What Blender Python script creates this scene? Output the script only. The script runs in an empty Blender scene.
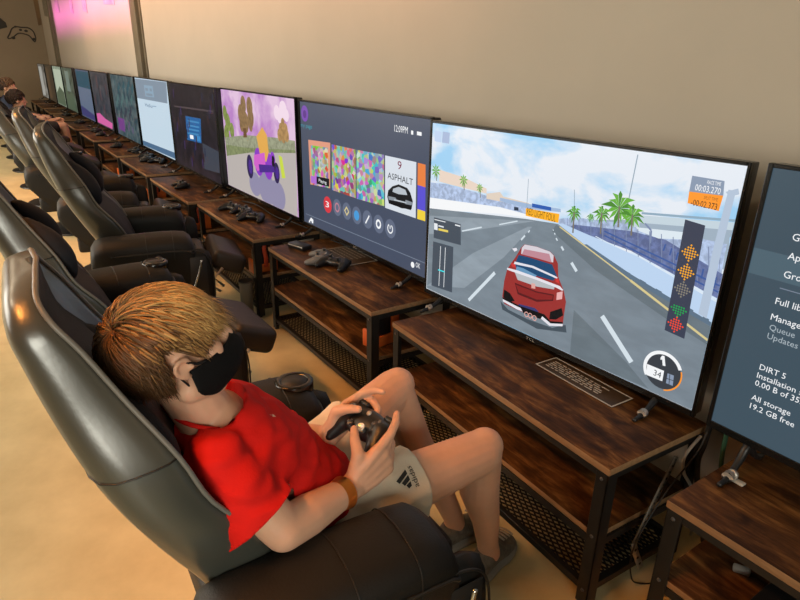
import bpy, bmesh, math, random
from mathutils import Vector, Matrix, Euler, noise
from mathutils.bvhtree import BVHTree
scene = bpy.context.scene
COL = scene.collection
RND = random.Random(7)
PI = math.pi

# ------------------------------------------------------------------ camera
cam_data = bpy.data.cameras.new('camera')
cam_data.sensor_fit = 'HORIZONTAL'; cam_data.sensor_width = 36.0
cam_data.lens = 603.64 / 800 * 36
cam_data.clip_start = 0.02; cam_data.clip_end = 100
cam = bpy.data.objects.new('camera', cam_data); COL.objects.link(cam)
cam.matrix_world = Matrix(((0.56251,-0.31410,0.76480,1.77115),(0.82653,0.19053,-0.52966,-1.34488),(0.02065,0.93007,0.36679,1.33589),(0,0,0,1)))
scene.camera = cam

# ------------------------------------------------------------------ light
scene.view_settings.view_transform = 'Standard'
scene.view_settings.look = 'None'
scene.view_settings.gamma = 1
scene.view_settings.use_curve_mapping = False
scene.view_settings.exposure = 0.0
world = bpy.data.worlds.new('hall_air'); scene.world = world
world.use_nodes = True
world.node_tree.nodes['Background'].inputs[0].default_value = (1.0, 0.86, 0.68, 1)
world.node_tree.nodes['Background'].inputs[1].default_value = 0.05

def area(name, loc, target, sx, sy, watts, col, spread=180):
    l = bpy.data.lights.new(name, 'AREA'); l.shape = 'RECTANGLE'; l.size = sx; l.size_y = sy
    l.energy = watts; l.color = col; l.spread = math.radians(spread)
    o = bpy.data.objects.new(name, l); COL.objects.link(o); o.location = loc
    o.rotation_euler = (Vector(target) - Vector(loc)).to_track_quat('-Z', 'Y').to_euler()
    return o
# shop windows on the open side of the hall, behind the chairs
area('shop_window_light', (-4.8, -4.7, 1.75), (-4.8, 0, 0.9), 7.5, 1.9, 300, (1.0, 0.93, 0.80))
area('end_window_light', (4.3, -2.5, 1.5), (0.8, -1.1, 0.8), 1.9, 1.7, 58, (1.0, 0.98, 0.84), 120)
# warm tubes under the ceiling
for lx in (-12.0, -8.6, -5.2, -1.8):
    area('ceiling_light', (lx, -3.4, 3.4), (lx, -2.2, 0), 1.6, 0.3, 30, (1.0, 0.82, 0.58))
# orange strip above the backs of the chairs
for lx in (-5.6, -2.6, 0.2):
    area('orange_strip_light', (lx, -2.1, 2.45), (lx + 0.1, -1.2, 0.9), 2.2, 0.06, 7, (1.0, 0.33, 0.06), 48)
# coloured strips high on the television wall
area('pink_strip_light', (-8.9, -1.3, 3.3), (-8.9, 0.3, 1.97), 6.6, 0.05, 15, (1.0, 0.14, 0.80), 17)
area('peach_strip_light', (-4.6, -1.2, 3.4), (-4.6, 0.3, 2.28), 9.0, 0.05, 44, (1.0, 0.42, 0.20), 40)

# ------------------------------------------------------------------ helpers
def lin(c):
    return tuple((x / 12.92 if x <= 0.04045 else ((x + 0.055) / 1.055) ** 2.4) for x in c)
def hexc(h):
    return lin(tuple(int(h[i:i + 2], 16) / 255 for i in (0, 2, 4)))
def mat(name, col, rough=0.5, metal=0.0, var=0.0, scale=8.0, bump=0.0, bscale=60.0, spec=0.5, coord='Object', col2=None, sheen=0.0, stretch=(1, 1, 1), sss=0.0):
    m = bpy.data.materials.new(name); m.use_nodes = True
    nt = m.node_tree; b = nt.nodes['Principled BSDF']
    b.inputs['Base Color'].default_value = (*col, 1)
    b.inputs['Roughness'].default_value = rough
    b.inputs['Metallic'].default_value = metal
    b.inputs['Specular IOR Level'].default_value = spec
    if sheen: b.inputs['Sheen Weight'].default_value = sheen
    if sss:
        b.inputs['Subsurface Weight'].default_value = sss
        b.inputs['Subsurface Radius'].default_value = (0.012, 0.005, 0.003)
        b.inputs['Subsurface Scale'].default_value = 0.6
    if var or bump or col2:
        tc = nt.nodes.new('ShaderNodeTexCoord'); mp = nt.nodes.new('ShaderNodeMapping')
        mp.inputs['Scale'].default_value = stretch
        nt.links.new(tc.outputs[coord], mp.inputs[0])
        if var or col2:
            n = nt.nodes.new('ShaderNodeTexNoise'); n.inputs['Scale'].default_value = scale; n.inputs['Detail'].default_value = 6
            n.inputs['Roughness'].default_value = 0.6
            nt.links.new(mp.outputs[0], n.inputs[0])
            r = nt.nodes.new('ShaderNodeValToRGB')
            c2 = col2 if col2 else tuple(x * (1 - var) for x in col)
            r.color_ramp.elements[0].position = 0.32; r.color_ramp.elements[1].position = 0.68
            r.color_ramp.elements[0].color = (*c2, 1); r.color_ramp.elements[1].color = (*col, 1)
            nt.links.new(n.outputs[0], r.inputs[0]); nt.links.new(r.outputs[0], b.inputs['Base Color'])
        if bump:
            n2 = nt.nodes.new('ShaderNodeTexNoise'); n2.inputs['Scale'].default_value = bscale; n2.inputs['Detail'].default_value = 4
            bp = nt.nodes.new('ShaderNodeBump'); bp.inputs['Strength'].default_value = bump; bp.inputs['Distance'].default_value = 0.01
            nt.links.new(mp.outputs[0], n2.inputs[0]); nt.links.new(n2.outputs[0], bp.inputs['Height']); nt.links.new(bp.outputs[0], b.inputs['Normal'])
    return m

def wood_mat():
    m = bpy.data.materials.new('rustic_wood'); m.use_nodes = True
    nt = m.node_tree; b = nt.nodes['Principled BSDF']; N = nt.nodes.new; K = nt.links.new
    tc = N('ShaderNodeTexCoord'); oi = N('ShaderNodeObjectInfo'); add = N('ShaderNodeVectorMath'); add.operation = 'ADD'
    sc = N('ShaderNodeVectorMath'); sc.operation = 'SCALE'; sc.inputs[0].default_value = (3, 7, 1)
    K(oi.outputs['Random'], sc.inputs['Scale']); K(tc.outputs['Object'], add.inputs[0]); K(sc.outputs[0], add.inputs[1])
    m1 = N('ShaderNodeMapping'); m1.inputs['Scale'].default_value = (1.6, 7, 7); K(add.outputs[0], m1.inputs[0])
    n1 = N('ShaderNodeTexNoise'); n1.inputs['Scale'].default_value = 3.6; n1.inputs['Detail'].default_value = 7; n1.inputs['Roughness'].default_value = 0.62; n1.inputs['Distortion'].default_value = 0.6
    K(m1.outputs[0], n1.inputs[0])
    r1 = N('ShaderNodeValToRGB'); e = r1.color_ramp.elements
    e[0].position = 0.28; e[0].color = (0.018, 0.007, 0.003, 1); e[1].position = 0.74; e[1].color = (0.33, 0.155, 0.045, 1)
    x = e.new(0.5); x.color = (0.105, 0.042, 0.011, 1)
    K(n1.outputs[0], r1.inputs[0])
    m2 = N('ShaderNodeMapping'); m2.inputs['Scale'].default_value = (5, 60, 60); K(add.outputs[0], m2.inputs[0])
    n2 = N('ShaderNodeTexNoise'); n2.inputs['Scale'].default_value = 3; n2.inputs['Detail'].default_value = 4; K(m2.outputs[0], n2.inputs[0])
    mx = N('ShaderNodeMix'); mx.data_type = 'RGBA'; mx.blend_type = 'MULTIPLY'; mx.inputs[0].default_value = 0.6
    r2 = N('ShaderNodeValToRGB'); r2.color_ramp.elements[0].position = 0.3; r2.color_ramp.elements[0].color = (0.45, 0.42, 0.4, 1); r2.color_ramp.elements[1].position = 0.6
    n3 = N('ShaderNodeTexNoise'); n3.inputs['Scale'].default_value = 5.5; n3.inputs['Detail'].default_value = 5; n3.inputs['Distortion'].default_value = 1.2
    m3 = N('ShaderNodeMapping'); m3.inputs['Scale'].default_value = (1, 1.7, 1.7); K(add.outputs[0], m3.inputs[0]); K(m3.outputs[0], n3.inputs[0])
    r3 = N('ShaderNodeValToRGB'); r3.color_ramp.elements[0].position = 0.36; r3.color_ramp.elements[0].color = (0.30, 0.26, 0.24, 1); r3.color_ramp.elements[1].position = 0.58
    K(n3.outputs[0], r3.inputs[0]); mx3 = N('ShaderNodeMix'); mx3.data_type = 'RGBA'; mx3.blend_type = 'MULTIPLY'; mx3.inputs[0].default_value = 0.85
    K(r1.outputs[0], mx3.inputs[6]); K(r3.outputs[0], mx3.inputs[7])
    K(n2.outputs[0], r2.inputs[0]); K(mx3.outputs[2], mx.inputs[6]); K(r2.outputs[0], mx.inputs[7])
    K(mx.outputs[2], b.inputs['Base Color'])
    b.inputs['Roughness'].default_value = 0.52; b.inputs['Specular IOR Level'].default_value = 0.2
    bp = N('ShaderNodeBump'); bp.inputs['Strength'].default_value = 0.12; bp.inputs['Distance'].default_value = 0.004
    K(n2.outputs[0], bp.inputs['Height']); K(bp.outputs[0], b.inputs['Normal'])
    return m

M = {}
M['wood'] = wood_mat()
M['woodedge'] = mat('wood_edge_band', (0.34, 0.20, 0.10), 0.5, var=0.35, scale=14, stretch=(1, 6, 6))
M['steel'] = mat('black_steel', (0.022, 0.021, 0.02), 0.45, 0.3, var=0.3, scale=20)
M['leather'] = mat('black_leather', (0.009, 0.0085, 0.0075), 0.55, var=0.25, scale=5, bump=0.10, bscale=220, spec=0.35)
M['shell'] = mat('black_leather_shell', (0.052, 0.054, 0.045), 0.30, var=0.2, scale=4, bump=0.02, bscale=160, spec=1.0)
M['brownleather'] = mat('dark_brown_leather', (0.022, 0.015, 0.011), 0.5, var=0.3, scale=6, bump=0.12, bscale=180, spec=0.5)
M['fabric'] = mat('black_navy_fabric', (0.014, 0.015, 0.021), 0.75, var=0.3, scale=9, bump=0.15, bscale=300, spec=0.3)
M['piping'] = mat('grey_piping', (0.13, 0.13, 0.118), 0.45)
M['strapmetal'] = mat('dull_zinc', (0.20, 0.19, 0.17), 0.45, 0.6)
M['chrome'] = mat('chrome', (0.62, 0.61, 0.58), 0.22, 1.0)
M['plastic'] = mat('black_plastic', (0.012, 0.012, 0.013), 0.38, var=0.1)
M['plastic2'] = mat('grey_plastic', (0.07, 0.07, 0.072), 0.45)
M['bezel'] = mat('gloss_black_bezel', (0.006, 0.006, 0.006), 0.22, var=0.05)
M['silver'] = mat('silver_plastic', (0.55, 0.53, 0.5), 0.35, 0.6)
M['orange'] = mat('orange_plastic', (0.75, 0.16, 0.025), 0.45, var=0.15)
M['redorange'] = mat('red_orange_plastic', (0.62, 0.07, 0.025), 0.45, var=0.15)
M['paper'] = mat('laminated_paper_brown', (0.075, 0.045, 0.026), 0.3, var=0.4, scale=14)
M['paperwhite'] = mat('white_paper_edge', (0.50, 0.46, 0.40), 0.5)
M['cable'] = mat('black_cable', (0.012, 0.012, 0.012), 0.5)
M['cablewhite'] = mat('white_cable', (0.45, 0.44, 0.42), 0.5)
M['cablegreen'] = mat('green_cable', (0.03, 0.09, 0.05), 0.5)
M['skin'] = mat('skin', (0.66, 0.37, 0.245), 0.5, var=0.10, scale=14, spec=0.35, sss=0.12)
M['skindark'] = mat('tanned_skin', (0.26, 0.13, 0.08), 0.5, var=0.12, scale=14)
M['shirt'] = mat('red_jersey', (0.60, 0.011, 0.008), 0.8, var=0.12, scale=10, bump=0.12, bscale=260, spec=0.15)
M['shorts'] = mat('cream_sport_fabric', (0.66, 0.58, 0.46), 0.8, var=0.08, scale=10, bump=0.1, bscale=200, spec=0.2)
M['ink'] = mat('black_print', (0.012, 0.012, 0.012), 0.6)
M['print'] = mat('pale_print', (0.8, 0.66, 0.56), 0.6)
M['maskcloth'] = mat('black_mask_cloth', (0.012, 0.011, 0.012), 0.8, var=0.2, scale=30, bump=0.15, bscale=300, spec=0.25)
M['shoe'] = mat('grey_shoe_knit', (0.20, 0.18, 0.15), 0.85, col2=(0.10, 0.09, 0.075), scale=60, bump=0.3, bscale=180)
M['sole'] = mat('pale_rubber_sole', (0.36, 0.33, 0.28), 0.7, var=0.2)
M['wristband'] = mat('orange_wristband', (1.0, 0.34, 0.05), 0.5, var=0.06)
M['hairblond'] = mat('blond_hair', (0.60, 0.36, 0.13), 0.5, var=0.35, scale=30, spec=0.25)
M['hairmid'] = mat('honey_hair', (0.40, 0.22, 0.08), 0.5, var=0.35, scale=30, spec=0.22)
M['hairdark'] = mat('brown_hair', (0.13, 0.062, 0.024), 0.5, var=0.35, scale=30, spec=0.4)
M['hairblack'] = mat('dark_brown_hair', (0.035, 0.017, 0.010), 0.55, var=0.3, scale=30)
M['navy'] = mat('navy_cloth', (0.022, 0.035, 0.07), 0.8, var=0.2, scale=12)
M['graycloth'] = mat('slate_cloth', (0.09, 0.11, 0.14), 0.8, var=0.2, scale=12)
M['eyewhite'] = mat('eye_white', (0.7, 0.66, 0.6), 0.3)
M['iris'] = mat('eye_iris', (0.05, 0.04, 0.03), 0.2)
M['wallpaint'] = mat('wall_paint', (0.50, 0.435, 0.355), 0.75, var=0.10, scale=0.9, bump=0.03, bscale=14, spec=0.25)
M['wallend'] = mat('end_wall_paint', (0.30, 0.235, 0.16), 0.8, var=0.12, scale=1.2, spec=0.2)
M['post'] = mat('brown_steel_post', (0.17, 0.135, 0.085), 0.6, var=0.3, scale=4)
M['concrete'] = mat('sealed_concrete', (0.72, 0.60, 0.34), 0.45, col2=(0.58, 0.47, 0.25), scale=5, bump=0.04, bscale=30)
M['ceil'] = mat('ceiling_paint', (0.35, 0.30, 0.24), 0.85, var=0.1, scale=1)
M['ink2'] = mat('wall_ink', (0.03, 0.025, 0.02), 0.7)
M['posterpink'] = mat('poster_paper', (0.62, 0.45, 0.45), 0.6, col2=(0.30, 0.20, 0.30), scale=5)
M['posterbrown'] = mat('poster_brown', (0.20, 0.11, 0.04), 0.6, var=0.4, scale=5)
M['postergrey'] = mat('poster_grey', (0.28, 0.24, 0.18), 0.6, var=0.4, scale=9)

def link_mesh(name, bm, mats, parent=None, smooth=True, recalc=True):
    if recalc: bmesh.ops.recalc_face_normals(bm, faces=bm.faces[:])
    me = bpy.data.meshes.new(name); bm.to_mesh(me); bm.free()
    if not isinstance(mats, (list, tuple)): mats = [mats]
    for m in mats: me.materials.append(m)
    if smooth:
        me.polygons.foreach_set('use_smooth', [True] * len(me.polygons))
    o = bpy.data.objects.new(name, me); COL.objects.link(o)
    if parent: o.parent = parent
    return o
def sharp(o, deg=35):
    try: o.data.set_sharp_from_angle(angle=math.radians(deg))
    except Exception: pass
    return o
def thing(name, label, cat, loc=(0, 0, 0), rotz=0.0, group=None):
    o = bpy.data.objects.new(name, None); COL.objects.link(o)
    o.location = loc; o.rotation_euler = (0, 0, rotz); o.empty_display_size = 0.1
    return tag(o, label, cat, group)
def tag(o, label, cat, group=None):
    o['label'] = label; o['category'] = cat
    if group: o['group'] = group
    return o
def structure(o):
    o['kind'] = 'structure'; return o
def dup(root, label=None, loc=None, rotz=None):
    r = root.copy(); COL.objects.link(r)
    if loc is not None: r.location = loc
    if rotz is not None: r.rotation_euler = (0, 0, rotz)
    if label: r['label'] = label
    for ch in list(root.children):
        c = ch.copy(); COL.objects.link(c); c.parent = r
        for g in list(ch.children):
            d = g.copy(); COL.objects.link(d); d.parent = c
    return r

def add_box(bm, x0, x1, y0, y1, z0, z1, bev=0.0, seg=2, mi=0, M4=None):
    r = bmesh.ops.create_cube(bm, size=1.0); vs = r['verts']
    for v in vs:
        v.co = Vector(((x0 + x1) / 2 + v.co.x * (x1 - x0), (y0 + y1) / 2 + v.co.y * (y1 - y0), (z0 + z1) / 2 + v.co.z * (z1 - z0)))
    fs = list({f for v in vs for f in v.link_faces})
    if bev:
        es = list({e for v in vs for e in v.link_edges})
        q = bmesh.ops.bevel(bm, geom=es, offset=bev, segments=seg, affect='EDGES', profile=0.5)
        fs = list({f for v in q['verts'] for f in v.link_faces} | {f for f in fs if f.is_valid}); vs = list({v for f in fs for v in f.verts})
    for f in fs: f.material_index = mi
    if M4 is not None:
        for v in vs: v.co = M4 @ v.co
    return vs
def add_quad(bm, pts, mi=0):
    f = bm.faces.new([bm.verts.new(p) for p in pts]); f.material_index = mi; return f
def add_loft(bm, rings, mi=0, closed=True, cap=True):
    R = [[bm.verts.new(p) for p in ring] for ring in rings]
    n = len(R[0])
    for a, b in zip(R[:-1], R[1:]):
        for i in range(n if closed else n - 1):
            j = (i + 1) % n
            f = bm.faces.new((a[i], a[j], b[j], b[i])); f.material_index = mi
    if cap and closed:
        bm.faces.new(R[0][::-1]).material_index = mi; bm.faces.new(R[-1]).material_index = mi
    return R
def frame_of(d):
    d = d.normalized(); up = Vector((0, 0, 1)) if abs(d.z) < 0.95 else Vector((1, 0, 0))
    a = d.cross(up).normalized(); b = a.cross(d).normalized(); return a, b
def catmull(pts, n):
    P = [Vector(p) for p in pts]; out = []
    m = len(P) - 1
    for k in range(n + 1):
        t = k / n * m; i = min(int(t), m - 1); u = t - i
        p0 = P[max(i - 1, 0)]; p1 = P[i]; p2 = P[i + 1]; p3 = P[min(i + 2, m)]
        out.append(0.5 * ((2 * p1) + (-p0 + p2) * u + (2 * p0 - 5 * p1 + 4 * p2 - p3) * u * u + (-p0 + 3 * p1 - 3 * p2 + p3) * u ** 3))
    return out
def add_tube(bm, pts, r, n=8, mi=0, smoothn=0, taper=None):
    P = [Vector(p) for p in pts]
    if smoothn: P = catmull(P, smoothn)
    rings = []; a = b = None
    for i, p in enumerate(P):
        d = (P[min(i + 1, len(P) - 1)] - P[max(i - 1, 0)]).normalized()
        if a is None: a, b = frame_of(d)
        else:
            a = (a - d * a.dot(d)).normalized(); b = d.cross(a).normalized()
        rr = r if taper is None else r * taper[min(int(i / (len(P) - 1) * (len(taper) - 1) + 0.5), len(taper) - 1)]
        rings.append([p + (a * math.cos(2 * PI * k / n) + b * math.sin(2 * PI * k / n)) * rr for k in range(n)])
    add_loft(bm, rings, mi)
def add_cyl(bm, p, q, r0, r1=None, n=20, mi=0):
    p = Vector(p); q = Vector(q); a, b = frame_of(q - p); r1 = r0 if r1 is None else r1
    add_loft(bm, [[c + (a * math.cos(2 * PI * k / n) + b * math.sin(2 * PI * k / n)) * r for k in range(n)] for c, r in ((p, r0), (q, r1))], mi)
def add_lathe(bm, prof, n=28, mi=0, origin=(0, 0, 0)):
    o = Vector(origin)
    add_loft(bm, [[o + Vector((r * math.cos(2 * PI * k / n), r * math.sin(2 * PI * k / n), z)) for k in range(n)] for r, z in prof], mi)
def add_ell(bm, c, ax, ay, az, seg=20, rng=12, mi=0):
    """ellipsoid: ax, ay, az are the three half-axis vectors"""
    c = Vector(c); ax = Vector(ax); ay = Vector(ay); az = Vector(az)
    rings = []
    for i in range(1, rng):
        th = PI * i / rng
        rings.append([c + az * math.cos(th) + (ax * math.cos(2 * PI * k / seg) + ay * math.sin(2 * PI * k / seg)) * math.sin(th) for k in range(seg)])
    R = add_loft(bm, rings, mi, cap=False)
    t = bm.verts.new(c + az); b = bm.verts.new(c - az)
    for k in range(seg):
        bm.faces.new((t, R[0][k], R[0][(k + 1) % seg])).material_index = mi
        bm.faces.new((b, R[-1][(k + 1) % seg], R[-1][k])).material_index = mi
def add_sph(bm, c, r, seg=14, rng=8, mi=0):
    add_ell(bm, c, (r, 0, 0), (0, r, 0), (0, 0, r), seg, rng, mi)
def add_chain(bm, pts, radii, seg=14, mi=0):
    for p, r in zip(pts, radii): add_sph(bm, p, r, seg, 10, mi)
    for (p, r), (q, s) in zip(zip(pts[:-1], radii[:-1]), zip(pts[1:], radii[1:])): add_cyl(bm, p, q, r, s, seg, mi)
def text_bm(bm, s, M4, width=None, height=None, mi=0):
    """lettering of the built-in font as flat faces: baseline at local origin, x right, y up"""
    cu = bpy.data.curves.new('lettering', 'FONT'); cu.body = s; cu.resolution_u = 2
    o = bpy.data.objects.new('lettering', cu); COL.objects.link(o)
    dg = bpy.context.evaluated_depsgraph_get(); dg.update()
    me = bpy.data.meshes.new_from_object(o.evaluated_get(dg))
    bpy.data.objects.remove(o); bpy.data.curves.remove(cu)
    xs = [v.co.x for v in me.vertices]
    if not xs: return []
    x0, x1 = min(xs), max(xs); cap = 0.69
    sy = (height / cap) if height else 1.0
    sx = (width / (x1 - x0)) if width else sy
    vs = [bm.verts.new(M4 @ Vector(((v.co.x - x0) * sx, v.co.y * sy, 0))) for v in me.vertices]
    for p in me.polygons:
        try: bm.faces.new([vs[i] for i in p.vertices]).material_index = mi
        except ValueError: pass
    bpy.data.meshes.remove(me)
    return vs
def remeshed(bm, voxel, smooth_iter=2, fac=0.5):
    """union of overlapping closed solids as ONE continuous surface (returns a new bmesh)"""
    bmesh.ops.recalc_face_normals(bm, faces=bm.faces[:])
    me = bpy.data.meshes.new('solid'); bm.to_mesh(me); bm.free()
    o = bpy.data.objects.new('solid', me); COL.objects.link(o)
    md = o.modifiers.new('r', 'REMESH'); md.mode = 'VOXEL'; md.voxel_size = voxel; md.adaptivity = 0
    dg = bpy.context.evaluated_depsgraph_get(); dg.update()
    me2 = bpy.data.meshes.new_from_object(o.evaluated_get(dg))
    bpy.data.objects.remove(o); bpy.data.meshes.remove(me)
    b2 = bmesh.new(); b2.from_mesh(me2); bpy.data.meshes.remove(me2)
    for _ in range(smooth_iter): bmesh.ops.smooth_vert(b2, verts=b2.verts[:], factor=fac, use_axis_x=True, use_axis_y=True, use_axis_z=True)
    return b2

# ------------------------------------------------------------------ setting
bm = bmesh.new(); add_box(bm, -14.3, 4.5, -8, 0.36, -0.1, 0.0)
structure(link_mesh('floor', bm, M['concrete'], smooth=False))
bm = bmesh.new(); add_box(bm, -14.3, 4.5, 0.30, 0.42, 0.0, 3.6)
structure(link_mesh('wall_right', bm, M['wallpaint'], smooth=False))
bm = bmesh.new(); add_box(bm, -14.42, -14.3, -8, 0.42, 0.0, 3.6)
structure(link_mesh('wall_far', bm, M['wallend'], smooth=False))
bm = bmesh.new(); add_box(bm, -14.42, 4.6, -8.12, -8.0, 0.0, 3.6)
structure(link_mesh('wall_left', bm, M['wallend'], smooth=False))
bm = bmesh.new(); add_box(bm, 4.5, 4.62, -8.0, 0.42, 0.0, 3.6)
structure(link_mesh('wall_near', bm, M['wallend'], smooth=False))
bm = bmesh.new(); add_box(bm, -14.42, 4.5, -8, 0.42, 3.6, 3.7)
structure(link_mesh('ceiling', bm, M['ceil'], smooth=False))
for i, (px, w) in enumerate(((-5.52, 0.22), (-12.45, 0.26))):
    bm = bmesh.new(); hw = w / 2
    add_box(bm, px - hw, px + hw, 0.245, 0.30, 0, 3.6, 0.004, 1)
    add_box(bm, px + hw, px + hw + 0.05, 0.285, 0.30, 0, 3.6, 0.002, 1)
    structure(link_mesh('trim_%d' % (i + 1), bm, M['post'], smooth=False))
bm = bmesh.new(); add_box(bm, -14.3, 4.5, 0.288, 0.30, 0.0, 0.09, 0.003, 1)
structure(link_mesh('baseboard_right', bm, M['post'], smooth=False))

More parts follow.
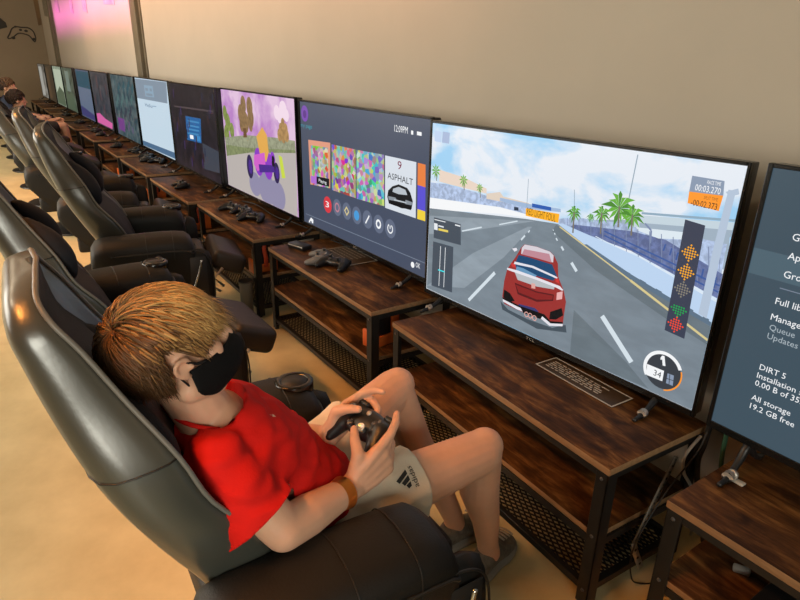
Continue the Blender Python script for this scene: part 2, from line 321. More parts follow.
SCREEN_SHAPES = {
 'racing': [
  ('fence',[(0.011,0.4392),(0.0978,0.4465),(0.2284,0.4445),(0.3691,0.4391),(0.505,0.4415),(0.5085,0.415),(0.372,0.4134),(0.011,0.3806)]),
  ('sand',[(0.0569,0.4929),(0.1905,0.485),(0.3035,0.465),(0.3052,0.4486),(0.11,0.4485),(0.0598,0.4501)]),
  ('leaf',[(0.0382,0.4821),(0.0522,0.4869),(0.065,0.4914),(0.0502,0.4942)]),
  ('leaf',[(0.0382,0.4821),(0.0485,0.4966),(0.0534,0.5067),(0.0427,0.5007)]),
  ('leaf',[(0.0382,0.4821),(0.04,0.5014),(0.0347,0.5109),(0.0331,0.5005)]),
  ('leaf',[(0.0382,0.4821),(0.0306,0.4991),(0.0177,0.5022),(0.0259,0.4935)]),
  ('leaf',[(0.0382,0.4821),(0.0248,0.4907),(0.011,0.4845),(0.0245,0.4831)]),
  ('leaf',[(0.0382,0.4821),(0.0253,0.4802),(0.0159,0.4662),(0.0295,0.4741)]),
  ('leaf',[(0.0382,0.4821),(0.0318,0.4724),(0.032,0.4558),(0.0386,0.4707)]),
  ('leaf',[(0.0382,0.4821),(0.0413,0.4711),(0.051,0.4582),(0.0475,0.4746)]),
  ('leaf',[(0.0382,0.4821),(0.0494,0.4768),(0.064,0.4723),(0.0521,0.4839)]),
  ('trunk',[(0.0362,0.4858),(0.0425,0.4498),(0.0464,0.4505),(0.0402,0.4865)]),
  ('leaf',[(0.189,0.4714),(0.201,0.4761),(0.2119,0.4795),(0.1992,0.4823)]),
  ('leaf',[(0.189,0.4714),(0.1978,0.4844),(0.202,0.4926),(0.1928,0.488)]),
  ('leaf',[(0.189,0.4714),(0.1905,0.4885),(0.186,0.4963),(0.1846,0.4877)]),
  ('leaf',[(0.189,0.4714),(0.1825,0.4865),(0.1714,0.4888),(0.1784,0.4817)]),
  ('leaf',[(0.189,0.4714),(0.1775,0.4793),(0.165,0.4736),(0.1772,0.4728)]),
  ('leaf',[(0.189,0.4714),(0.1779,0.4703),(0.1699,0.4579),(0.1815,0.4651)]),
  ('leaf',[(0.189,0.4714),(0.1835,0.4637),(0.1837,0.449),(0.1893,0.4622)]),
  ('leaf',[(0.189,0.4714),(0.1916,0.4626),(0.1999,0.4511),(0.1969,0.4656)]),
  ('leaf',[(0.189,0.4714),(0.1985,0.4675),(0.2111,0.4631),(0.2008,0.4735)]),
  ('trunk',[(0.187,0.4751),(0.1935,0.4408),(0.1974,0.4416),(0.1909,0.4758)]),
  ('leaf',[(0.2712,0.4593),(0.2802,0.4638),(0.2884,0.4657),(0.2789,0.4685)]),
  ('leaf',[(0.2712,0.4593),(0.2778,0.4701),(0.281,0.4755),(0.2741,0.4727)]),
  ('leaf',[(0.2712,0.4593),(0.2723,0.4732),(0.269,0.4782),(0.2679,0.4725)]),
  ('leaf',[(0.2712,0.4593),(0.2663,0.4717),(0.258,0.4726),(0.2633,0.4681)]),
  ('leaf',[(0.2712,0.4593),(0.2626,0.4663),(0.2532,0.4612),(0.2624,0.4614)]),
  ('leaf',[(0.2712,0.4593),(0.2629,0.4595),(0.2569,0.4495),(0.2656,0.4556)]),
  ('leaf',[(0.2712,0.4593),(0.2671,0.4545),(0.2672,0.4428),(0.2715,0.4534)]),
  ('leaf',[(0.2712,0.4593),(0.2732,0.4537),(0.2794,0.4443),(0.2772,0.4559)]),
  ('leaf',[(0.2712,0.4593),(0.2784,0.4574),(0.2878,0.4534),(0.2801,0.4619)]),
  ('trunk',[(0.2693,0.463),(0.2758,0.4296),(0.2798,0.4303),(0.2732,0.4637)]),
  ('white',[(0.011,0.3823),(0.3718,0.4156),(0.5085,0.415),(0.5096,0.4067),(0.3743,0.3935),(0.011,0.3364)]),
  ('house',[(0.3052,0.4486),(0.3663,0.4645),(0.3829,0.4527),(0.4944,0.4515),(0.496,0.4397),(0.307,0.4314)]),
  ('roofblue',[(0.3683,0.4464),(0.5039,0.4498),(0.6171,0.4578),(0.6186,0.4479),(0.4967,0.4341),(0.3695,0.4354)]),
  ('road',[(0.011,0.3415),(0.3118,0.3785),(0.4864,0.4001),(0.6157,0.4112),(0.8767,0.3261),(1.114,0.2649),(1.114,0.2654),(1.114,0.019),(0.6591,0.019),(0.013,0.0201)]),
  ('roadlight',[(0.011,0.313),(0.4781,0.3927),(0.526,0.4015),(0.2318,0.3024),(0.011,0.2398)]),
  ('roadlight',[(0.2279,0.0867),(0.4081,0.252),(0.5162,0.3811),(0.4985,0.3772),(0.2612,0.2293),(0.0125,0.0292)]),
  ('roaddark',[(0.5944,0.3848),(0.6078,0.4082),(0.8778,0.3201),(1.114,0.2582),(1.114,0.2099),(0.9972,0.2392),(0.7659,0.3072)]),
  ('roaddark',[(0.7183,0.019),(0.7103,0.1656),(0.9088,0.0722),(0.9869,0.0239),(0.8187,0.019)]),
  ('bridge2',[(0.8691,0.4779),(1.1076,0.5117),(1.114,0.4654),(1.114,0.4075),(1.0081,0.4358),(0.729,0.4279),(0.7257,0.4476)]),
  ('fence',[(0.615,0.4271),(0.6673,0.4433),(0.8521,0.4614),(0.9525,0.4662),(1.1081,0.4697),(1.114,0.3335),(0.8648,0.3915),(0.6175,0.4103)]),
  ('fencedark',[(0.6706,0.4218),(0.8552,0.4441),(0.9569,0.4441),(1.114,0.3965),(1.114,0.3347),(0.8648,0.3915),(0.6566,0.4095)]),
  ('pale',[(0.8647,0.4643),(0.9999,0.4759),(1.004,0.4559),(0.9366,0.4429),(0.8742,0.4505)]),
  ('bridge',[(0.8473,0.4879),(1.114,0.5234),(1.114,0.4943),(0.8531,0.4557)]),
  ('bridge2',[(0.8765,0.4715),(1.114,0.5048),(1.114,0.4883),(0.8788,0.459)]),
  ('railing',[(0.8784,0.4947),(1.114,0.5248),(1.114,0.5307),(0.8777,0.5006)]),
  ('post',[(0.6435,0.4358),(0.6468,0.4141),(0.649,0.4144),(0.6457,0.4362)]),
  ('post',[(0.6853,0.44),(0.6906,0.4076),(0.6928,0.408),(0.6874,0.4404)]),
  ('post',[(0.7256,0.444),(0.733,0.4014),(0.7351,0.4018),(0.7277,0.4443)]),
  ('post',[(0.7645,0.4475),(0.774,0.3954),(0.7761,0.3958),(0.7667,0.4479)]),
  ('post',[(0.8021,0.4504),(0.8137,0.3895),(0.8158,0.39),(0.8043,0.4509)]),
  ('post',[(0.8386,0.4528),(0.8521,0.3839),(0.8542,0.3843),(0.8408,0.4533)]),
  ('post',[(0.874,0.4546),(0.8893,0.3784),(0.8915,0.3789),(0.8761,0.455)]),
  ('post',[(0.9083,0.4557),(0.9254,0.3731),(0.9275,0.3736),(0.9105,0.4561)]),
  ('post',[(0.9417,0.4562),(0.9604,0.368),(0.9625,0.3685),(0.9438,0.4566)]),
  ('post',[(0.9741,0.4561),(0.9944,0.363),(0.9965,0.3635),(0.9763,0.4566)]),
  ('post',[(1.0057,0.4555),(1.0273,0.3582),(1.0295,0.3586),(1.0078,0.456)]),
  ('post',[(1.0364,0.4545),(1.0593,0.3535),(1.0615,0.3539),(1.0385,0.455)]),
  ('post',[(1.0662,0.4533),(1.0904,0.3489),(1.0926,0.3494),(1.0684,0.4538)]),
  ('post',[(1.0953,0.4519),(1.114,0.3445),(1.114,0.345),(1.0974,0.4524)]),
  ('railblue',[(0.9571,0.4333),(0.9545,0.4152),(0.9585,0.4146),(0.961,0.4328)]),
  ('railblue',[(0.9757,0.427),(0.9735,0.4077),(0.9775,0.4072),(0.9797,0.4265)]),
  ('railblue',[(0.9941,0.4207),(0.9923,0.4003),(0.9962,0.3999),(0.998,0.4203)]),
  ('railblue',[(1.0121,0.4145),(1.0107,0.393),(1.0147,0.3927),(1.0161,0.4142)]),
  ('railblue',[(1.03,0.4084),(1.0289,0.3858),(1.0329,0.3856),(1.034,0.4082)]),
  ('railblue',[(1.0476,0.4024),(1.0469,0.3787),(1.0508,0.3786),(1.0516,0.4023)]),
  ('railblue',[(1.0649,0.3965),(1.0645,0.3718),(1.0685,0.3717),(1.0689,0.3965)]),
  ('railblue',[(1.082,0.3907),(1.082,0.3649),(1.086,0.3649),(1.086,0.3907)]),
  ('railblue',[(1.0988,0.385),(1.0992,0.3581),(1.1032,0.3582),(1.1028,0.385)]),
  ('railblue',[(0.775,0.4239),(1.114,0.3647),(1.114,0.3686),(0.7757,0.4279)]),
  ('railblue',[(0.7771,0.4118),(1.114,0.3483),(1.114,0.3523),(0.7778,0.4158)]),
  ('railwhite',[(0.7495,0.4035),(1.114,0.3302),(1.114,0.3326),(0.7499,0.406)]),
  ('barrier',[(0.6105,0.4128),(0.6397,0.4151),(0.8934,0.3805),(1.114,0.324),(1.114,0.2646),(0.8778,0.3201),(0.7255,0.3691)]),
  ('barrierdark',[(0.7245,0.3754),(0.8763,0.3285),(1.114,0.2704),(1.114,0.2594),(0.8648,0.3163),(0.7099,0.3705)]),
  ('barrierdark',[(0.8033,0.3464),(0.8241,0.3418),(0.8235,0.3288),(0.8027,0.3333)]),
  ('barrierdark',[(0.8561,0.3341),(0.8761,0.3297),(0.8757,0.3169),(0.8557,0.3213)]),
  ('barrierdark',[(0.9068,0.3224),(0.9259,0.3181),(0.9257,0.3056),(0.9065,0.3098)]),
  ('barrierdark',[(0.9555,0.3111),(0.9739,0.307),(0.9738,0.2947),(0.9554,0.2987)]),
  ('barrierdark',[(1.0023,0.3003),(1.02,0.2963),(1.02,0.2842),(1.0023,0.288)]),
  ('barrierdark',[(1.0474,0.2898),(1.0644,0.286),(1.0646,0.2741),(1.0475,0.2778)]),
  ('barrierdark',[(1.0908,0.2798),(1.1072,0.2761),(1.1074,0.2644),(1.091,0.2679)]),
  ('yellow',[(0.6209,0.4026),(0.8789,0.3086),(0.8802,0.3124),(0.6223,0.4063)]),
  ('yellow',[(0.8783,0.3072),(1.114,0.219),(1.114,0.2256),(0.8808,0.3138)]),
  ('lane',[(0.3695,0.1919),(0.2504,0.0512),(0.2596,0.0434),(0.3786,0.1842)]),
  ('lane',[(0.6768,0.304),(0.6993,0.2829),(0.7062,0.2902),(0.6837,0.3113)]),
  ('lane',[(0.6343,0.3445),(0.644,0.3347),(0.649,0.3396),(0.6392,0.3494)]),
  ('lane',[(0.6119,0.3657),(0.6179,0.359),(0.6216,0.3623),(0.6156,0.3691)]),
  ('lane',[(0.6035,0.3804),(0.6075,0.3759),(0.6105,0.3785),(0.6065,0.3831)]),
  ('lane',[(0.5973,0.3904),(0.5995,0.3868),(0.602,0.3884),(0.5998,0.392)]),
  ('lane',[(0.8043,0.1745),(0.9192,0.0729),(0.9298,0.0849),(0.8149,0.1865)]),
  ('lane',[(0.5072,0.3694),(0.501,0.3608),(0.5043,0.3585),(0.5105,0.367)]),
  ('lane',[(0.489,0.3489),(0.4745,0.331),(0.4791,0.3272),(0.4937,0.3451)]),
  ('lane',[(0.199,0.2924),(0.2962,0.3284),(0.2945,0.3331),(0.1972,0.2971)]),
  ('lane',[(0.4539,0.3881),(0.3752,0.3594),(0.3766,0.3557),(0.4553,0.3844)]),
  ('pole',[(0.8391,0.6441),(0.8326,0.5019),(0.8356,0.5018),(0.8421,0.6439)]),
  ('pole',[(0.4818,0.5263),(0.486,0.438),(0.488,0.4381),(0.4838,0.5264)]),
  ('pole',[(0.6571,0.5222),(0.6648,0.4726),(0.6668,0.4729),(0.6591,0.5225)]),
  ('leafdark',[(0.8109,0.4983),(0.8359,0.5027),(0.8599,0.5043),(0.8337,0.5156)]),
  ('leaf',[(0.8109,0.4983),(0.8363,0.5185),(0.8549,0.5276),(0.8285,0.5301)]),
  ('leaf',[(0.8109,0.4983),(0.8229,0.5233),(0.8271,0.5293),(0.8147,0.5275)]),
  ('leafdark',[(0.8109,0.4983),(0.8148,0.5361),(0.8065,0.5449),(0.8028,0.535)]),
  ('leaf',[(0.8109,0.4983),(0.8022,0.5327),(0.7832,0.5349),(0.7926,0.5255)]),
  ('leaf',[(0.8109,0.4983),(0.7954,0.5205),(0.7745,0.5143),(0.7908,0.5109)]),
  ('leafdark',[(0.8109,0.4983),(0.7827,0.5124),(0.7525,0.4975),(0.7821,0.4971)]),
  ('leaf',[(0.8109,0.4983),(0.7882,0.4972),(0.7688,0.4774),(0.7925,0.4862)]),
  ('leaf',[(0.8109,0.4983),(0.7934,0.4854),(0.7832,0.4622),(0.8014,0.4781)]),
  ('leafdark',[(0.8109,0.4983),(0.8,0.4707),(0.8014,0.4432),(0.8126,0.4682)]),
  ('leaf',[(0.8109,0.4983),(0.813,0.478),(0.8243,0.4591),(0.8218,0.4815)]),
  ('leaf',[(0.8109,0.4983),(0.8251,0.4776),(0.848,0.4632),(0.8329,0.4873)]),
  ('leafdark',[(0.8109,0.4983),(0.8353,0.4872),(0.8643,0.4813),(0.8387,0.5012)]),
  ('trunk',[(0.8084,0.5031),(0.8144,0.4462),(0.8194,0.4467),(0.8134,0.5036)]),
  ('leafdark',[(0.8536,0.4842),(0.8716,0.4887),(0.8889,0.4876),(0.8701,0.498)]),
  ('leaf',[(0.8536,0.4842),(0.8719,0.5001),(0.8853,0.5044),(0.8663,0.5084)]),
  ('leaf',[(0.8536,0.4842),(0.8623,0.5036),(0.8653,0.5056),(0.8563,0.5066)]),
  ('leafdark',[(0.8536,0.4842),(0.8564,0.5128),(0.8505,0.5168),(0.8478,0.512)]),
  ('leaf',[(0.8536,0.4842),(0.8473,0.5103),(0.8337,0.5097),(0.8404,0.5051)]),
  ('leaf',[(0.8536,0.4842),(0.8425,0.5015),(0.8274,0.4949),(0.8392,0.4946)]),
  ('leafdark',[(0.8536,0.4842),(0.8333,0.4957),(0.8115,0.4828),(0.8329,0.4847)]),
  ('leaf',[(0.8536,0.4842),(0.8373,0.4848),(0.8233,0.4683),(0.8404,0.4768)]),
  ('leaf',[(0.8536,0.4842),(0.841,0.4763),(0.8337,0.4573),(0.8468,0.471)]),
  ('leafdark',[(0.8536,0.4842),(0.8457,0.4657),(0.8468,0.4437),(0.8548,0.4639)]),
  ('leaf',[(0.8536,0.4842),(0.8552,0.471),(0.8632,0.4551),(0.8615,0.4735)]),
  ('leaf',[(0.8536,0.4842),(0.8639,0.4706),(0.8803,0.458),(0.8695,0.4776)]),
  ('leafdark',[(0.8536,0.4842),(0.8712,0.4776),(0.8921,0.4711),(0.8736,0.4877)]),
  ('trunk',[(0.8511,0.4889),(0.8574,0.4328),(0.8624,0.4333),(0.8561,0.4895)]),
  ('leafdark',[(0.7598,0.47),(0.7738,0.4746),(0.7873,0.472),(0.7726,0.4818)]),
  ('leaf',[(0.7598,0.47),(0.774,0.4835),(0.7845,0.485),(0.7697,0.4899)]),
  ('leaf',[(0.7598,0.47),(0.7666,0.4862),(0.7689,0.486),(0.7619,0.4885)]),
  ('leafdark',[(0.7598,0.47),(0.762,0.4933),(0.7574,0.4947),(0.7553,0.4927)]),
  ('leaf',[(0.7598,0.47),(0.7549,0.4914),(0.7443,0.4892),(0.7496,0.4874)]),
  ('leaf',[(0.7598,0.47),(0.7512,0.4846),(0.7394,0.4776),(0.7486,0.4792)]),
  ('leafdark',[(0.7598,0.47),(0.744,0.4801),(0.7271,0.4682),(0.7437,0.4715)]),
  ('leaf',[(0.7598,0.47),(0.7471,0.4715),(0.7363,0.457),(0.7496,0.4654)]),
  ('leaf',[(0.7598,0.47),(0.75,0.4649),(0.7443,0.4484),(0.7545,0.4609)]),
  ('leafdark',[(0.7598,0.47),(0.7537,0.4567),(0.7545,0.4378),(0.7608,0.4553)]),
  ('leaf',[(0.7598,0.47),(0.761,0.4608),(0.7673,0.4467),(0.7659,0.4628)]),
  ('leaf',[(0.7598,0.47),(0.7678,0.4605),(0.7806,0.449),(0.7722,0.466)]),
  ('leafdark',[(0.7598,0.47),(0.7735,0.466),(0.7897,0.4591),(0.7754,0.4738)]),
  ('trunk',[(0.7573,0.4747),(0.763,0.4158),(0.7679,0.4163),(0.7623,0.4752)]),
  ('leafdark',[(0.668,0.454),(0.681,0.4587),(0.6934,0.4557),(0.6798,0.4654)]),
  ('leaf',[(0.668,0.454),(0.6811,0.4669),(0.6908,0.4678),(0.6771,0.4729)]),
  ('leaf',[(0.668,0.454),(0.6742,0.4694),(0.6764,0.4687),(0.6699,0.4716)]),
  ('leafdark',[(0.668,0.454),(0.67,0.4761),(0.6657,0.4768),(0.6637,0.4755)]),
  ('leaf',[(0.668,0.454),(0.6634,0.4743),(0.6535,0.4716),(0.6584,0.4705)]),
  ('leaf',[(0.668,0.454),(0.6599,0.4679),(0.649,0.4609),(0.6575,0.463)]),
  ('leafdark',[(0.668,0.454),(0.6533,0.4637),(0.6376,0.4522),(0.653,0.4558)]),
  ('leaf',[(0.668,0.454),(0.6561,0.4558),(0.6461,0.4417),(0.6584,0.4501)]),
  ('leaf',[(0.668,0.454),(0.6588,0.4497),(0.6535,0.4338),(0.663,0.4459)]),
  ('leafdark',[(0.668,0.454),(0.6623,0.4421),(0.663,0.4239),(0.6688,0.4408)]),
  ('leaf',[(0.668,0.454),(0.6691,0.4459),(0.6749,0.4322),(0.6736,0.4477)]),
  ('leaf',[(0.668,0.454),(0.6753,0.4456),(0.6872,0.4343),(0.6794,0.4507)]),
  ('leafdark',[(0.668,0.454),(0.6806,0.4507),(0.6957,0.4438),(0.6824,0.4579)]),
  ('trunk',[(0.6655,0.4588),(0.6703,0.3971),(0.6753,0.3975),(0.6704,0.4592)]),
  ('leafdark',[(0.7261,0.4531),(0.7331,0.4579),(0.7398,0.4526),(0.7325,0.4615)]),
  ('leaf',[(0.7261,0.4531),(0.7332,0.4623),(0.7384,0.4591),(0.731,0.4656)]),
  ('leaf',[(0.7261,0.4531),(0.7294,0.4637),(0.7306,0.4596),(0.7271,0.4649)]),
  ('leafdark',[(0.7261,0.4531),(0.7272,0.4673),(0.7249,0.464),(0.7238,0.4669)]),
  ('leaf',[(0.7261,0.4531),(0.7236,0.4663),(0.7183,0.4612),(0.7209,0.4643)]),
  ('leaf',[(0.7261,0.4531),(0.7217,0.4629),(0.7159,0.4554),(0.7205,0.4602)]),
  ('leafdark',[(0.7261,0.4531),(0.7182,0.4606),(0.7097,0.4507),(0.718,0.4563)]),
  ('leaf',[(0.7261,0.4531),(0.7197,0.4564),(0.7143,0.4451),(0.7209,0.4533)]),
  ('leaf',[(0.7261,0.4531),(0.7212,0.4531),(0.7183,0.4408),(0.7234,0.451)]),
  ('leafdark',[(0.7261,0.4531),(0.723,0.4489),(0.7234,0.4355),(0.7265,0.4482)]),
  ('leaf',[(0.7261,0.4531),(0.7267,0.451),(0.7298,0.4399),(0.7291,0.452)]),
  ('leaf',[(0.7261,0.4531),(0.7301,0.4509),(0.7365,0.4411),(0.7322,0.4536)]),
  ('leafdark',[(0.7261,0.4531),(0.7329,0.4536),(0.741,0.4462),(0.7338,0.4575)]),
  ('post',[(0.8925,0.4717),(0.9134,0.4576),(0.9162,0.4617),(0.8953,0.4759)]),
  ('post',[(0.9123,0.4594),(0.916,0.4257),(0.921,0.4263),(0.9173,0.4599)]),
  ('column',[(1.0857,0.5952),(1.1027,0.5951),(1.1005,0.4571),(1.1015,0.2765),(1.0788,0.2827),(1.0804,0.452)]),
  ('column',[(1.0799,0.5888),(1.1064,0.6015),(1.1118,0.589),(1.0925,0.5802)]),
  ('gantry',[(0.5079,0.4541),(0.5832,0.4567),(0.5848,0.4459),(0.5095,0.4423)]),
  ('gantrydark',[(0.4353,0.4294),(0.4545,0.4309),(0.4558,0.4203),(0.4367,0.418)]),
  ('sign',[(0.4845,0.4346),(0.6168,0.4428),(0.6167,0.4153),(0.4875,0.4107)]),
  ('hud2',[(0.0708,0.6284),(0.1084,0.6276),(0.1066,0.5902),(0.0688,0.5905)]),
  ('hudfaint',[(0.0276,0.6273),(0.0662,0.6265),(0.064,0.59),(0.0275,0.5906)]),
  ('hud',[(0.0429,0.3136),(0.1914,0.3189),(0.1979,0.2426),(0.0454,0.2343)]),
  ('hudwhite',[(0.0443,0.292),(0.0647,0.293),(0.0664,0.2682),(0.0459,0.2669)]),
  ('hudyellow',[(0.0708,0.2776),(0.1253,0.2815),(0.1259,0.2733),(0.0714,0.2693)]),
  ('hudwhite',[(0.07,0.2892),(0.1,0.2908),(0.1003,0.2858),(0.0703,0.2842)]),
  ('hudwhite',[(0.0459,0.3075),(0.1084,0.3108),(0.1086,0.3075),(0.0461,0.3042)]),
  ('hudwhite',[(0.1614,0.3124),(0.1895,0.3137),(0.1899,0.309),(0.1618,0.3076)]),
  ('hud',[(0.0437,0.2201),(0.1588,0.2263),(0.1654,0.0498),(0.0444,0.0408)]),
  ('hudwhite',[(0.0865,0.2121),(0.0872,0.0526),(0.0902,0.0526),(0.0895,0.2121)]),
  ('hudwhite',[(0.114,0.2138),(0.1155,0.0559),(0.1185,0.0559),(0.117,0.2138)]),
  ('cyan',[(0.0793,0.1133),(0.1177,0.1154),(0.1174,0.1204),(0.0791,0.1183)]),
  ('hudgrey',[(0.9945,0.6135),(1.0729,0.6131),(1.077,0.5796),(0.9947,0.5752)]),
  ('orange',[(0.9947,0.5752),(1.077,0.5796),(1.0745,0.5427),(0.9964,0.5468)]),
  ('hudtower',[(0.9984,0.5066),(1.0503,0.5025),(1.0578,0.2043),(1.002,0.2082)]),
  ('amber',[(1.0045,0.4273),(1.0074,0.4244),(1.0103,0.4273),(1.0074,0.4302)]),
  ('amber',[(1.0111,0.4207),(1.014,0.4178),(1.0169,0.4207),(1.014,0.4236)]),
  ('amber',[(1.0111,0.4273),(1.014,0.4244),(1.0169,0.4273),(1.014,0.4302)]),
  ('amber',[(1.0111,0.4339),(1.014,0.431),(1.0169,0.4339),(1.014,0.4368)]),
  ('amber',[(1.0177,0.4141),(1.0206,0.4112),(1.0235,0.4141),(1.0206,0.417)]),
  ('amber',[(1.0177,0.4207),(1.0206,0.4178),(1.0235,0.4207),(1.0206,0.4236)]),
  ('amber',[(1.0177,0.4273),(1.0206,0.4244),(1.0235,0.4273),(1.0206,0.4302)]),
  ('amber',[(1.0177,0.4339),(1.0206,0.431),(1.0235,0.4339),(1.0206,0.4368)]),
  ('amber',[(1.0177,0.4405),(1.0206,0.4376),(1.0235,0.4405),(1.0206,0.4434)]),
  ('amber',[(1.0243,0.4075),(1.0272,0.4046),(1.0301,0.4075),(1.0272,0.4104)]),
  ('amber',[(1.0243,0.4141),(1.0272,0.4112),(1.0301,0.4141),(1.0272,0.417)]),
  ('amber',[(1.0243,0.4207),(1.0272,0.4178),(1.0301,0.4207),(1.0272,0.4236)]),
  ('amber',[(1.0243,0.4273),(1.0272,0.4244),(1.0301,0.4273),(1.0272,0.4302)]),
  ('amber',[(1.0243,0.4339),(1.0272,0.431),(1.0301,0.4339),(1.0272,0.4368)]),
  ('amber',[(1.0243,0.4405),(1.0272,0.4376),(1.0301,0.4405),(1.0272,0.4434)]),
  ('amber',[(1.0243,0.4471),(1.0272,0.4442),(1.0301,0.4471),(1.0272,0.45)]),
  ('amber',[(1.0309,0.4141),(1.0338,0.4112),(1.0367,0.4141),(1.0338,0.417)]),
  ('amber',[(1.0309,0.4207),(1.0338,0.4178),(1.0367,0.4207),(1.0338,0.4236)]),
  ('amber',[(1.0309,0.4273),(1.0338,0.4244),(1.0367,0.4273),(1.0338,0.4302)]),
  ('amber',[(1.0309,0.4339),(1.0338,0.431),(1.0367,0.4339),(1.0338,0.4368)]),
  ('amber',[(1.0309,0.4405),(1.0338,0.4376),(1.0367,0.4405),(1.0338,0.4434)]),
  ('amber',[(1.0375,0.4207),(1.0404,0.4178),(1.0433,0.4207),(1.0404,0.4236)]),
  ('amber',[(1.0375,0.4273),(1.0404,0.4244),(1.0433,0.4273),(1.0404,0.4302)]),
  ('amber',[(1.0375,0.4339),(1.0404,0.431),(1.0433,0.4339),(1.0404,0.4368)]),
  ('amber',[(1.0441,0.4273),(1.047,0.4244),(1.0499,0.4273),(1.047,0.4302)]),
  ('amber',[(1.0043,0.3779),(1.0072,0.375),(1.0101,0.3779),(1.0072,0.3808)]),
  ('amber',[(1.0109,0.3713),(1.0138,0.3684),(1.0167,0.3713),(1.0138,0.3742)]),
  ('amber',[(1.0109,0.3779),(1.0138,0.375),(1.0167,0.3779),(1.0138,0.3808)]),
  ('amber',[(1.0109,0.3845),(1.0138,0.3816),(1.0167,0.3845),(1.0138,0.3874)]),
  ('amber',[(1.0175,0.3647),(1.0204,0.3618),(1.0233,0.3647),(1.0204,0.3676)]),
  ('amber',[(1.0175,0.3713),(1.0204,0.3684),(1.0233,0.3713),(1.0204,0.3742)]),
  ('amber',[(1.0175,0.3779),(1.0204,0.375),(1.0233,0.3779),(1.0204,0.3808)]),
  ('amber',[(1.0175,0.3845),(1.0204,0.3816),(1.0233,0.3845),(1.0204,0.3874)]),
  ('amber',[(1.0175,0.3911),(1.0204,0.3882),(1.0233,0.3911),(1.0204,0.394)]),
  ('amber',[(1.0241,0.3581),(1.027,0.3552),(1.0299,0.3581),(1.027,0.361)]),
  ('amber',[(1.0241,0.3647),(1.027,0.3618),(1.0299,0.3647),(1.027,0.3676)]),
  ('amber',[(1.0241,0.3713),(1.027,0.3684),(1.0299,0.3713),(1.027,0.3742)]),
  ('amber',[(1.0241,0.3779),(1.027,0.375),(1.0299,0.3779),(1.027,0.3808)]),
  ('amber',[(1.0241,0.3845),(1.027,0.3816),(1.0299,0.3845),(1.027,0.3874)]),
  ('amber',[(1.0241,0.3911),(1.027,0.3882),(1.0299,0.3911),(1.027,0.394)]),
  ('amber',[(1.0241,0.3977),(1.027,0.3948),(1.0299,0.3977),(1.027,0.4006)]),
  ('amber',[(1.0307,0.3647),(1.0336,0.3618),(1.0365,0.3647),(1.0336,0.3676)]),
  ('amber',[(1.0307,0.3713),(1.0336,0.3684),(1.0365,0.3713),(1.0336,0.3742)]),
  ('amber',[(1.0307,0.3779),(1.0336,0.375),(1.0365,0.3779),(1.0336,0.3808)]),
  ('amber',[(1.0307,0.3845),(1.0336,0.3816),(1.0365,0.3845),(1.0336,0.3874)]),
  ('amber',[(1.0307,0.3911),(1.0336,0.3882),(1.0365,0.3911),(1.0336,0.394)]),
  ('amber',[(1.0373,0.3713),(1.0402,0.3684),(1.0431,0.3713),(1.0402,0.3742)]),
  ('amber',[(1.0373,0.3779),(1.0402,0.375),(1.0431,0.3779),(1.0402,0.3808)]),
  ('amber',[(1.0373,0.3845),(1.0402,0.3816),(1.0431,0.3845),(1.0402,0.3874)]),
  ('amber',[(1.0439,0.3779),(1.0468,0.375),(1.0497,0.3779),(1.0468,0.3808)]),
  ('dimlamp',[(1.0045,0.331),(1.0074,0.3281),(1.0103,0.331),(1.0074,0.3339)]),
  ('dimlamp',[(1.0111,0.3244),(1.014,0.3215),(1.0169,0.3244),(1.014,0.3273)]),
  ('dimlamp',[(1.0111,0.331),(1.014,0.3281),(1.0169,0.331),(1.014,0.3339)]),
  ('dimlamp',[(1.0111,0.3376),(1.014,0.3347),(1.0169,0.3376),(1.014,0.3405)]),
  ('dimlamp',[(1.0177,0.3178),(1.0206,0.3149),(1.0235,0.3178),(1.0206,0.3207)]),
  ('dimlamp',[(1.0177,0.3244),(1.0206,0.3215),(1.0235,0.3244),(1.0206,0.3273)]),
  ('dimlamp',[(1.0177,0.331),(1.0206,0.3281),(1.0235,0.331),(1.0206,0.3339)]),
  ('dimlamp',[(1.0177,0.3376),(1.0206,0.3347),(1.0235,0.3376),(1.0206,0.3405)]),
  ('dimlamp',[(1.0177,0.3442),(1.0206,0.3413),(1.0235,0.3442),(1.0206,0.3471)]),
  ('dimlamp',[(1.0243,0.3112),(1.0272,0.3083),(1.0301,0.3112),(1.0272,0.3141)]),
  ('dimlamp',[(1.0243,0.3178),(1.0272,0.3149),(1.0301,0.3178),(1.0272,0.3207)]),
  ('dimlamp',[(1.0243,0.3244),(1.0272,0.3215),(1.0301,0.3244),(1.0272,0.3273)]),
  ('dimlamp',[(1.0243,0.331),(1.0272,0.3281),(1.0301,0.331),(1.0272,0.3339)]),
  ('dimlamp',[(1.0243,0.3376),(1.0272,0.3347),(1.0301,0.3376),(1.0272,0.3405)]),
  ('dimlamp',[(1.0243,0.3442),(1.0272,0.3413),(1.0301,0.3442),(1.0272,0.3471)]),
  ('dimlamp',[(1.0243,0.3508),(1.0272,0.3479),(1.0301,0.3508),(1.0272,0.3537)]),
  ('dimlamp',[(1.0309,0.3178),(1.0338,0.3149),(1.0367,0.3178),(1.0338,0.3207)]),
  ('dimlamp',[(1.0309,0.3244),(1.0338,0.3215),(1.0367,0.3244),(1.0338,0.3273)]),
  ('dimlamp',[(1.0309,0.331),(1.0338,0.3281),(1.0367,0.331),(1.0338,0.3339)]),
  ('dimlamp',[(1.0309,0.3376),(1.0338,0.3347),(1.0367,0.3376),(1.0338,0.3405)]),
  ('dimlamp',[(1.0309,0.3442),(1.0338,0.3413),(1.0367,0.3442),(1.0338,0.3471)]),
  ('dimlamp',[(1.0375,0.3244),(1.0404,0.3215),(1.0433,0.3244),(1.0404,0.3273)]),
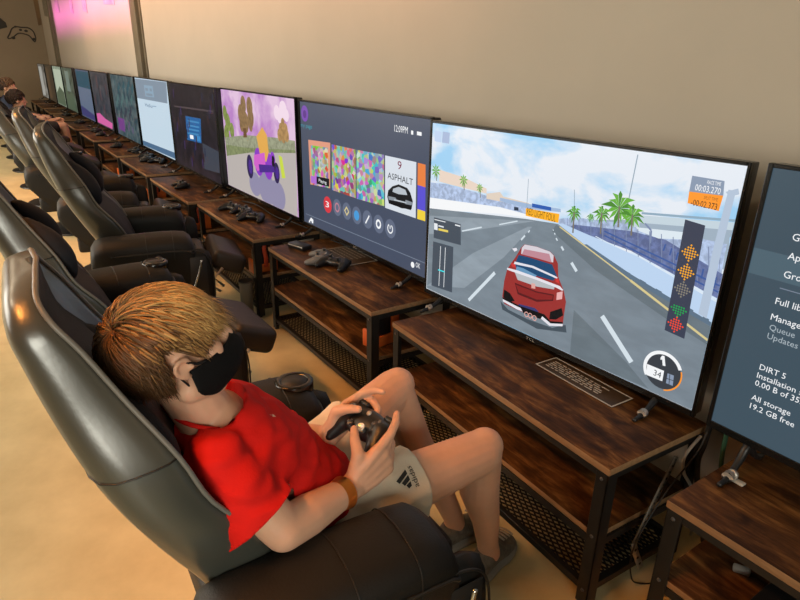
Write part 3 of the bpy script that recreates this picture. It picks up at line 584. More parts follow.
  ('dimlamp',[(1.0375,0.331),(1.0404,0.3281),(1.0433,0.331),(1.0404,0.3339)]),
  ('dimlamp',[(1.0375,0.3376),(1.0404,0.3347),(1.0433,0.3376),(1.0404,0.3405)]),
  ('dimlamp',[(1.0441,0.331),(1.047,0.3281),(1.0499,0.331),(1.047,0.3339)]),
  ('greenlamp',[(1.0059,0.2774),(1.0088,0.2745),(1.0117,0.2774),(1.0088,0.2803)]),
  ('greenlamp',[(1.0125,0.2708),(1.0154,0.2679),(1.0183,0.2708),(1.0154,0.2737)]),
  ('greenlamp',[(1.0125,0.2774),(1.0154,0.2745),(1.0183,0.2774),(1.0154,0.2803)]),
  ('greenlamp',[(1.0125,0.284),(1.0154,0.2811),(1.0183,0.284),(1.0154,0.2869)]),
  ('greenlamp',[(1.0191,0.2642),(1.022,0.2613),(1.0249,0.2642),(1.022,0.2671)]),
  ('greenlamp',[(1.0191,0.2708),(1.022,0.2679),(1.0249,0.2708),(1.022,0.2737)]),
  ('greenlamp',[(1.0191,0.2774),(1.022,0.2745),(1.0249,0.2774),(1.022,0.2803)]),
  ('greenlamp',[(1.0191,0.284),(1.022,0.2811),(1.0249,0.284),(1.022,0.2869)]),
  ('greenlamp',[(1.0257,0.2576),(1.0286,0.2547),(1.0315,0.2576),(1.0286,0.2605)]),
  ('greenlamp',[(1.0257,0.2642),(1.0286,0.2613),(1.0315,0.2642),(1.0286,0.2671)]),
  ('greenlamp',[(1.0257,0.2708),(1.0286,0.2679),(1.0315,0.2708),(1.0286,0.2737)]),
  ('greenlamp',[(1.0257,0.2774),(1.0286,0.2745),(1.0315,0.2774),(1.0286,0.2803)]),
  ('greenlamp',[(1.0257,0.284),(1.0286,0.2811),(1.0315,0.284),(1.0286,0.2869)]),
  ('greenlamp',[(1.0323,0.2642),(1.0352,0.2613),(1.0381,0.2642),(1.0352,0.2671)]),
  ('greenlamp',[(1.0323,0.2708),(1.0352,0.2679),(1.0381,0.2708),(1.0352,0.2737)]),
  ('greenlamp',[(1.0323,0.2774),(1.0352,0.2745),(1.0381,0.2774),(1.0352,0.2803)]),
  ('greenlamp',[(1.0323,0.284),(1.0352,0.2811),(1.0381,0.284),(1.0352,0.2869)]),
  ('greenlamp',[(1.0389,0.2708),(1.0418,0.2679),(1.0447,0.2708),(1.0418,0.2737)]),
  ('greenlamp',[(1.0389,0.2774),(1.0418,0.2745),(1.0447,0.2774),(1.0418,0.2803)]),
  ('greenlamp',[(1.0389,0.284),(1.0418,0.2811),(1.0447,0.284),(1.0418,0.2869)]),
  ('greenlamp',[(1.0455,0.2774),(1.0484,0.2745),(1.0513,0.2774),(1.0484,0.2803)]),
  ('redlamp',[(1.0061,0.2344),(1.009,0.2315),(1.0119,0.2344),(1.009,0.2373)]),
  ('redlamp',[(1.0127,0.2278),(1.0156,0.2249),(1.0185,0.2278),(1.0156,0.2307)]),
  ('redlamp',[(1.0127,0.2344),(1.0156,0.2315),(1.0185,0.2344),(1.0156,0.2373)]),
  ('redlamp',[(1.0127,0.241),(1.0156,0.2381),(1.0185,0.241),(1.0156,0.2439)]),
  ('redlamp',[(1.0193,0.2212),(1.0222,0.2183),(1.0251,0.2212),(1.0222,0.2241)]),
  ('redlamp',[(1.0193,0.2278),(1.0222,0.2249),(1.0251,0.2278),(1.0222,0.2307)]),
  ('redlamp',[(1.0193,0.2344),(1.0222,0.2315),(1.0251,0.2344),(1.0222,0.2373)]),
  ('redlamp',[(1.0193,0.241),(1.0222,0.2381),(1.0251,0.241),(1.0222,0.2439)]),
  ('redlamp',[(1.0193,0.2476),(1.0222,0.2447),(1.0251,0.2476),(1.0222,0.2505)]),
  ('redlamp',[(1.0259,0.2146),(1.0288,0.2117),(1.0317,0.2146),(1.0288,0.2175)]),
  ('redlamp',[(1.0259,0.2212),(1.0288,0.2183),(1.0317,0.2212),(1.0288,0.2241)]),
  ('redlamp',[(1.0259,0.2278),(1.0288,0.2249),(1.0317,0.2278),(1.0288,0.2307)]),
  ('redlamp',[(1.0259,0.2344),(1.0288,0.2315),(1.0317,0.2344),(1.0288,0.2373)]),
  ('redlamp',[(1.0259,0.241),(1.0288,0.2381),(1.0317,0.241),(1.0288,0.2439)]),
  ('redlamp',[(1.0259,0.2476),(1.0288,0.2447),(1.0317,0.2476),(1.0288,0.2505)]),
  ('redlamp',[(1.0259,0.2542),(1.0288,0.2513),(1.0317,0.2542),(1.0288,0.2571)]),
  ('redlamp',[(1.0325,0.2212),(1.0354,0.2183),(1.0383,0.2212),(1.0354,0.2241)]),
  ('redlamp',[(1.0325,0.2278),(1.0354,0.2249),(1.0383,0.2278),(1.0354,0.2307)]),
  ('redlamp',[(1.0325,0.2344),(1.0354,0.2315),(1.0383,0.2344),(1.0354,0.2373)]),
  ('redlamp',[(1.0325,0.241),(1.0354,0.2381),(1.0383,0.241),(1.0354,0.2439)]),
  ('redlamp',[(1.0325,0.2476),(1.0354,0.2447),(1.0383,0.2476),(1.0354,0.2505)]),
  ('redlamp',[(1.0391,0.2278),(1.042,0.2249),(1.0449,0.2278),(1.042,0.2307)]),
  ('redlamp',[(1.0391,0.2344),(1.042,0.2315),(1.0449,0.2344),(1.042,0.2373)]),
  ('redlamp',[(1.0391,0.241),(1.042,0.2381),(1.0449,0.241),(1.042,0.2439)]),
  ('redlamp',[(1.0457,0.2344),(1.0486,0.2315),(1.0515,0.2344),(1.0486,0.2373)]),
  ('gauge',[(1.0713,0.095),(1.07,0.1065),(1.0662,0.1175),(1.06,0.1274),(1.0517,0.1356),(1.0419,0.1418),(1.0309,0.1457),(1.0193,0.147),(1.0077,0.1457),(0.9968,0.1418),(0.9869,0.1356),(0.9787,0.1274),(0.9725,0.1175),(0.9686,0.1065),(0.9673,0.095),(0.9686,0.0834),(0.9725,0.0724),(0.9787,0.0626),(0.9869,0.0543),(0.9968,0.0481),(1.0077,0.0443),(1.0193,0.043),(1.0309,0.0443),(1.0419,0.0481),(1.0517,0.0543),(1.06,0.0626),(1.0662,0.0724),(1.07,0.0834)]),
  ('white',[(1.0701,0.1186),(1.0673,0.1238),(1.0592,0.1189),(1.0615,0.1146)]),
  ('white',[(1.0673,0.1238),(1.0641,0.1286),(1.0565,0.1229),(1.0592,0.1189)]),
  ('white',[(1.0641,0.1286),(1.0604,0.133),(1.0534,0.1266),(1.0565,0.1229)]),
  ('white',[(1.0604,0.133),(1.0562,0.1371),(1.05,0.1299),(1.0534,0.1266)]),
  ('white',[(1.0562,0.1371),(1.0517,0.1407),(1.0462,0.1329),(1.05,0.1299)]),
  ('white',[(1.0517,0.1407),(1.0468,0.1438),(1.0421,0.1355),(1.0462,0.1329)]),
  ('white',[(1.0468,0.1438),(1.0416,0.1464),(1.0378,0.1376),(1.0421,0.1355)]),
  ('white',[(1.0416,0.1464),(1.0362,0.1484),(1.0333,0.1393),(1.0378,0.1376)]),
  ('white',[(1.0362,0.1484),(1.0305,0.1498),(1.0286,0.1405),(1.0333,0.1393)]),
  ('white',[(1.0305,0.1498),(1.0248,0.1507),(1.0239,0.1413),(1.0286,0.1405)]),
  ('white',[(1.0248,0.1507),(1.019,0.151),(1.0191,0.1415),(1.0239,0.1413)]),
  ('white',[(1.019,0.151),(1.0132,0.1506),(1.0143,0.1412),(1.0191,0.1415)]),
  ('white',[(1.0132,0.1506),(1.0075,0.1497),(1.0095,0.1404),(1.0143,0.1412)]),
  ('white',[(1.0075,0.1497),(1.0019,0.1482),(1.0048,0.1392),(1.0095,0.1404)]),
  ('white',[(1.0019,0.1482),(0.9965,0.1461),(1.0004,0.1374),(1.0048,0.1392)]),
  ('white',[(0.9965,0.1461),(0.9913,0.1435),(0.9961,0.1352),(1.0004,0.1374)]),
  ('white',[(0.9913,0.1435),(0.9864,0.1403),(0.992,0.1326),(0.9961,0.1352)]),
  ('white',[(0.9864,0.1403),(0.9819,0.1367),(0.9883,0.1296),(0.992,0.1326)]),
  ('white',[(0.9819,0.1367),(0.9778,0.1326),(0.9849,0.1262),(0.9883,0.1296)]),
  ('white',[(0.9778,0.1326),(0.9742,0.1281),(0.9818,0.1225),(0.9849,0.1262)]),
  ('white',[(0.9742,0.1281),(0.971,0.1232),(0.9792,0.1184),(0.9818,0.1225)]),
  ('white',[(0.971,0.1232),(0.9683,0.1181),(0.977,0.1142),(0.9792,0.1184)]),
  ('white',[(0.9683,0.1181),(0.9662,0.1127),(0.9752,0.1097),(0.977,0.1142)]),
  ('white',[(0.9662,0.1127),(0.9646,0.1071),(0.9739,0.105),(0.9752,0.1097)]),
  ('white',[(0.9646,0.1071),(0.9637,0.1014),(0.9731,0.1003),(0.9739,0.105)]),
  ('white',[(0.9637,0.1014),(0.9633,0.0956),(0.9728,0.0955),(0.9731,0.1003)]),
  ('white',[(0.9633,0.0956),(0.9636,0.0898),(0.973,0.0907),(0.9728,0.0955)]),
  ('white',[(0.9636,0.0898),(0.9644,0.084),(0.9737,0.0859),(0.973,0.0907)]),
  ('white',[(0.9644,0.084),(0.9658,0.0784),(0.9749,0.0812),(0.9737,0.0859)]),
  ('white',[(0.9658,0.0784),(0.9678,0.073),(0.9766,0.0767),(0.9749,0.0812)]),
  ('white',[(0.9678,0.073),(0.9704,0.0678),(0.9787,0.0724),(0.9766,0.0767)]),
  ('white',[(0.9704,0.0678),(0.9734,0.0629),(0.9812,0.0683),(0.9787,0.0724)]),
  ('orange',[(1.0338,0.0409),(1.0411,0.0434),(1.0396,0.0471),(1.0328,0.0447)]),
  ('orange',[(1.0411,0.0434),(1.048,0.0469),(1.046,0.0503),(1.0396,0.0471)]),
  ('orange',[(1.048,0.0469),(1.0544,0.0513),(1.0519,0.0544),(1.046,0.0503)]),
  ('orange',[(1.0544,0.0513),(1.06,0.0565),(1.0571,0.0593),(1.0519,0.0544)]),
  ('orange',[(1.06,0.0565),(1.065,0.0625),(1.0617,0.0648),(1.0571,0.0593)]),
  ('orange',[(1.065,0.0625),(1.069,0.0691),(1.0654,0.071),(1.0617,0.0648)]),
  ('orange',[(1.069,0.0691),(1.0721,0.0762),(1.0683,0.0775),(1.0654,0.071)]),
  ('orange',[(1.0721,0.0762),(1.0742,0.0836),(1.0702,0.0845),(1.0683,0.0775)]),
  ('orange',[(1.0742,0.0836),(1.0752,0.0913),(1.0712,0.0916),(1.0702,0.0845)]),
  ('orange',[(1.0752,0.0913),(1.0752,0.099),(1.0712,0.0988),(1.0712,0.0916)]),
  ('orange',[(1.0752,0.099),(1.0741,0.1067),(1.0702,0.1059),(1.0712,0.0988)]),
  ('orange',[(1.0741,0.1067),(1.0719,0.1141),(1.0682,0.1128),(1.0702,0.1059)]),
  ('white',[(1.0109,0.1378),(1.0176,0.1385),(1.0255,0.1118),(1.0176,0.1105),(1.0131,0.1268),(1.0089,0.1237),(1.0077,0.1301)]),
  ('white',[(0.9737,0.0965),(1.0243,0.0972),(1.025,0.0661),(0.9784,0.0645)]),
  ('hudgrey',[(1.0349,0.0948),(1.0528,0.0958),(1.0554,0.066),(1.036,0.0655)]),
  ('gauge',[(1.0407,0.0942),(1.0437,0.0659),(1.0457,0.0661),(1.0427,0.0945)]),
  ('gauge',[(1.0354,0.0784),(1.0545,0.0801),(1.0543,0.0821),(1.0352,0.0804)]),
  ('shadow',[(0.416,0.0989),(0.4542,0.0799),(0.5409,0.0755),(0.6442,0.0827),(0.6928,0.1105),(0.7,0.0872),(0.5845,0.0572),(0.4283,0.0711)]),
  ('carred',[(0.4848,0.3056),(0.4969,0.3201),(0.5481,0.3252),(0.6021,0.3227),(0.6182,0.3146),(0.636,0.2937),(0.6435,0.2526),(0.6694,0.2169),(0.6832,0.1837),(0.6821,0.1324),(0.6828,0.1036),(0.6357,0.0882),(0.603,0.0977),(0.5304,0.0924),(0.4346,0.0945),(0.4228,0.1187),(0.4253,0.175),(0.4335,0.2182),(0.448,0.2423),(0.4659,0.2702)]),
  ('carpale',[(0.488,0.3064),(0.4986,0.3198),(0.5482,0.3246),(0.6006,0.3223),(0.6167,0.3143),(0.6178,0.2918),(0.5525,0.293),(0.4874,0.2856)]),
  ('pinkglass',[(0.4989,0.3046),(0.5995,0.3147),(0.6127,0.2904),(0.5531,0.2888),(0.4907,0.2852)]),
  ('glass',[(0.4773,0.2797),(0.5139,0.2829),(0.615,0.2849),(0.6381,0.2542),(0.626,0.235),(0.5608,0.2316),(0.4616,0.2361)]),
  ('glasslight',[(0.4739,0.2395),(0.5029,0.241),(0.5606,0.2335),(0.554,0.2232),(0.4714,0.2256)]),
  ('carwhite',[(0.4637,0.2532),(0.5411,0.2601),(0.6272,0.2528),(0.6409,0.2506),(0.6394,0.2452),(0.6205,0.2471),(0.5381,0.2528),(0.4606,0.2444)]),
  ('cartrim',[(0.4681,0.218),(0.5617,0.2254),(0.6349,0.2251),(0.6335,0.2088),(0.5655,0.1974),(0.4836,0.1957)]),
  ('carwhite',[(0.4329,0.2234),(0.4796,0.2272),(0.5614,0.2273),(0.6534,0.2257),(0.6679,0.2177),(0.664,0.214),(0.6398,0.2171),(0.5626,0.2186),(0.4724,0.2172),(0.4336,0.2169)]),
  ('cardark',[(0.4724,0.1823),(0.5676,0.1817),(0.6359,0.1924),(0.6353,0.1711),(0.5723,0.147),(0.4896,0.147)]),
  ('carred2',[(0.4773,0.1771),(0.5682,0.1773),(0.6329,0.1876),(0.631,0.1742),(0.5713,0.1546),(0.4929,0.1548)]),
  ('carbadge',[(0.5424,0.2021),(0.5582,0.2043),(0.5604,0.188),(0.5445,0.1857)]),
  ('redlight',[(0.4476,0.2455),(0.4674,0.2443),(0.4703,0.2339),(0.4533,0.2338)]),
  ('carpink',[(0.6458,0.2019),(0.6664,0.2128),(0.6679,0.1881),(0.6471,0.1781)]),
  ('redlight',[(0.634,0.2467),(0.6467,0.2461),(0.6509,0.233),(0.6358,0.2347)]),
  ('black',[(0.4288,0.145),(0.4559,0.1397),(0.4801,0.12),(0.4595,0.1097),(0.4276,0.1167)]),
  ('black',[(0.6294,0.1321),(0.6707,0.1592),(0.6798,0.138),(0.6548,0.1149),(0.6291,0.107)]),
  ('carplate',[(0.4978,0.1155),(0.5674,0.1241),(0.5843,0.1178),(0.57,0.1048),(0.4995,0.1023)]),
  ('black',[(0.4232,0.1153),(0.5027,0.1103),(0.6083,0.1162),(0.6337,0.1021),(0.6809,0.1159),(0.683,0.1069),(0.6316,0.0894),(0.603,0.0977),(0.4962,0.0943),(0.4289,0.1052)]),
  ('carwhite',[(0.4257,0.1091),(0.4949,0.1043),(0.6018,0.1066),(0.6363,0.0951),(0.6826,0.11),(0.6823,0.1021),(0.6322,0.0856),(0.5992,0.0963),(0.4919,0.0942),(0.4285,0.1009)]),
  ('black',[(0.5076,0.1051),(0.6014,0.1091),(0.5954,0.095),(0.5221,0.0909)]),
  ('carbadge',[(0.5451,0.0908),(0.5438,0.0955),(0.5412,0.094),(0.5421,0.0908)]),
  ('carbadge',[(0.5438,0.0955),(0.5403,0.099),(0.5388,0.0964),(0.5412,0.094)]),
  ('carbadge',[(0.5403,0.099),(0.5356,0.1003),(0.5356,0.0973),(0.5388,0.0964)]),
  ('carbadge',[(0.5356,0.1003),(0.5308,0.099),(0.5323,0.0964),(0.5356,0.0973)]),
  ('carbadge',[(0.5308,0.099),(0.5274,0.0955),(0.53,0.094),(0.5323,0.0964)]),
  ('carbadge',[(0.5274,0.0955),(0.5261,0.0908),(0.5291,0.0908),(0.53,0.094)]),
  ('carbadge',[(0.5261,0.0908),(0.5274,0.086),(0.53,0.0875),(0.5291,0.0908)]),
  ('carbadge',[(0.5274,0.086),(0.5308,0.0825),(0.5323,0.0851),(0.53,0.0875)]),
  ('carbadge',[(0.5308,0.0825),(0.5356,0.0813),(0.5356,0.0843),(0.5323,0.0851)]),
  ('carbadge',[(0.5356,0.0813),(0.5403,0.0825),(0.5388,0.0851),(0.5356,0.0843)]),
  ('carbadge',[(0.5403,0.0825),(0.5438,0.086),(0.5412,0.0875),(0.5388,0.0851)]),
  ('carbadge',[(0.5438,0.086),(0.5451,0.0908),(0.5421,0.0908),(0.5412,0.0875)]),
  ('carbadge',[(0.5616,0.0918),(0.5603,0.0965),(0.5577,0.095),(0.5586,0.0918)]),
  ('carbadge',[(0.5603,0.0965),(0.5568,0.1),(0.5553,0.0974),(0.5577,0.095)]),
  ('carbadge',[(0.5568,0.1),(0.5521,0.1013),(0.5521,0.0983),(0.5553,0.0974)]),
  ('carbadge',[(0.5521,0.1013),(0.5473,0.1),(0.5488,0.0974),(0.5521,0.0983)]),
  ('carbadge',[(0.5473,0.1),(0.5438,0.0965),(0.5464,0.095),(0.5488,0.0974)]),
  ('carbadge',[(0.5438,0.0965),(0.5426,0.0918),(0.5456,0.0918),(0.5464,0.095)]),
  ('carbadge',[(0.5426,0.0918),(0.5438,0.087),(0.5464,0.0885),(0.5456,0.0918)]),
  ('carbadge',[(0.5438,0.087),(0.5473,0.0835),(0.5488,0.0861),(0.5464,0.0885)]),
  ('carbadge',[(0.5473,0.0835),(0.5521,0.0823),(0.5521,0.0853),(0.5488,0.0861)]),
  ('carbadge',[(0.5521,0.0823),(0.5568,0.0835),(0.5553,0.0861),(0.5521,0.0853)]),
  ('carbadge',[(0.5568,0.0835),(0.5603,0.087),(0.5577,0.0885),(0.5553,0.0861)]),
  ('carbadge',[(0.5603,0.087),(0.5616,0.0918),(0.5586,0.0918),(0.5577,0.0885)]),
  ('carbadge',[(0.5798,0.0901),(0.5785,0.0948),(0.5759,0.0933),(0.5768,0.0901)]),
  ('carbadge',[(0.5785,0.0948),(0.5751,0.0983),(0.5736,0.0957),(0.5759,0.0933)]),
  ('carbadge',[(0.5751,0.0983),(0.5703,0.0996),(0.5703,0.0966),(0.5736,0.0957)]),
  ('carbadge',[(0.5703,0.0996),(0.5656,0.0983),(0.5671,0.0957),(0.5703,0.0966)]),
  ('carbadge',[(0.5656,0.0983),(0.5621,0.0948),(0.5647,0.0933),(0.5671,0.0957)]),
  ('carbadge',[(0.5621,0.0948),(0.5608,0.0901),(0.5638,0.0901),(0.5647,0.0933)]),
  ('carbadge',[(0.5608,0.0901),(0.5621,0.0853),(0.5647,0.0868),(0.5638,0.0901)]),
  ('carbadge',[(0.5621,0.0853),(0.5656,0.0818),(0.5671,0.0844),(0.5647,0.0868)]),
  ('carbadge',[(0.5656,0.0818),(0.5703,0.0806),(0.5703,0.0836),(0.5671,0.0844)]),
  ('carbadge',[(0.5703,0.0806),(0.5751,0.0818),(0.5736,0.0844),(0.5703,0.0836)]),
  ('carbadge',[(0.5751,0.0818),(0.5785,0.0853),(0.5759,0.0868),(0.5736,0.0844)]),
  ('carbadge',[(0.5785,0.0853),(0.5798,0.0901),(0.5768,0.0901),(0.5759,0.0868)]),
  ('carwhite',[(0.4478,0.2937),(0.4663,0.3009),(0.4713,0.2944),(0.4597,0.2863)]),
 ],
 'menu': [
  ('coverA',[(0.0915,0.4629),(0.326,0.4736),(0.3157,0.2509),(0.0987,0.2347)]),
  ('coverB',[(0.3412,0.4681),(0.5645,0.4703),(0.5643,0.2476),(0.3346,0.2465)]),
  ('coverC',[(0.5726,0.4699),(0.799,0.4768),(0.8056,0.2573),(0.5727,0.2463)]),
  ('asphalt',[(0.8085,0.4755),(1.0318,0.4778),(1.039,0.2537),(0.8131,0.252)]),
  ('coverE',[(1.0421,0.4768),(1.0925,0.4767),(1.1037,0.255),(1.0496,0.2535)]),
  ('peach',[(0.0915,0.4629),(0.326,0.4736),(0.3217,0.4483),(0.0965,0.4372)]),
  ('peach',[(0.0915,0.4629),(0.1159,0.464),(0.1237,0.2372),(0.0987,0.2347)]),
  ('peach',[(0.3041,0.4726),(0.326,0.4736),(0.3157,0.2509),(0.2963,0.2491)]),
  ('dark',[(0.1723,0.2881),(0.3083,0.2972),(0.3064,0.257),(0.1698,0.2497)]),
  ('coverFy',[(0.1065,0.2441),(0.1697,0.2481),(0.1722,0.2865),(0.1057,0.2809)]),
  ('coverEo',[(1.0421,0.4768),(1.0925,0.4767),(1.0977,0.3894),(1.0446,0.3901)]),
  ('coverEy',[(1.0496,0.294),(1.1013,0.2945),(1.1037,0.255),(1.0496,0.2535)]),
  ('ink',[(0.8355,0.3313),(0.8678,0.3552),(0.9132,0.3706),(0.9755,0.3659),(0.9979,0.3497),(1.0165,0.3191),(1.0095,0.286),(0.9393,0.2745),(0.8415,0.2791),(0.8289,0.3035)]),
  ('asphalt2',[(0.8727,0.3456),(0.9136,0.3604),(0.9628,0.3561),(0.9768,0.3371),(0.9146,0.3296),(0.8685,0.3318)]),
  ('grey',[(0.836,0.3075),(0.8923,0.3112),(0.9043,0.2978),(0.8412,0.2924)]),
  ('grey',[(0.9645,0.3156),(1.0124,0.3145),(1.0088,0.3011),(0.9652,0.2978)]),
  ('black',[(0.8412,0.2898),(1.009,0.2961),(1.0054,0.28),(0.8934,0.2759),(0.8415,0.2765)]),
  ('asphalt2',[(0.8812,0.2969),(0.9717,0.3011),(0.9714,0.3071),(0.8809,0.3029)]),
  ('red',[(0.3276,0.1627),(0.3262,0.1736),(0.322,0.1837),(0.3153,0.1924),(0.3066,0.1991),(0.2965,0.2033),(0.2856,0.2047),(0.2747,0.2033),(0.2646,0.1991),(0.2559,0.1924),(0.2492,0.1837),(0.245,0.1736),(0.2436,0.1627),(0.245,0.1518),(0.2492,0.1417),(0.2559,0.133),(0.2646,0.1263),(0.2747,0.1221),(0.2856,0.1207),(0.2965,0.1221),(0.3066,0.1263),(0.3153,0.133),(0.322,0.1417),(0.3262,0.1518)]),
  ('icon',[(0.4269,0.1682),(0.4254,0.179),(0.4212,0.1892),(0.4146,0.1979),(0.4059,0.2045),(0.3957,0.2087),(0.3849,0.2102),(0.374,0.2087),(0.3639,0.2045),(0.3552,0.1979),(0.3485,0.1892),(0.3443,0.179),(0.3429,0.1682),(0.3443,0.1573),(0.3485,0.1472),(0.3552,0.1385),(0.3639,0.1318),(0.374,0.1276),(0.3849,0.1262),(0.3957,0.1276),(0.4059,0.1318),(0.4146,0.1385),(0.4212,0.1472),(0.4254,0.1573)]),
  ('icon',[(0.5211,0.1688),(0.5197,0.1797),(0.5155,0.1898),(0.5088,0.1985),(0.5001,0.2052),(0.49,0.2094),(0.4791,0.2108),(0.4683,0.2094),(0.4581,0.2052),(0.4494,0.1985),(0.4428,0.1898),(0.4386,0.1797),(0.4371,0.1688),(0.4386,0.158),(0.4428,0.1478),(0.4494,0.1391),(0.4581,0.1324),(0.4683,0.1283),(0.4791,0.1268),(0.49,0.1283),(0.5001,0.1324),(0.5088,0.1391),(0.5155,0.1478),(0.5197,0.158)]),
  ('icon',[(0.6137,0.1671),(0.6123,0.1779),(0.6081,0.1881),(0.6014,0.1968),(0.5927,0.2034),(0.5826,0.2076),(0.5717,0.2091),(0.5609,0.2076),(0.5507,0.2034),(0.542,0.1968),(0.5354,0.1881),(0.5312,0.1779),(0.5297,0.1671),(0.5312,0.1562),(0.5354,0.1461),(0.542,0.1374),(0.5507,0.1307),(0.5609,0.1265),(0.5717,0.1251),(0.5826,0.1265),(0.5927,0.1307),(0.6014,0.1374),(0.6081,0.1461),(0.6123,0.1562)]),
  ('icon',[(0.7101,0.1686),(0.7087,0.1795),(0.7045,0.1896),(0.6978,0.1983),(0.6891,0.205),(0.679,0.2092),(0.6681,0.2106),(0.6572,0.2092),(0.6471,0.205),(0.6384,0.1983),(0.6317,0.1896),(0.6275,0.1795),(0.6261,0.1686),(0.6275,0.1577),(0.6317,0.1476),(0.6384,0.1389),(0.6471,0.1322),(0.6572,0.128),(0.6681,0.1266),(0.679,0.128),(0.6891,0.1322),(0.6978,0.1389),(0.7045,0.1476),(0.7087,0.1577)]),
  ('icon',[(0.8041,0.1678),(0.8027,0.1786),(0.7985,0.1888),(0.7918,0.1975),(0.7831,0.2041),(0.773,0.2083),(0.7621,0.2098),(0.7513,0.2083),(0.7411,0.2041),(0.7324,0.1975),(0.7258,0.1888),(0.7216,0.1786),(0.7201,0.1678),(0.7216,0.1569),(0.7258,0.1468),(0.7324,0.1381),(0.7411,0.1314),(0.7513,0.1272),(0.7621,0.1258),(0.773,0.1272),(0.7831,0.1314),(0.7918,0.1381),(0.7985,0.1468),(0.8027,0.1569)]),
  ('icon',[(0.8983,0.1681),(0.8968,0.179),(0.8926,0.1891),(0.886,0.1978),(0.8773,0.2045),(0.8671,0.2087),(0.8563,0.2101),(0.8454,0.2087),(0.8353,0.2045),(0.8266,0.1978),(0.8199,0.1891),(0.8157,0.179),(0.8143,0.1681),(0.8157,0.1572),(0.8199,0.1471),(0.8266,0.1384),(0.8353,0.1317),(0.8454,0.1275),(0.8563,0.1261),(0.8671,0.1275),(0.8773,0.1317),(0.886,0.1384),(0.8926,0.1471),(0.8968,0.1572)]),
  ('pinkline',[(0.4089,0.1682),(0.407,0.1774),(0.3996,0.1743),(0.4009,0.1682)]),
  ('pinkline',[(0.407,0.1774),(0.4018,0.1851),(0.3962,0.1795),(0.3996,0.1743)]),
  ('pinkline',[(0.4018,0.1851),(0.394,0.1903),(0.391,0.183),(0.3962,0.1795)]),
  ('pinkline',[(0.394,0.1903),(0.3849,0.1922),(0.3849,0.1842),(0.391,0.183)]),
  ('pinkline',[(0.3849,0.1922),(0.3757,0.1903),(0.3787,0.183),(0.3849,0.1842)]),
  ('pinkline',[(0.3757,0.1903),(0.3679,0.1851),(0.3735,0.1795),(0.3787,0.183)]),
  ('pinkline',[(0.3679,0.1851),(0.3627,0.1774),(0.3701,0.1743),(0.3735,0.1795)]),
  ('pinkline',[(0.3627,0.1774),(0.3609,0.1682),(0.3689,0.1682),(0.3701,0.1743)]),
  ('pinkline',[(0.3609,0.1682),(0.3627,0.159),(0.3701,0.162),(0.3689,0.1682)]),
  ('pinkline',[(0.3627,0.159),(0.3679,0.1512),(0.3735,0.1569),(0.3701,0.162)]),
  ('pinkline',[(0.3679,0.1512),(0.3757,0.146),(0.3787,0.1534),(0.3735,0.1569)]),
  ('pinkline',[(0.3757,0.146),(0.3849,0.1442),(0.3849,0.1522),(0.3787,0.1534)]),
  ('pinkline',[(0.3849,0.1442),(0.394,0.146),(0.391,0.1534),(0.3849,0.1522)]),
  ('pinkline',[(0.394,0.146),(0.4018,0.1512),(0.3962,0.1569),(0.391,0.1534)]),
  ('pinkline',[(0.4018,0.1512),(0.407,0.159),(0.3996,0.162),(0.3962,0.1569)]),
  ('pinkline',[(0.407,0.159),(0.4089,0.1682),(0.4009,0.1682),(0.3996,0.162)]),
  ('yellow',[(0.5031,0.1688),(0.4791,0.1928),(0.4791,0.1828),(0.4931,0.1688)]),
  ('yellow',[(0.4791,0.1928),(0.4551,0.1688),(0.4651,0.1688),(0.4791,0.1828)]),
  ('yellow',[(0.4551,0.1688),(0.4791,0.1448),(0.4791,0.1548),(0.4651,0.1688)]),
  ('yellow',[(0.4791,0.1448),(0.5031,0.1688),(0.4931,0.1688),(0.4791,0.1548)]),
  ('skyblue',[(0.5957,0.1671),(0.5939,0.1763),(0.5887,0.184),(0.5809,0.1892),(0.5717,0.1911),(0.5626,0.1892),(0.5548,0.184),(0.5496,0.1763),(0.5477,0.1671),(0.5496,0.1579),(0.5548,0.1501),(0.5626,0.1449),(0.5717,0.1431),(0.5809,0.1449),(0.5887,0.1501),(0.5939,0.1579)]),
  ('white',[(0.6551,0.1452),(0.6872,0.1868),(0.6809,0.1917),(0.6487,0.1501)]),
  ('white',[(0.7841,0.1678),(0.7799,0.1807),(0.7718,0.1748),(0.7741,0.1678)]),
  ('white',[(0.7799,0.1807),(0.7689,0.1887),(0.7658,0.1792),(0.7718,0.1748)]),
  ('white',[(0.7689,0.1887),(0.7553,0.1887),(0.7584,0.1792),(0.7658,0.1792)]),
  ('white',[(0.7553,0.1887),(0.7443,0.1807),(0.7524,0.1748),(0.7584,0.1792)]),
  ('white',[(0.7443,0.1807),(0.7401,0.1678),(0.7501,0.1678),(0.7524,0.1748)]),
  ('white',[(0.7401,0.1678),(0.7443,0.1548),(0.7524,0.1607),(0.7501,0.1678)]),
  ('white',[(0.7443,0.1548),(0.7553,0.1468),(0.7584,0.1564),(0.7524,0.1607)]),
  ('white',[(0.7553,0.1468),(0.7689,0.1468),(0.7658,0.1564),(0.7584,0.1564)]),
  ('white',[(0.7689,0.1468),(0.7799,0.1548),(0.7718,0.1607),(0.7658,0.1564)]),
  ('white',[(0.7799,0.1548),(0.7841,0.1678),(0.7741,0.1678),(0.7718,0.1607)]),
  ('white',[(0.8453,0.1872),(0.8391,0.1818),(0.8438,0.1781),(0.8483,0.182)]),
  ('white',[(0.8391,0.1818),(0.8352,0.1746),(0.841,0.1728),(0.8438,0.1781)]),
  ('white',[(0.8352,0.1746),(0.8343,0.1665),(0.8403,0.1669),(0.841,0.1728)]),
  ('white',[(0.8343,0.1665),(0.8364,0.1586),(0.8418,0.1612),(0.8403,0.1669)]),
  ('white',[(0.8364,0.1586),(0.8413,0.152),(0.8454,0.1564),(0.8418,0.1612)]),
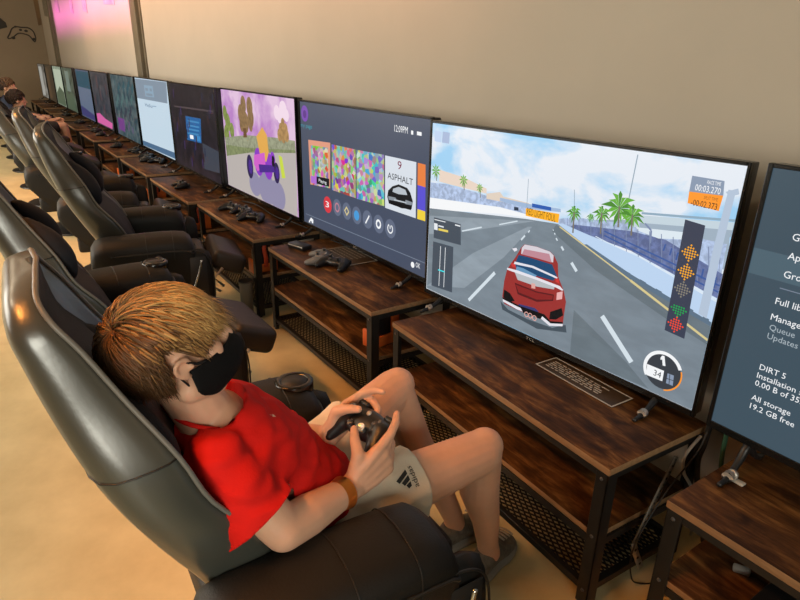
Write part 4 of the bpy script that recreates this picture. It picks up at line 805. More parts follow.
  ('white',[(0.8413,0.152),(0.8482,0.1476),(0.8504,0.1532),(0.8454,0.1564)]),
  ('white',[(0.8482,0.1476),(0.8563,0.1461),(0.8563,0.1521),(0.8504,0.1532)]),
  ('white',[(0.8563,0.1461),(0.8643,0.1476),(0.8621,0.1532),(0.8563,0.1521)]),
  ('white',[(0.8643,0.1476),(0.8712,0.152),(0.8671,0.1564),(0.8621,0.1532)]),
  ('white',[(0.8712,0.152),(0.8761,0.1586),(0.8707,0.1612),(0.8671,0.1564)]),
  ('white',[(0.8761,0.1586),(0.8782,0.1665),(0.8722,0.1669),(0.8707,0.1612)]),
  ('white',[(0.8782,0.1665),(0.8773,0.1746),(0.8716,0.1728),(0.8722,0.1669)]),
  ('white',[(0.8773,0.1746),(0.8735,0.1818),(0.8688,0.1781),(0.8716,0.1728)]),
  ('white',[(0.8735,0.1818),(0.8673,0.1872),(0.8643,0.182),(0.8688,0.1781)]),
  ('white',[(0.8529,0.1817),(0.8533,0.168),(0.8593,0.1682),(0.8589,0.1818)]),
  ('line',[(0.0343,0.0629),(1.1118,0.0817),(1.1117,0.0847),(0.0343,0.0659)]),
  ('white',[(0.0689,0.0324),(0.0963,0.057),(0.121,0.0488),(0.1195,0.0283),(0.105,0.0267),(0.0985,0.0372),(0.0838,0.0357),(0.083,0.0253),(0.0682,0.0237)]),
  ('white',[(0.9929,0.5952),(1.0074,0.5954),(1.0081,0.5803),(0.9936,0.58)]),
  ('white',[(1.0318,0.5954),(1.0619,0.5949),(1.0627,0.5812),(1.0325,0.5816)]),
  ('violet',[(0.1033,0.5897),(0.1009,0.6034),(0.094,0.6154),(0.0833,0.6243),(0.0703,0.6291),(0.0564,0.6291),(0.0433,0.6243),(0.0327,0.6154),(0.0258,0.6034),(0.0233,0.5897),(0.0258,0.576),(0.0327,0.564),(0.0433,0.5551),(0.0564,0.5503),(0.0703,0.5503),(0.0833,0.5551),(0.094,0.564),(0.1009,0.576)]),
  ('avatar',[(0.0831,0.5867),(0.0804,0.5967),(0.0731,0.604),(0.0631,0.6067),(0.0531,0.604),(0.0458,0.5967),(0.0431,0.5867),(0.0458,0.5767),(0.0531,0.5693),(0.0631,0.5667),(0.0731,0.5693),(0.0804,0.5767)]),
  ('white',[(1.0423,0.052),(1.0406,0.0585),(1.0358,0.0633),(1.0293,0.065),(1.0228,0.0633),(1.0181,0.0585),(1.0163,0.052),(1.0181,0.0455),(1.0228,0.0408),(1.0293,0.039),(1.0358,0.0408),(1.0406,0.0455)]),
 ],
 'kart': [
  ('ktreegreen',[(0.0951,0.4983),(0.0897,0.5233),(0.0751,0.5416),(0.0551,0.5483),(0.0351,0.5416),(0.0204,0.5233),(0.0151,0.4983),(0.0204,0.4733),(0.0351,0.455),(0.0551,0.4483),(0.0751,0.455),(0.0897,0.4733)]),
  ('ktreegreen',[(0.1419,0.4423),(0.1355,0.4723),(0.1179,0.4942),(0.0939,0.5023),(0.0699,0.4942),(0.0523,0.4723),(0.0459,0.4423),(0.0523,0.4123),(0.0699,0.3903),(0.0939,0.3823),(0.1179,0.3903),(0.1355,0.4123)]),
  ('ktreegreen',[(0.2004,0.3966),(0.1951,0.4216),(0.1804,0.4399),(0.1604,0.4466),(0.1404,0.4399),(0.1258,0.4216),(0.1204,0.3966),(0.1258,0.3716),(0.1404,0.3533),(0.1604,0.3466),(0.1804,0.3533),(0.1951,0.3716)]),
  ('ktreegreen',[(0.1057,0.3641),(0.0992,0.3941),(0.0817,0.4161),(0.0577,0.4241),(0.0337,0.4161),(0.0161,0.3941),(0.011,0.3641),(0.0161,0.3341),(0.0337,0.3121),(0.0577,0.3041),(0.0817,0.3121),(0.0992,0.3341)]),
  ('khill',[(0.0155,0.337),(0.4019,0.3915),(0.8293,0.4221),(1.102,0.4325),(1.1091,0.3602),(0.6479,0.3288),(0.0235,0.222)]),
  ('kcloud',[(0.9259,0.562),(0.9219,0.5793),(0.9108,0.5932),(0.8948,0.601),(0.877,0.601),(0.861,0.5932),(0.8499,0.5793),(0.8459,0.562),(0.8499,0.5446),(0.861,0.5307),(0.877,0.523),(0.8948,0.523),(0.9108,0.5307),(0.9219,0.5446)]),
  ('kcloud',[(1.0172,0.58),(1.0122,0.6017),(0.9983,0.6191),(0.9783,0.6287),(0.956,0.6287),(0.936,0.6191),(0.9221,0.6017),(0.9172,0.58),(0.9221,0.5583),(0.936,0.5409),(0.956,0.5312),(0.9783,0.5312),(0.9983,0.5409),(1.0122,0.5583)]),
  ('kcloud',[(1.0408,0.5563),(1.0373,0.5715),(1.0276,0.5837),(1.0135,0.5904),(0.998,0.5904),(0.9839,0.5837),(0.9742,0.5715),(0.9708,0.5563),(0.9742,0.5411),(0.9839,0.529),(0.998,0.5222),(1.0135,0.5222),(1.0276,0.529),(1.0373,0.5411)]),
  ('kcloud',[(0.9581,0.5402),(0.9546,0.5553),(0.9449,0.5675),(0.9308,0.5743),(0.9153,0.5743),(0.9012,0.5675),(0.8915,0.5553),(0.8881,0.5402),(0.8915,0.525),(0.9012,0.5128),(0.9153,0.506),(0.9308,0.506),(0.9449,0.5128),(0.9546,0.525)]),
  ('ktreebrown',[(0.4353,0.5711),(0.431,0.5949),(0.4187,0.6141),(0.4011,0.6247),(0.3815,0.6247),(0.3639,0.6141),(0.3517,0.5949),(0.3473,0.5711),(0.3517,0.5472),(0.3639,0.5281),(0.3815,0.5175),(0.4011,0.5175),(0.4187,0.5281),(0.431,0.5472)]),
  ('ktreebrown',[(0.5393,0.5641),(0.5346,0.5901),(0.5212,0.611),(0.502,0.6225),(0.4806,0.6225),(0.4614,0.611),(0.4481,0.5901),(0.4433,0.5641),(0.4481,0.538),(0.4614,0.5171),(0.4806,0.5056),(0.502,0.5056),(0.5212,0.5171),(0.5346,0.538)]),
  ('ktreebrown',[(0.3886,0.5124),(0.3838,0.5384),(0.3705,0.5593),(0.3513,0.5709),(0.3299,0.5709),(0.3106,0.5593),(0.2973,0.5384),(0.2926,0.5124),(0.2973,0.4863),(0.3106,0.4655),(0.3299,0.4539),(0.3513,0.4539),(0.3705,0.4655),(0.3838,0.4863)]),
  ('ktreebrown',[(0.5466,0.504),(0.5418,0.53),(0.5285,0.5509),(0.5093,0.5625),(0.4879,0.5625),(0.4686,0.5509),(0.4553,0.53),(0.4506,0.504),(0.4553,0.4779),(0.4686,0.4571),(0.4879,0.4455),(0.5093,0.4455),(0.5285,0.4571),(0.5418,0.4779)]),
  ('ktreebrown',[(0.4614,0.4692),(0.4563,0.4974),(0.4418,0.52),(0.421,0.5326),(0.3978,0.5326),(0.377,0.52),(0.3626,0.4974),(0.3574,0.4692),(0.3626,0.441),(0.377,0.4184),(0.3978,0.4058),(0.421,0.4058),(0.4418,0.4184),(0.4563,0.441)]),
  ('ktreebrown',[(0.3794,0.4495),(0.3758,0.469),(0.3658,0.4847),(0.3514,0.4933),(0.3354,0.4933),(0.3209,0.4847),(0.311,0.469),(0.3074,0.4495),(0.311,0.4299),(0.3209,0.4143),(0.3354,0.4056),(0.3514,0.4056),(0.3658,0.4143),(0.3758,0.4299)]),
  ('ktreebrown',[(0.5224,0.4597),(0.5193,0.4771),(0.5104,0.491),(0.4975,0.4987),(0.4833,0.4987),(0.4705,0.491),(0.4616,0.4771),(0.4584,0.4597),(0.4616,0.4424),(0.4705,0.4284),(0.4833,0.4207),(0.4975,0.4207),(0.5104,0.4284),(0.5193,0.4424)]),
  ('ktrunk',[(0.363,0.4301),(0.4103,0.4345),(0.4188,0.3792),(0.3594,0.3729)]),
  ('ktreeorange',[(0.9827,0.5099),(0.9795,0.5249),(0.9707,0.5359),(0.9587,0.5399),(0.9467,0.5359),(0.9379,0.5249),(0.9347,0.5099),(0.9379,0.4949),(0.9467,0.484),(0.9587,0.4799),(0.9707,0.484),(0.9795,0.4949)]),
  ('ktreeorange',[(0.9584,0.4765),(0.9546,0.494),(0.9444,0.5068),(0.9304,0.5115),(0.9164,0.5068),(0.9061,0.494),(0.9024,0.4765),(0.9061,0.459),(0.9164,0.4462),(0.9304,0.4415),(0.9444,0.4462),(0.9546,0.459)]),
  ('ktreeorange',[(1.019,0.4797),(1.0153,0.4972),(1.005,0.51),(0.991,0.5147),(0.977,0.51),(0.9668,0.4972),(0.963,0.4797),(0.9668,0.4622),(0.977,0.4494),(0.991,0.4447),(1.005,0.4494),(1.0153,0.4622)]),
  ('ktreeorange',[(0.9357,0.4429),(0.932,0.4604),(0.9217,0.4732),(0.9077,0.4779),(0.8937,0.4732),(0.8835,0.4604),(0.8797,0.4429),(0.8835,0.4254),(0.8937,0.4126),(0.9077,0.4079),(0.9217,0.4126),(0.932,0.4254)]),
  ('ktreeorange',[(1.0304,0.4489),(1.0266,0.4664),(1.0164,0.4792),(1.0024,0.4839),(0.9884,0.4792),(0.9781,0.4664),(0.9744,0.4489),(0.9781,0.4314),(0.9884,0.4185),(1.0024,0.4139),(1.0164,0.4185),(1.0266,0.4314)]),
  ('ktreeorange',[(0.9933,0.448),(0.9885,0.4705),(0.9753,0.4869),(0.9573,0.493),(0.9393,0.4869),(0.9261,0.4705),(0.9213,0.448),(0.9261,0.4255),(0.9393,0.409),(0.9573,0.403),(0.9753,0.409),(0.9885,0.4255)]),
  ('kgrass',[(0.0269,0.2922),(0.3467,0.3097),(1.0971,0.3832),(1.1091,0.3602),(0.459,0.2888),(0.0219,0.2155)]),
  ('kroad',[(0.0219,0.2155),(0.4595,0.2917),(1.1101,0.3701),(1.0954,0.019),(0.0115,0.019)]),
  ('kshade',[(0.595,0.1029),(0.5904,0.1261),(0.5771,0.147),(0.5564,0.1636),(0.5302,0.1742),(0.5013,0.1779),(0.4723,0.1742),(0.4462,0.1636),(0.4254,0.147),(0.4121,0.1261),(0.4075,0.1029),(0.4121,0.0797),(0.4254,0.0588),(0.4462,0.0422),(0.4723,0.0316),(0.5013,0.0279),(0.5302,0.0316),(0.5564,0.0422),(0.5771,0.0588),(0.5904,0.0797)]),
  ('kshade',[(0.8082,0.1049),(0.8021,0.1358),(0.7843,0.1637),(0.7567,0.1858),(0.7218,0.2),(0.6832,0.2049),(0.6446,0.2),(0.6097,0.1858),(0.5821,0.1637),(0.5643,0.1358),(0.5582,0.1049),(0.5643,0.074),(0.5821,0.0461),(0.6097,0.024),(0.6446,0.019),(0.6832,0.019),(0.7218,0.019),(0.7567,0.024),(0.7843,0.0461),(0.8021,0.074)]),
  ('kshade',[(0.9462,0.0897),(0.9407,0.1175),(0.9247,0.1426),(0.8998,0.1625),(0.8685,0.1753),(0.8337,0.1797),(0.799,0.1753),(0.7676,0.1625),(0.7427,0.1426),(0.7267,0.1175),(0.7212,0.0897),(0.7267,0.0619),(0.7427,0.0368),(0.7676,0.019),(0.799,0.019),(0.8337,0.019),(0.8685,0.019),(0.8998,0.019),(0.9247,0.0368),(0.9407,0.0619)]),
  ('kyellow',[(0.881,0.3312),(0.9271,0.3242),(0.9602,0.212),(0.9125,0.2045)]),
  ('kpurple',[(0.6499,0.2512),(0.6458,0.2803),(0.634,0.3058),(0.6159,0.3248),(0.5937,0.3349),(0.5701,0.3349),(0.5479,0.3248),(0.5298,0.3058),(0.518,0.2803),(0.5139,0.2512),(0.518,0.2221),(0.5298,0.1966),(0.5479,0.1776),(0.5701,0.1675),(0.5937,0.1675),(0.6159,0.1776),(0.634,0.1966),(0.6458,0.2221)]),
  ('kpurple',[(0.7901,0.2499),(0.786,0.279),(0.7742,0.3046),(0.7561,0.3235),(0.7339,0.3336),(0.7103,0.3336),(0.6881,0.3235),(0.67,0.3046),(0.6582,0.279),(0.6541,0.2499),(0.6582,0.2209),(0.67,0.1953),(0.6881,0.1763),(0.7103,0.1662),(0.7339,0.1662),(0.7561,0.1763),(0.7742,0.1953),(0.786,0.2209)]),
  ('kpurple',[(0.7151,0.2892),(0.7117,0.3132),(0.702,0.3342),(0.6871,0.3498),(0.6688,0.3582),(0.6494,0.3582),(0.6311,0.3498),(0.6162,0.3342),(0.6065,0.3132),(0.6031,0.2892),(0.6065,0.2653),(0.6162,0.2442),(0.6311,0.2286),(0.6494,0.2203),(0.6688,0.2203),(0.6871,0.2286),(0.702,0.2442),(0.7117,0.2653)]),
  ('kpurple',[(0.8313,0.2937),(0.8292,0.3091),(0.8229,0.3226),(0.8133,0.3327),(0.8016,0.338),(0.7891,0.338),(0.7773,0.3327),(0.7678,0.3226),(0.7615,0.3091),(0.7593,0.2937),(0.7615,0.2783),(0.7678,0.2648),(0.7773,0.2547),(0.7891,0.2494),(0.8016,0.2494),(0.8133,0.2547),(0.8229,0.2648),(0.8292,0.2783)]),
  ('kseat',[(0.5714,0.4019),(0.6696,0.4651),(0.7313,0.425),(0.7436,0.327),(0.7007,0.2674),(0.6209,0.2704),(0.5961,0.3363)]),
  ('kwheel',[(0.4878,0.2022),(0.4857,0.2233),(0.4795,0.2427),(0.4697,0.2589),(0.4571,0.2704),(0.4428,0.2764),(0.4279,0.2764),(0.4135,0.2704),(0.4009,0.2589),(0.3912,0.2427),(0.385,0.2233),(0.3828,0.2022),(0.385,0.1811),(0.3912,0.1616),(0.4009,0.1455),(0.4135,0.134),(0.4279,0.128),(0.4428,0.128),(0.4571,0.134),(0.4697,0.1455),(0.4795,0.1616),(0.4857,0.1811)]),
  ('kviolet',[(0.4747,0.2033),(0.4728,0.2187),(0.4673,0.2322),(0.459,0.2423),(0.4487,0.2476),(0.4377,0.2476),(0.4275,0.2423),(0.4191,0.2322),(0.4136,0.2187),(0.4117,0.2033),(0.4136,0.1879),(0.4191,0.1744),(0.4275,0.1643),(0.4377,0.159),(0.4487,0.159),(0.459,0.1643),(0.4673,0.1744),(0.4728,0.1879)]),
  ('kwheel',[(0.8833,0.2228),(0.8813,0.2413),(0.8753,0.258),(0.866,0.2713),(0.8543,0.2798),(0.8413,0.2828),(0.8283,0.2798),(0.8166,0.2713),(0.8073,0.258),(0.8014,0.2413),(0.7993,0.2228),(0.8014,0.2042),(0.8073,0.1875),(0.8166,0.1742),(0.8283,0.1657),(0.8413,0.1628),(0.8543,0.1657),(0.866,0.1742),(0.8753,0.1875),(0.8813,0.2042)]),
  ('kviolet',[(0.8724,0.2238),(0.871,0.2357),(0.8667,0.2463),(0.8602,0.2541),(0.8522,0.2582),(0.8437,0.2582),(0.8357,0.2541),(0.8292,0.2463),(0.8249,0.2357),(0.8234,0.2238),(0.8249,0.2118),(0.8292,0.2013),(0.8357,0.1935),(0.8437,0.1893),(0.8522,0.1893),(0.8602,0.1935),(0.8667,0.2013),(0.871,0.2118)]),
  ('kpink',[(0.5144,0.2845),(0.6811,0.3193),(0.6859,0.2379),(0.5535,0.1906),(0.5041,0.2263)]),
  ('kviolet',[(0.5795,0.2368),(0.8074,0.262),(0.8186,0.2234),(0.5897,0.1889)]),
  ('black',[(0.8224,0.2973),(0.8197,0.3073),(0.8124,0.3146),(0.8024,0.3173),(0.7924,0.3146),(0.7851,0.3073),(0.7824,0.2973),(0.7851,0.2873),(0.7924,0.28),(0.8024,0.2773),(0.8124,0.28),(0.8197,0.2873)]),
  ('black',[(0.819,0.2728),(0.8164,0.2828),(0.809,0.2902),(0.799,0.2928),(0.789,0.2902),(0.7817,0.2828),(0.779,0.2728),(0.7817,0.2628),(0.789,0.2555),(0.799,0.2528),(0.809,0.2555),(0.8164,0.2628)]),
 ],
 'dark': [
  ('dblue',[(0.3957,0.4208),(0.7714,0.4308),(0.7346,0.2552),(0.3741,0.2423)]),
  ('dtext',[(0.4405,0.3837),(0.7259,0.3926),(0.7255,0.4046),(0.4401,0.3957)]),
  ('dtext',[(0.4278,0.3494),(0.7151,0.36),(0.7147,0.372),(0.4273,0.3614)]),
  ('dtext',[(0.4174,0.3214),(0.7063,0.3334),(0.7058,0.3454),(0.4169,0.3334)]),
  ('dtext',[(0.4063,0.2915),(0.6969,0.305),(0.6964,0.317),(0.4058,0.3034)]),
  ('white',[(0.4589,0.2883),(0.5482,0.2927),(0.5491,0.2644),(0.4596,0.2596)]),
  ('dlight',[(0.6147,0.2995),(0.7195,0.3026),(0.7171,0.264),(0.6119,0.2602)]),
  ('dline',[(0.1074,0.4667),(1.0666,0.4948),(1.0663,0.5068),(0.1071,0.4787)]),
  ('dshine',[(0.7566,0.2608),(1.1058,0.2425),(1.088,0.0934),(0.7477,0.0731)]),
  ('dpurple',[(0.1222,0.605),(0.113,0.5402),(0.1328,0.5374),(0.142,0.6022)]),
  ('dred',[(0.4707,0.4098),(0.4641,0.3464),(0.484,0.3443),(0.4906,0.4077)]),
  ('dnavy',[(0.7916,0.23),(0.7872,0.1681),(0.8072,0.1667),(0.8116,0.2286)]),
  ('dpurple',[(0.277,0.484),(0.269,0.4195),(0.2889,0.417),(0.2969,0.4816)]),
  ('dred',[(0.614,0.2967),(0.6084,0.2336),(0.6283,0.2318),(0.6339,0.2949)]),
  ('dnavy',[(1.0661,0.6117),(1.0635,0.5569),(1.0835,0.556),(1.086,0.6108)]),
  ('dpurple',[(0.4271,0.3668),(0.4202,0.3025),(0.44,0.3004),(0.447,0.3647)]),
  ('dred',[(0.7531,0.1869),(0.7484,0.1241),(0.7683,0.1226),(0.773,0.1855)]),
  ('dnavy',[(0.23,0.4408),(0.2216,0.3752),(0.2415,0.3726),(0.2499,0.4382)]),
  ('dpurple',[(0.5726,0.2532),(0.5667,0.1891),(0.5866,0.1873),(0.5925,0.2513)]),
  ('dred',[(1.0333,0.5758),(1.0306,0.5203),(1.0505,0.5193),(1.0533,0.5748)]),
  ('dnavy',[(0.3825,0.3229),(0.3752,0.2576),(0.3951,0.2554),(0.4024,0.3207)]),
  ('dpurple',[(0.7137,0.1429),(0.7088,0.0792),(0.7287,0.0776),(0.7337,0.1414)]),
  ('dred',[(0.182,0.3965),(0.1732,0.3299),(0.193,0.3273),(0.2018,0.3939)]),
  ('dnavy',[(0.5302,0.2087),(0.524,0.1437),(0.5439,0.1418),(0.5502,0.2068)]),
  ('dpurple',[(0.9999,0.5392),(0.9969,0.4829),(1.0169,0.4819),(1.0199,0.5381)]),
  ('dred',[(0.3369,0.2781),(0.3292,0.2117),(0.3491,0.2095),(0.3568,0.2758)]),
  ('dnavy',[(0.8387,0.609),(0.8348,0.5517),(0.8547,0.5504),(0.8586,0.6076)]),
  ('dpurple',[(0.1329,0.3513),(0.1236,0.2836),(0.1435,0.2809),(0.1527,0.3486)]),
  ('dred',[(0.487,0.1633),(0.4804,0.0973),(0.5003,0.0953),(0.5069,0.1614)]),
  ('dnavy',[(0.9658,0.5018),(0.9627,0.4448),(0.9826,0.4437),(0.9858,0.5007)]),
  ('dpurple',[(0.2903,0.2322),(0.2822,0.1648),(0.3021,0.1625),(0.3102,0.2298)]),
  ('dred',[(0.8022,0.5714),(0.798,0.5134),(0.818,0.512),(0.8221,0.57)]),
  ('dnavy',[(0.0826,0.305),(0.0729,0.2362),(0.0927,0.2334),(0.1024,0.3022)]),
  ('dpurple',[(0.4428,0.1169),(0.4358,0.0499),(0.4557,0.0478),(0.4627,0.1149)]),
  ('dred',[(0.9311,0.4638),(0.9277,0.4059),(0.9477,0.4048),(0.951,0.4626)]),
 ],
 'white': [
  ('wtop',[(0.011,0.6376),(1.0941,0.6418),(1.0595,0.4747),(0.011,0.4613)]),
  ('wbadge',[(0.3327,0.592),(0.6405,0.5951),(0.6517,0.5003),(0.3429,0.4929)]),
  ('wtop',[(0.368,0.5691),(0.4619,0.5695),(0.4648,0.5456),(0.3709,0.545)]),
  ('wtop',[(0.5235,0.5703),(0.5992,0.5718),(0.6022,0.5484),(0.5265,0.5467)]),
  ('wtop',[(0.3859,0.5039),(0.6017,0.5076),(0.6013,0.5275),(0.3856,0.5239)]),
  ('wbottom',[(0.011,0.0639),(1.1127,0.081),(1.116,0.0282),(0.011,0.019)]),
  ('wline',[(0.5532,0.4171),(0.6883,0.4223),(0.688,0.4303),(0.5529,0.4251)]),
 ],
 'teal': [
  ('t1',[(0.1931,0.5907),(0.1928,0.5293),(0.2428,0.529),(0.2431,0.5905)]),
  ('t2',[(0.5187,0.472),(0.5195,0.4122),(0.5695,0.4128),(0.5687,0.4727)]),
  ('t3',[(0.8243,0.3607),(0.8261,0.3022),(0.8761,0.3037),(0.8743,0.3622)]),
  ('t4',[(0.189,0.1811),(0.1886,0.1167),(0.2386,0.1164),(0.239,0.1808)]),
  ('t1',[(0.8764,0.6046),(0.8783,0.5482),(0.9283,0.5499),(0.9264,0.6063)]),
  ('t2',[(0.2604,0.4508),(0.2603,0.3889),(0.3103,0.3888),(0.3104,0.4507)]),
  ('t3',[(0.5839,0.3365),(0.5849,0.2762),(0.6349,0.277),(0.6339,0.3374)]),
  ('t1',[(0.6428,0.5886),(0.644,0.5304),(0.694,0.5314),(0.6928,0.5896)]),
  ('t2',[(0.9382,0.476),(0.9403,0.4193),(0.9902,0.4211),(0.9881,0.4779)]),
  ('t3',[(0.3277,0.3109),(0.3278,0.2484),(0.3778,0.2485),(0.3777,0.3109)]),
  ('t4',[(0.649,0.2011),(0.6502,0.1402),(0.7002,0.1412),(0.699,0.202)]),
  ('t1',[(0.3943,0.5715),(0.3946,0.5114),(0.4446,0.5117),(0.4443,0.5718)]),
  ('t2',[(0.7065,0.456),(0.7079,0.3974),(0.7579,0.3986),(0.7565,0.4572)]),
  ('t3',[(0.0541,0.2834),(0.0532,0.2188),(0.1032,0.2181),(0.1041,0.2827)]),
  ('t4',[(0.3949,0.1709),(0.3953,0.108),(0.4453,0.1083),(0.4449,0.1712)]),
  ('t1',[(1.0473,0.5866),(1.0497,0.5314),(1.0996,0.5335),(1.0972,0.5888)]),
  ('t2',[(0.46,0.4348),(0.4606,0.3742),(0.5106,0.3747),(0.51,0.4352)]),
  ('t3',[(0.7702,0.3235),(0.7718,0.2645),(0.8218,0.2658),(0.8202,0.3249)]),
  ('t4',[(0.1236,0.1388),(0.123,0.0736),(0.173,0.0731),(0.1736,0.1383)]),
  ('t1',[(0.8239,0.5704),(0.8256,0.5134),(0.8756,0.515),(0.8739,0.5719)]),
  ('t2',[(0.1972,0.4121),(0.1969,0.3494),(0.2469,0.3491),(0.2472,0.4118)]),
  ('t3',[(0.5258,0.298),(0.5266,0.237),(0.5766,0.2376),(0.5758,0.2987)]),
  ('t1',[(0.5865,0.5532),(0.5875,0.4944),(0.6375,0.4952),(0.6365,0.554)]),
  ('t2',[(0.8862,0.4407),(0.8881,0.3833),(0.9381,0.385),(0.9362,0.4424)]),
  ('t3',[(0.2652,0.2708),(0.2651,0.2076),(0.3151,0.2075),(0.3152,0.2707)]),
  ('t4',[(0.5915,0.1613),(0.5925,0.0997),(0.6425,0.1006),(0.6415,0.1621)]),
  ('t1',[(0.3339,0.5349),(0.334,0.4741),(0.384,0.4742),(0.3839,0.535)]),
  ('t2',[(0.6508,0.4195),(0.652,0.3602),(0.702,0.3612),(0.7008,0.4205)]),
  ('t3',[(0.011,0.2417),(0.011,0.1763),(0.0356,0.1754),(0.0367,0.2409)]),
  ('t4',[(0.3331,0.1295),(0.3332,0.0658),(0.3832,0.066),(0.3831,0.1296)]),
  ('t1',[(0.9973,0.553),(0.9996,0.4972),(1.0496,0.4992),(1.0473,0.555)]),
  ('t2',[(0.4002,0.3968),(0.4006,0.3355),(0.4506,0.3358),(0.4502,0.3971)]),
  ('t3',[(0.7151,0.2857),(0.7165,0.226),(0.7665,0.2272),(0.7651,0.2869)]),
  ('t4',[(0.057,0.0956),(0.0561,0.0296),(0.1061,0.029),(0.107,0.0949)]),
  ('t1',[(0.7705,0.5356),(0.772,0.478),(0.822,0.4794),(0.8204,0.537)]),
  ('t2',[(0.1329,0.3726),(0.1323,0.3092),(0.1823,0.3087),(0.1829,0.3722)]),
  ('t3',[(0.4666,0.2587),(0.4672,0.197),(0.5172,0.1975),(0.5166,0.2592)]),
  ('t4',[(0.7794,0.152),(0.781,0.0918),(0.831,0.0932),(0.8294,0.1534)]),
  ('t5',[(0.1013,0.2017),(0.4445,0.2066),(0.4038,0.0681),(0.1015,0.0736)]),
 ],
 'dim': [
  ('m1',[(0.08,0.04),(0.16,0.04),(0.16,0.16),(0.08,0.16)]),
  ('m2',[(0.217,0.251),(0.297,0.251),(0.297,0.371),(0.217,0.371)]),
  ('m3',[(0.354,0.462),(0.434,0.462),(0.434,0.582),(0.354,0.582)]),
  ('m1',[(0.491,0.123),(0.571,0.123),(0.571,0.243),(0.491,0.243)]),
  ('m2',[(0.628,0.334),(0.708,0.334),(0.708,0.454),(0.628,0.454)]),
  ('m3',[(0.765,0.545),(0.785,0.545),(0.785,0.565),(0.765,0.565)]),
  ('m1',[(0.902,0.206),(0.982,0.206),(0.982,0.326),(0.902,0.326)]),
  ('m2',[(0.089,0.417),(0.169,0.417),(0.169,0.537),(0.089,0.537)]),
  ('m3',[(0.226,0.078),(0.306,0.078),(0.306,0.198),(0.226,0.198)]),
  ('m1',[(0.363,0.289),(0.443,0.289),(0.443,0.409),(0.363,0.409)]),
  ('m2',[(0.5,0.5),(0.58,0.5),(0.58,0.62),(0.5,0.62)]),
  ('m3',[(0.637,0.161),(0.717,0.161),(0.717,0.281),(0.637,0.281)]),
  ('m1',[(0.774,0.372),(0.854,0.372),(0.854,0.492),(0.774,0.492)]),
  ('m2',[(0.911,0.583),(0.931,0.583),(0.931,0.603),(0.911,0.603)]),
  ('m3',[(0.098,0.244),(0.178,0.244),(0.178,0.364),(0.098,0.364)]),
  ('m1',[(0.235,0.455),(0.315,0.455),(0.315,0.575),(0.235,0.575)]),
  ('m2',[(0.372,0.116),(0.452,0.116),(0.452,0.236),(0.372,0.236)]),
  ('m3',[(0.509,0.327),(0.589,0.327),(0.589,0.447),(0.509,0.447)]),
  ('m1',[(0.646,0.538),(0.666,0.538),(0.666,0.558),(0.646,0.558)]),
  ('m2',[(0.783,0.199),(0.863,0.199),(0.863,0.319),(0.783,0.319)]),
  ('m3',[(0.92,0.41),(1,0.41),(1,0.53),(0.92,0.53)]),
  ('m1',[(0.107,0.071),(0.187,0.071),(0.187,0.191),(0.107,0.191)]),
  ('m2',[(0.244,0.282),(0.324,0.282),(0.324,0.402),(0.244,0.402)]),
  ('m3',[(0.381,0.493),(0.461,0.493),(0.461,0.613),(0.381,0.613)]),
  ('magenta',[(0.05,0.03),(1,0.03),(1.05,0.1),(0.6,0.12),(0.3,0.16),(0.05,0.14)]),
 ],
 'blue': [
  ('b1',[(0.03,0.42),(1.09,0.42),(1.09,0.63),(0.03,0.63)]),
  ('b2',[(0.03,0.1),(1.09,0.1),(1.09,0.42),(0.03,0.42)]),
  ('b3',[(0.03,0.03),(1.09,0.03),(1.09,0.1),(0.03,0.16)]),
 ],
 'green': [
  ('g1',[(0.05,0.03),(1,0.03),(0.8,0.3),(0.4,0.25),(0.1,0.4)]),
  ('g2',[(0.3,0.3),(0.7,0.3),(0.7,0.6),(0.3,0.6)]),
 ],
 'pale': [
  ('p1',[(0.1,0.2),(1.05,0.2),(1.05,0.6),(0.1,0.6)]),
  ('g1',[(0.05,0.03),(1.05,0.03),(1.05,0.25),(0.6,0.33),(0.05,0.2)]),
 ],
 'brown': [
  ('o1',[(0.1,0.05),(0.5,0.05),(0.5,0.6),(0.1,0.6)]),
 ],
 'grey': [
  ('p2',[(0.1,0.05),(0.6,0.05),(0.6,0.6),(0.1,0.6)]),
 ],
 'library': [
  ('lhi',[(0.011,0.398),(1.1,0.398),(1.1,0.455),(0.011,0.455)]),
  ('line',[(0.081,0.3828),(1,0.3828),(1,0.3848),(0.081,0.3848)]),
 ],
}
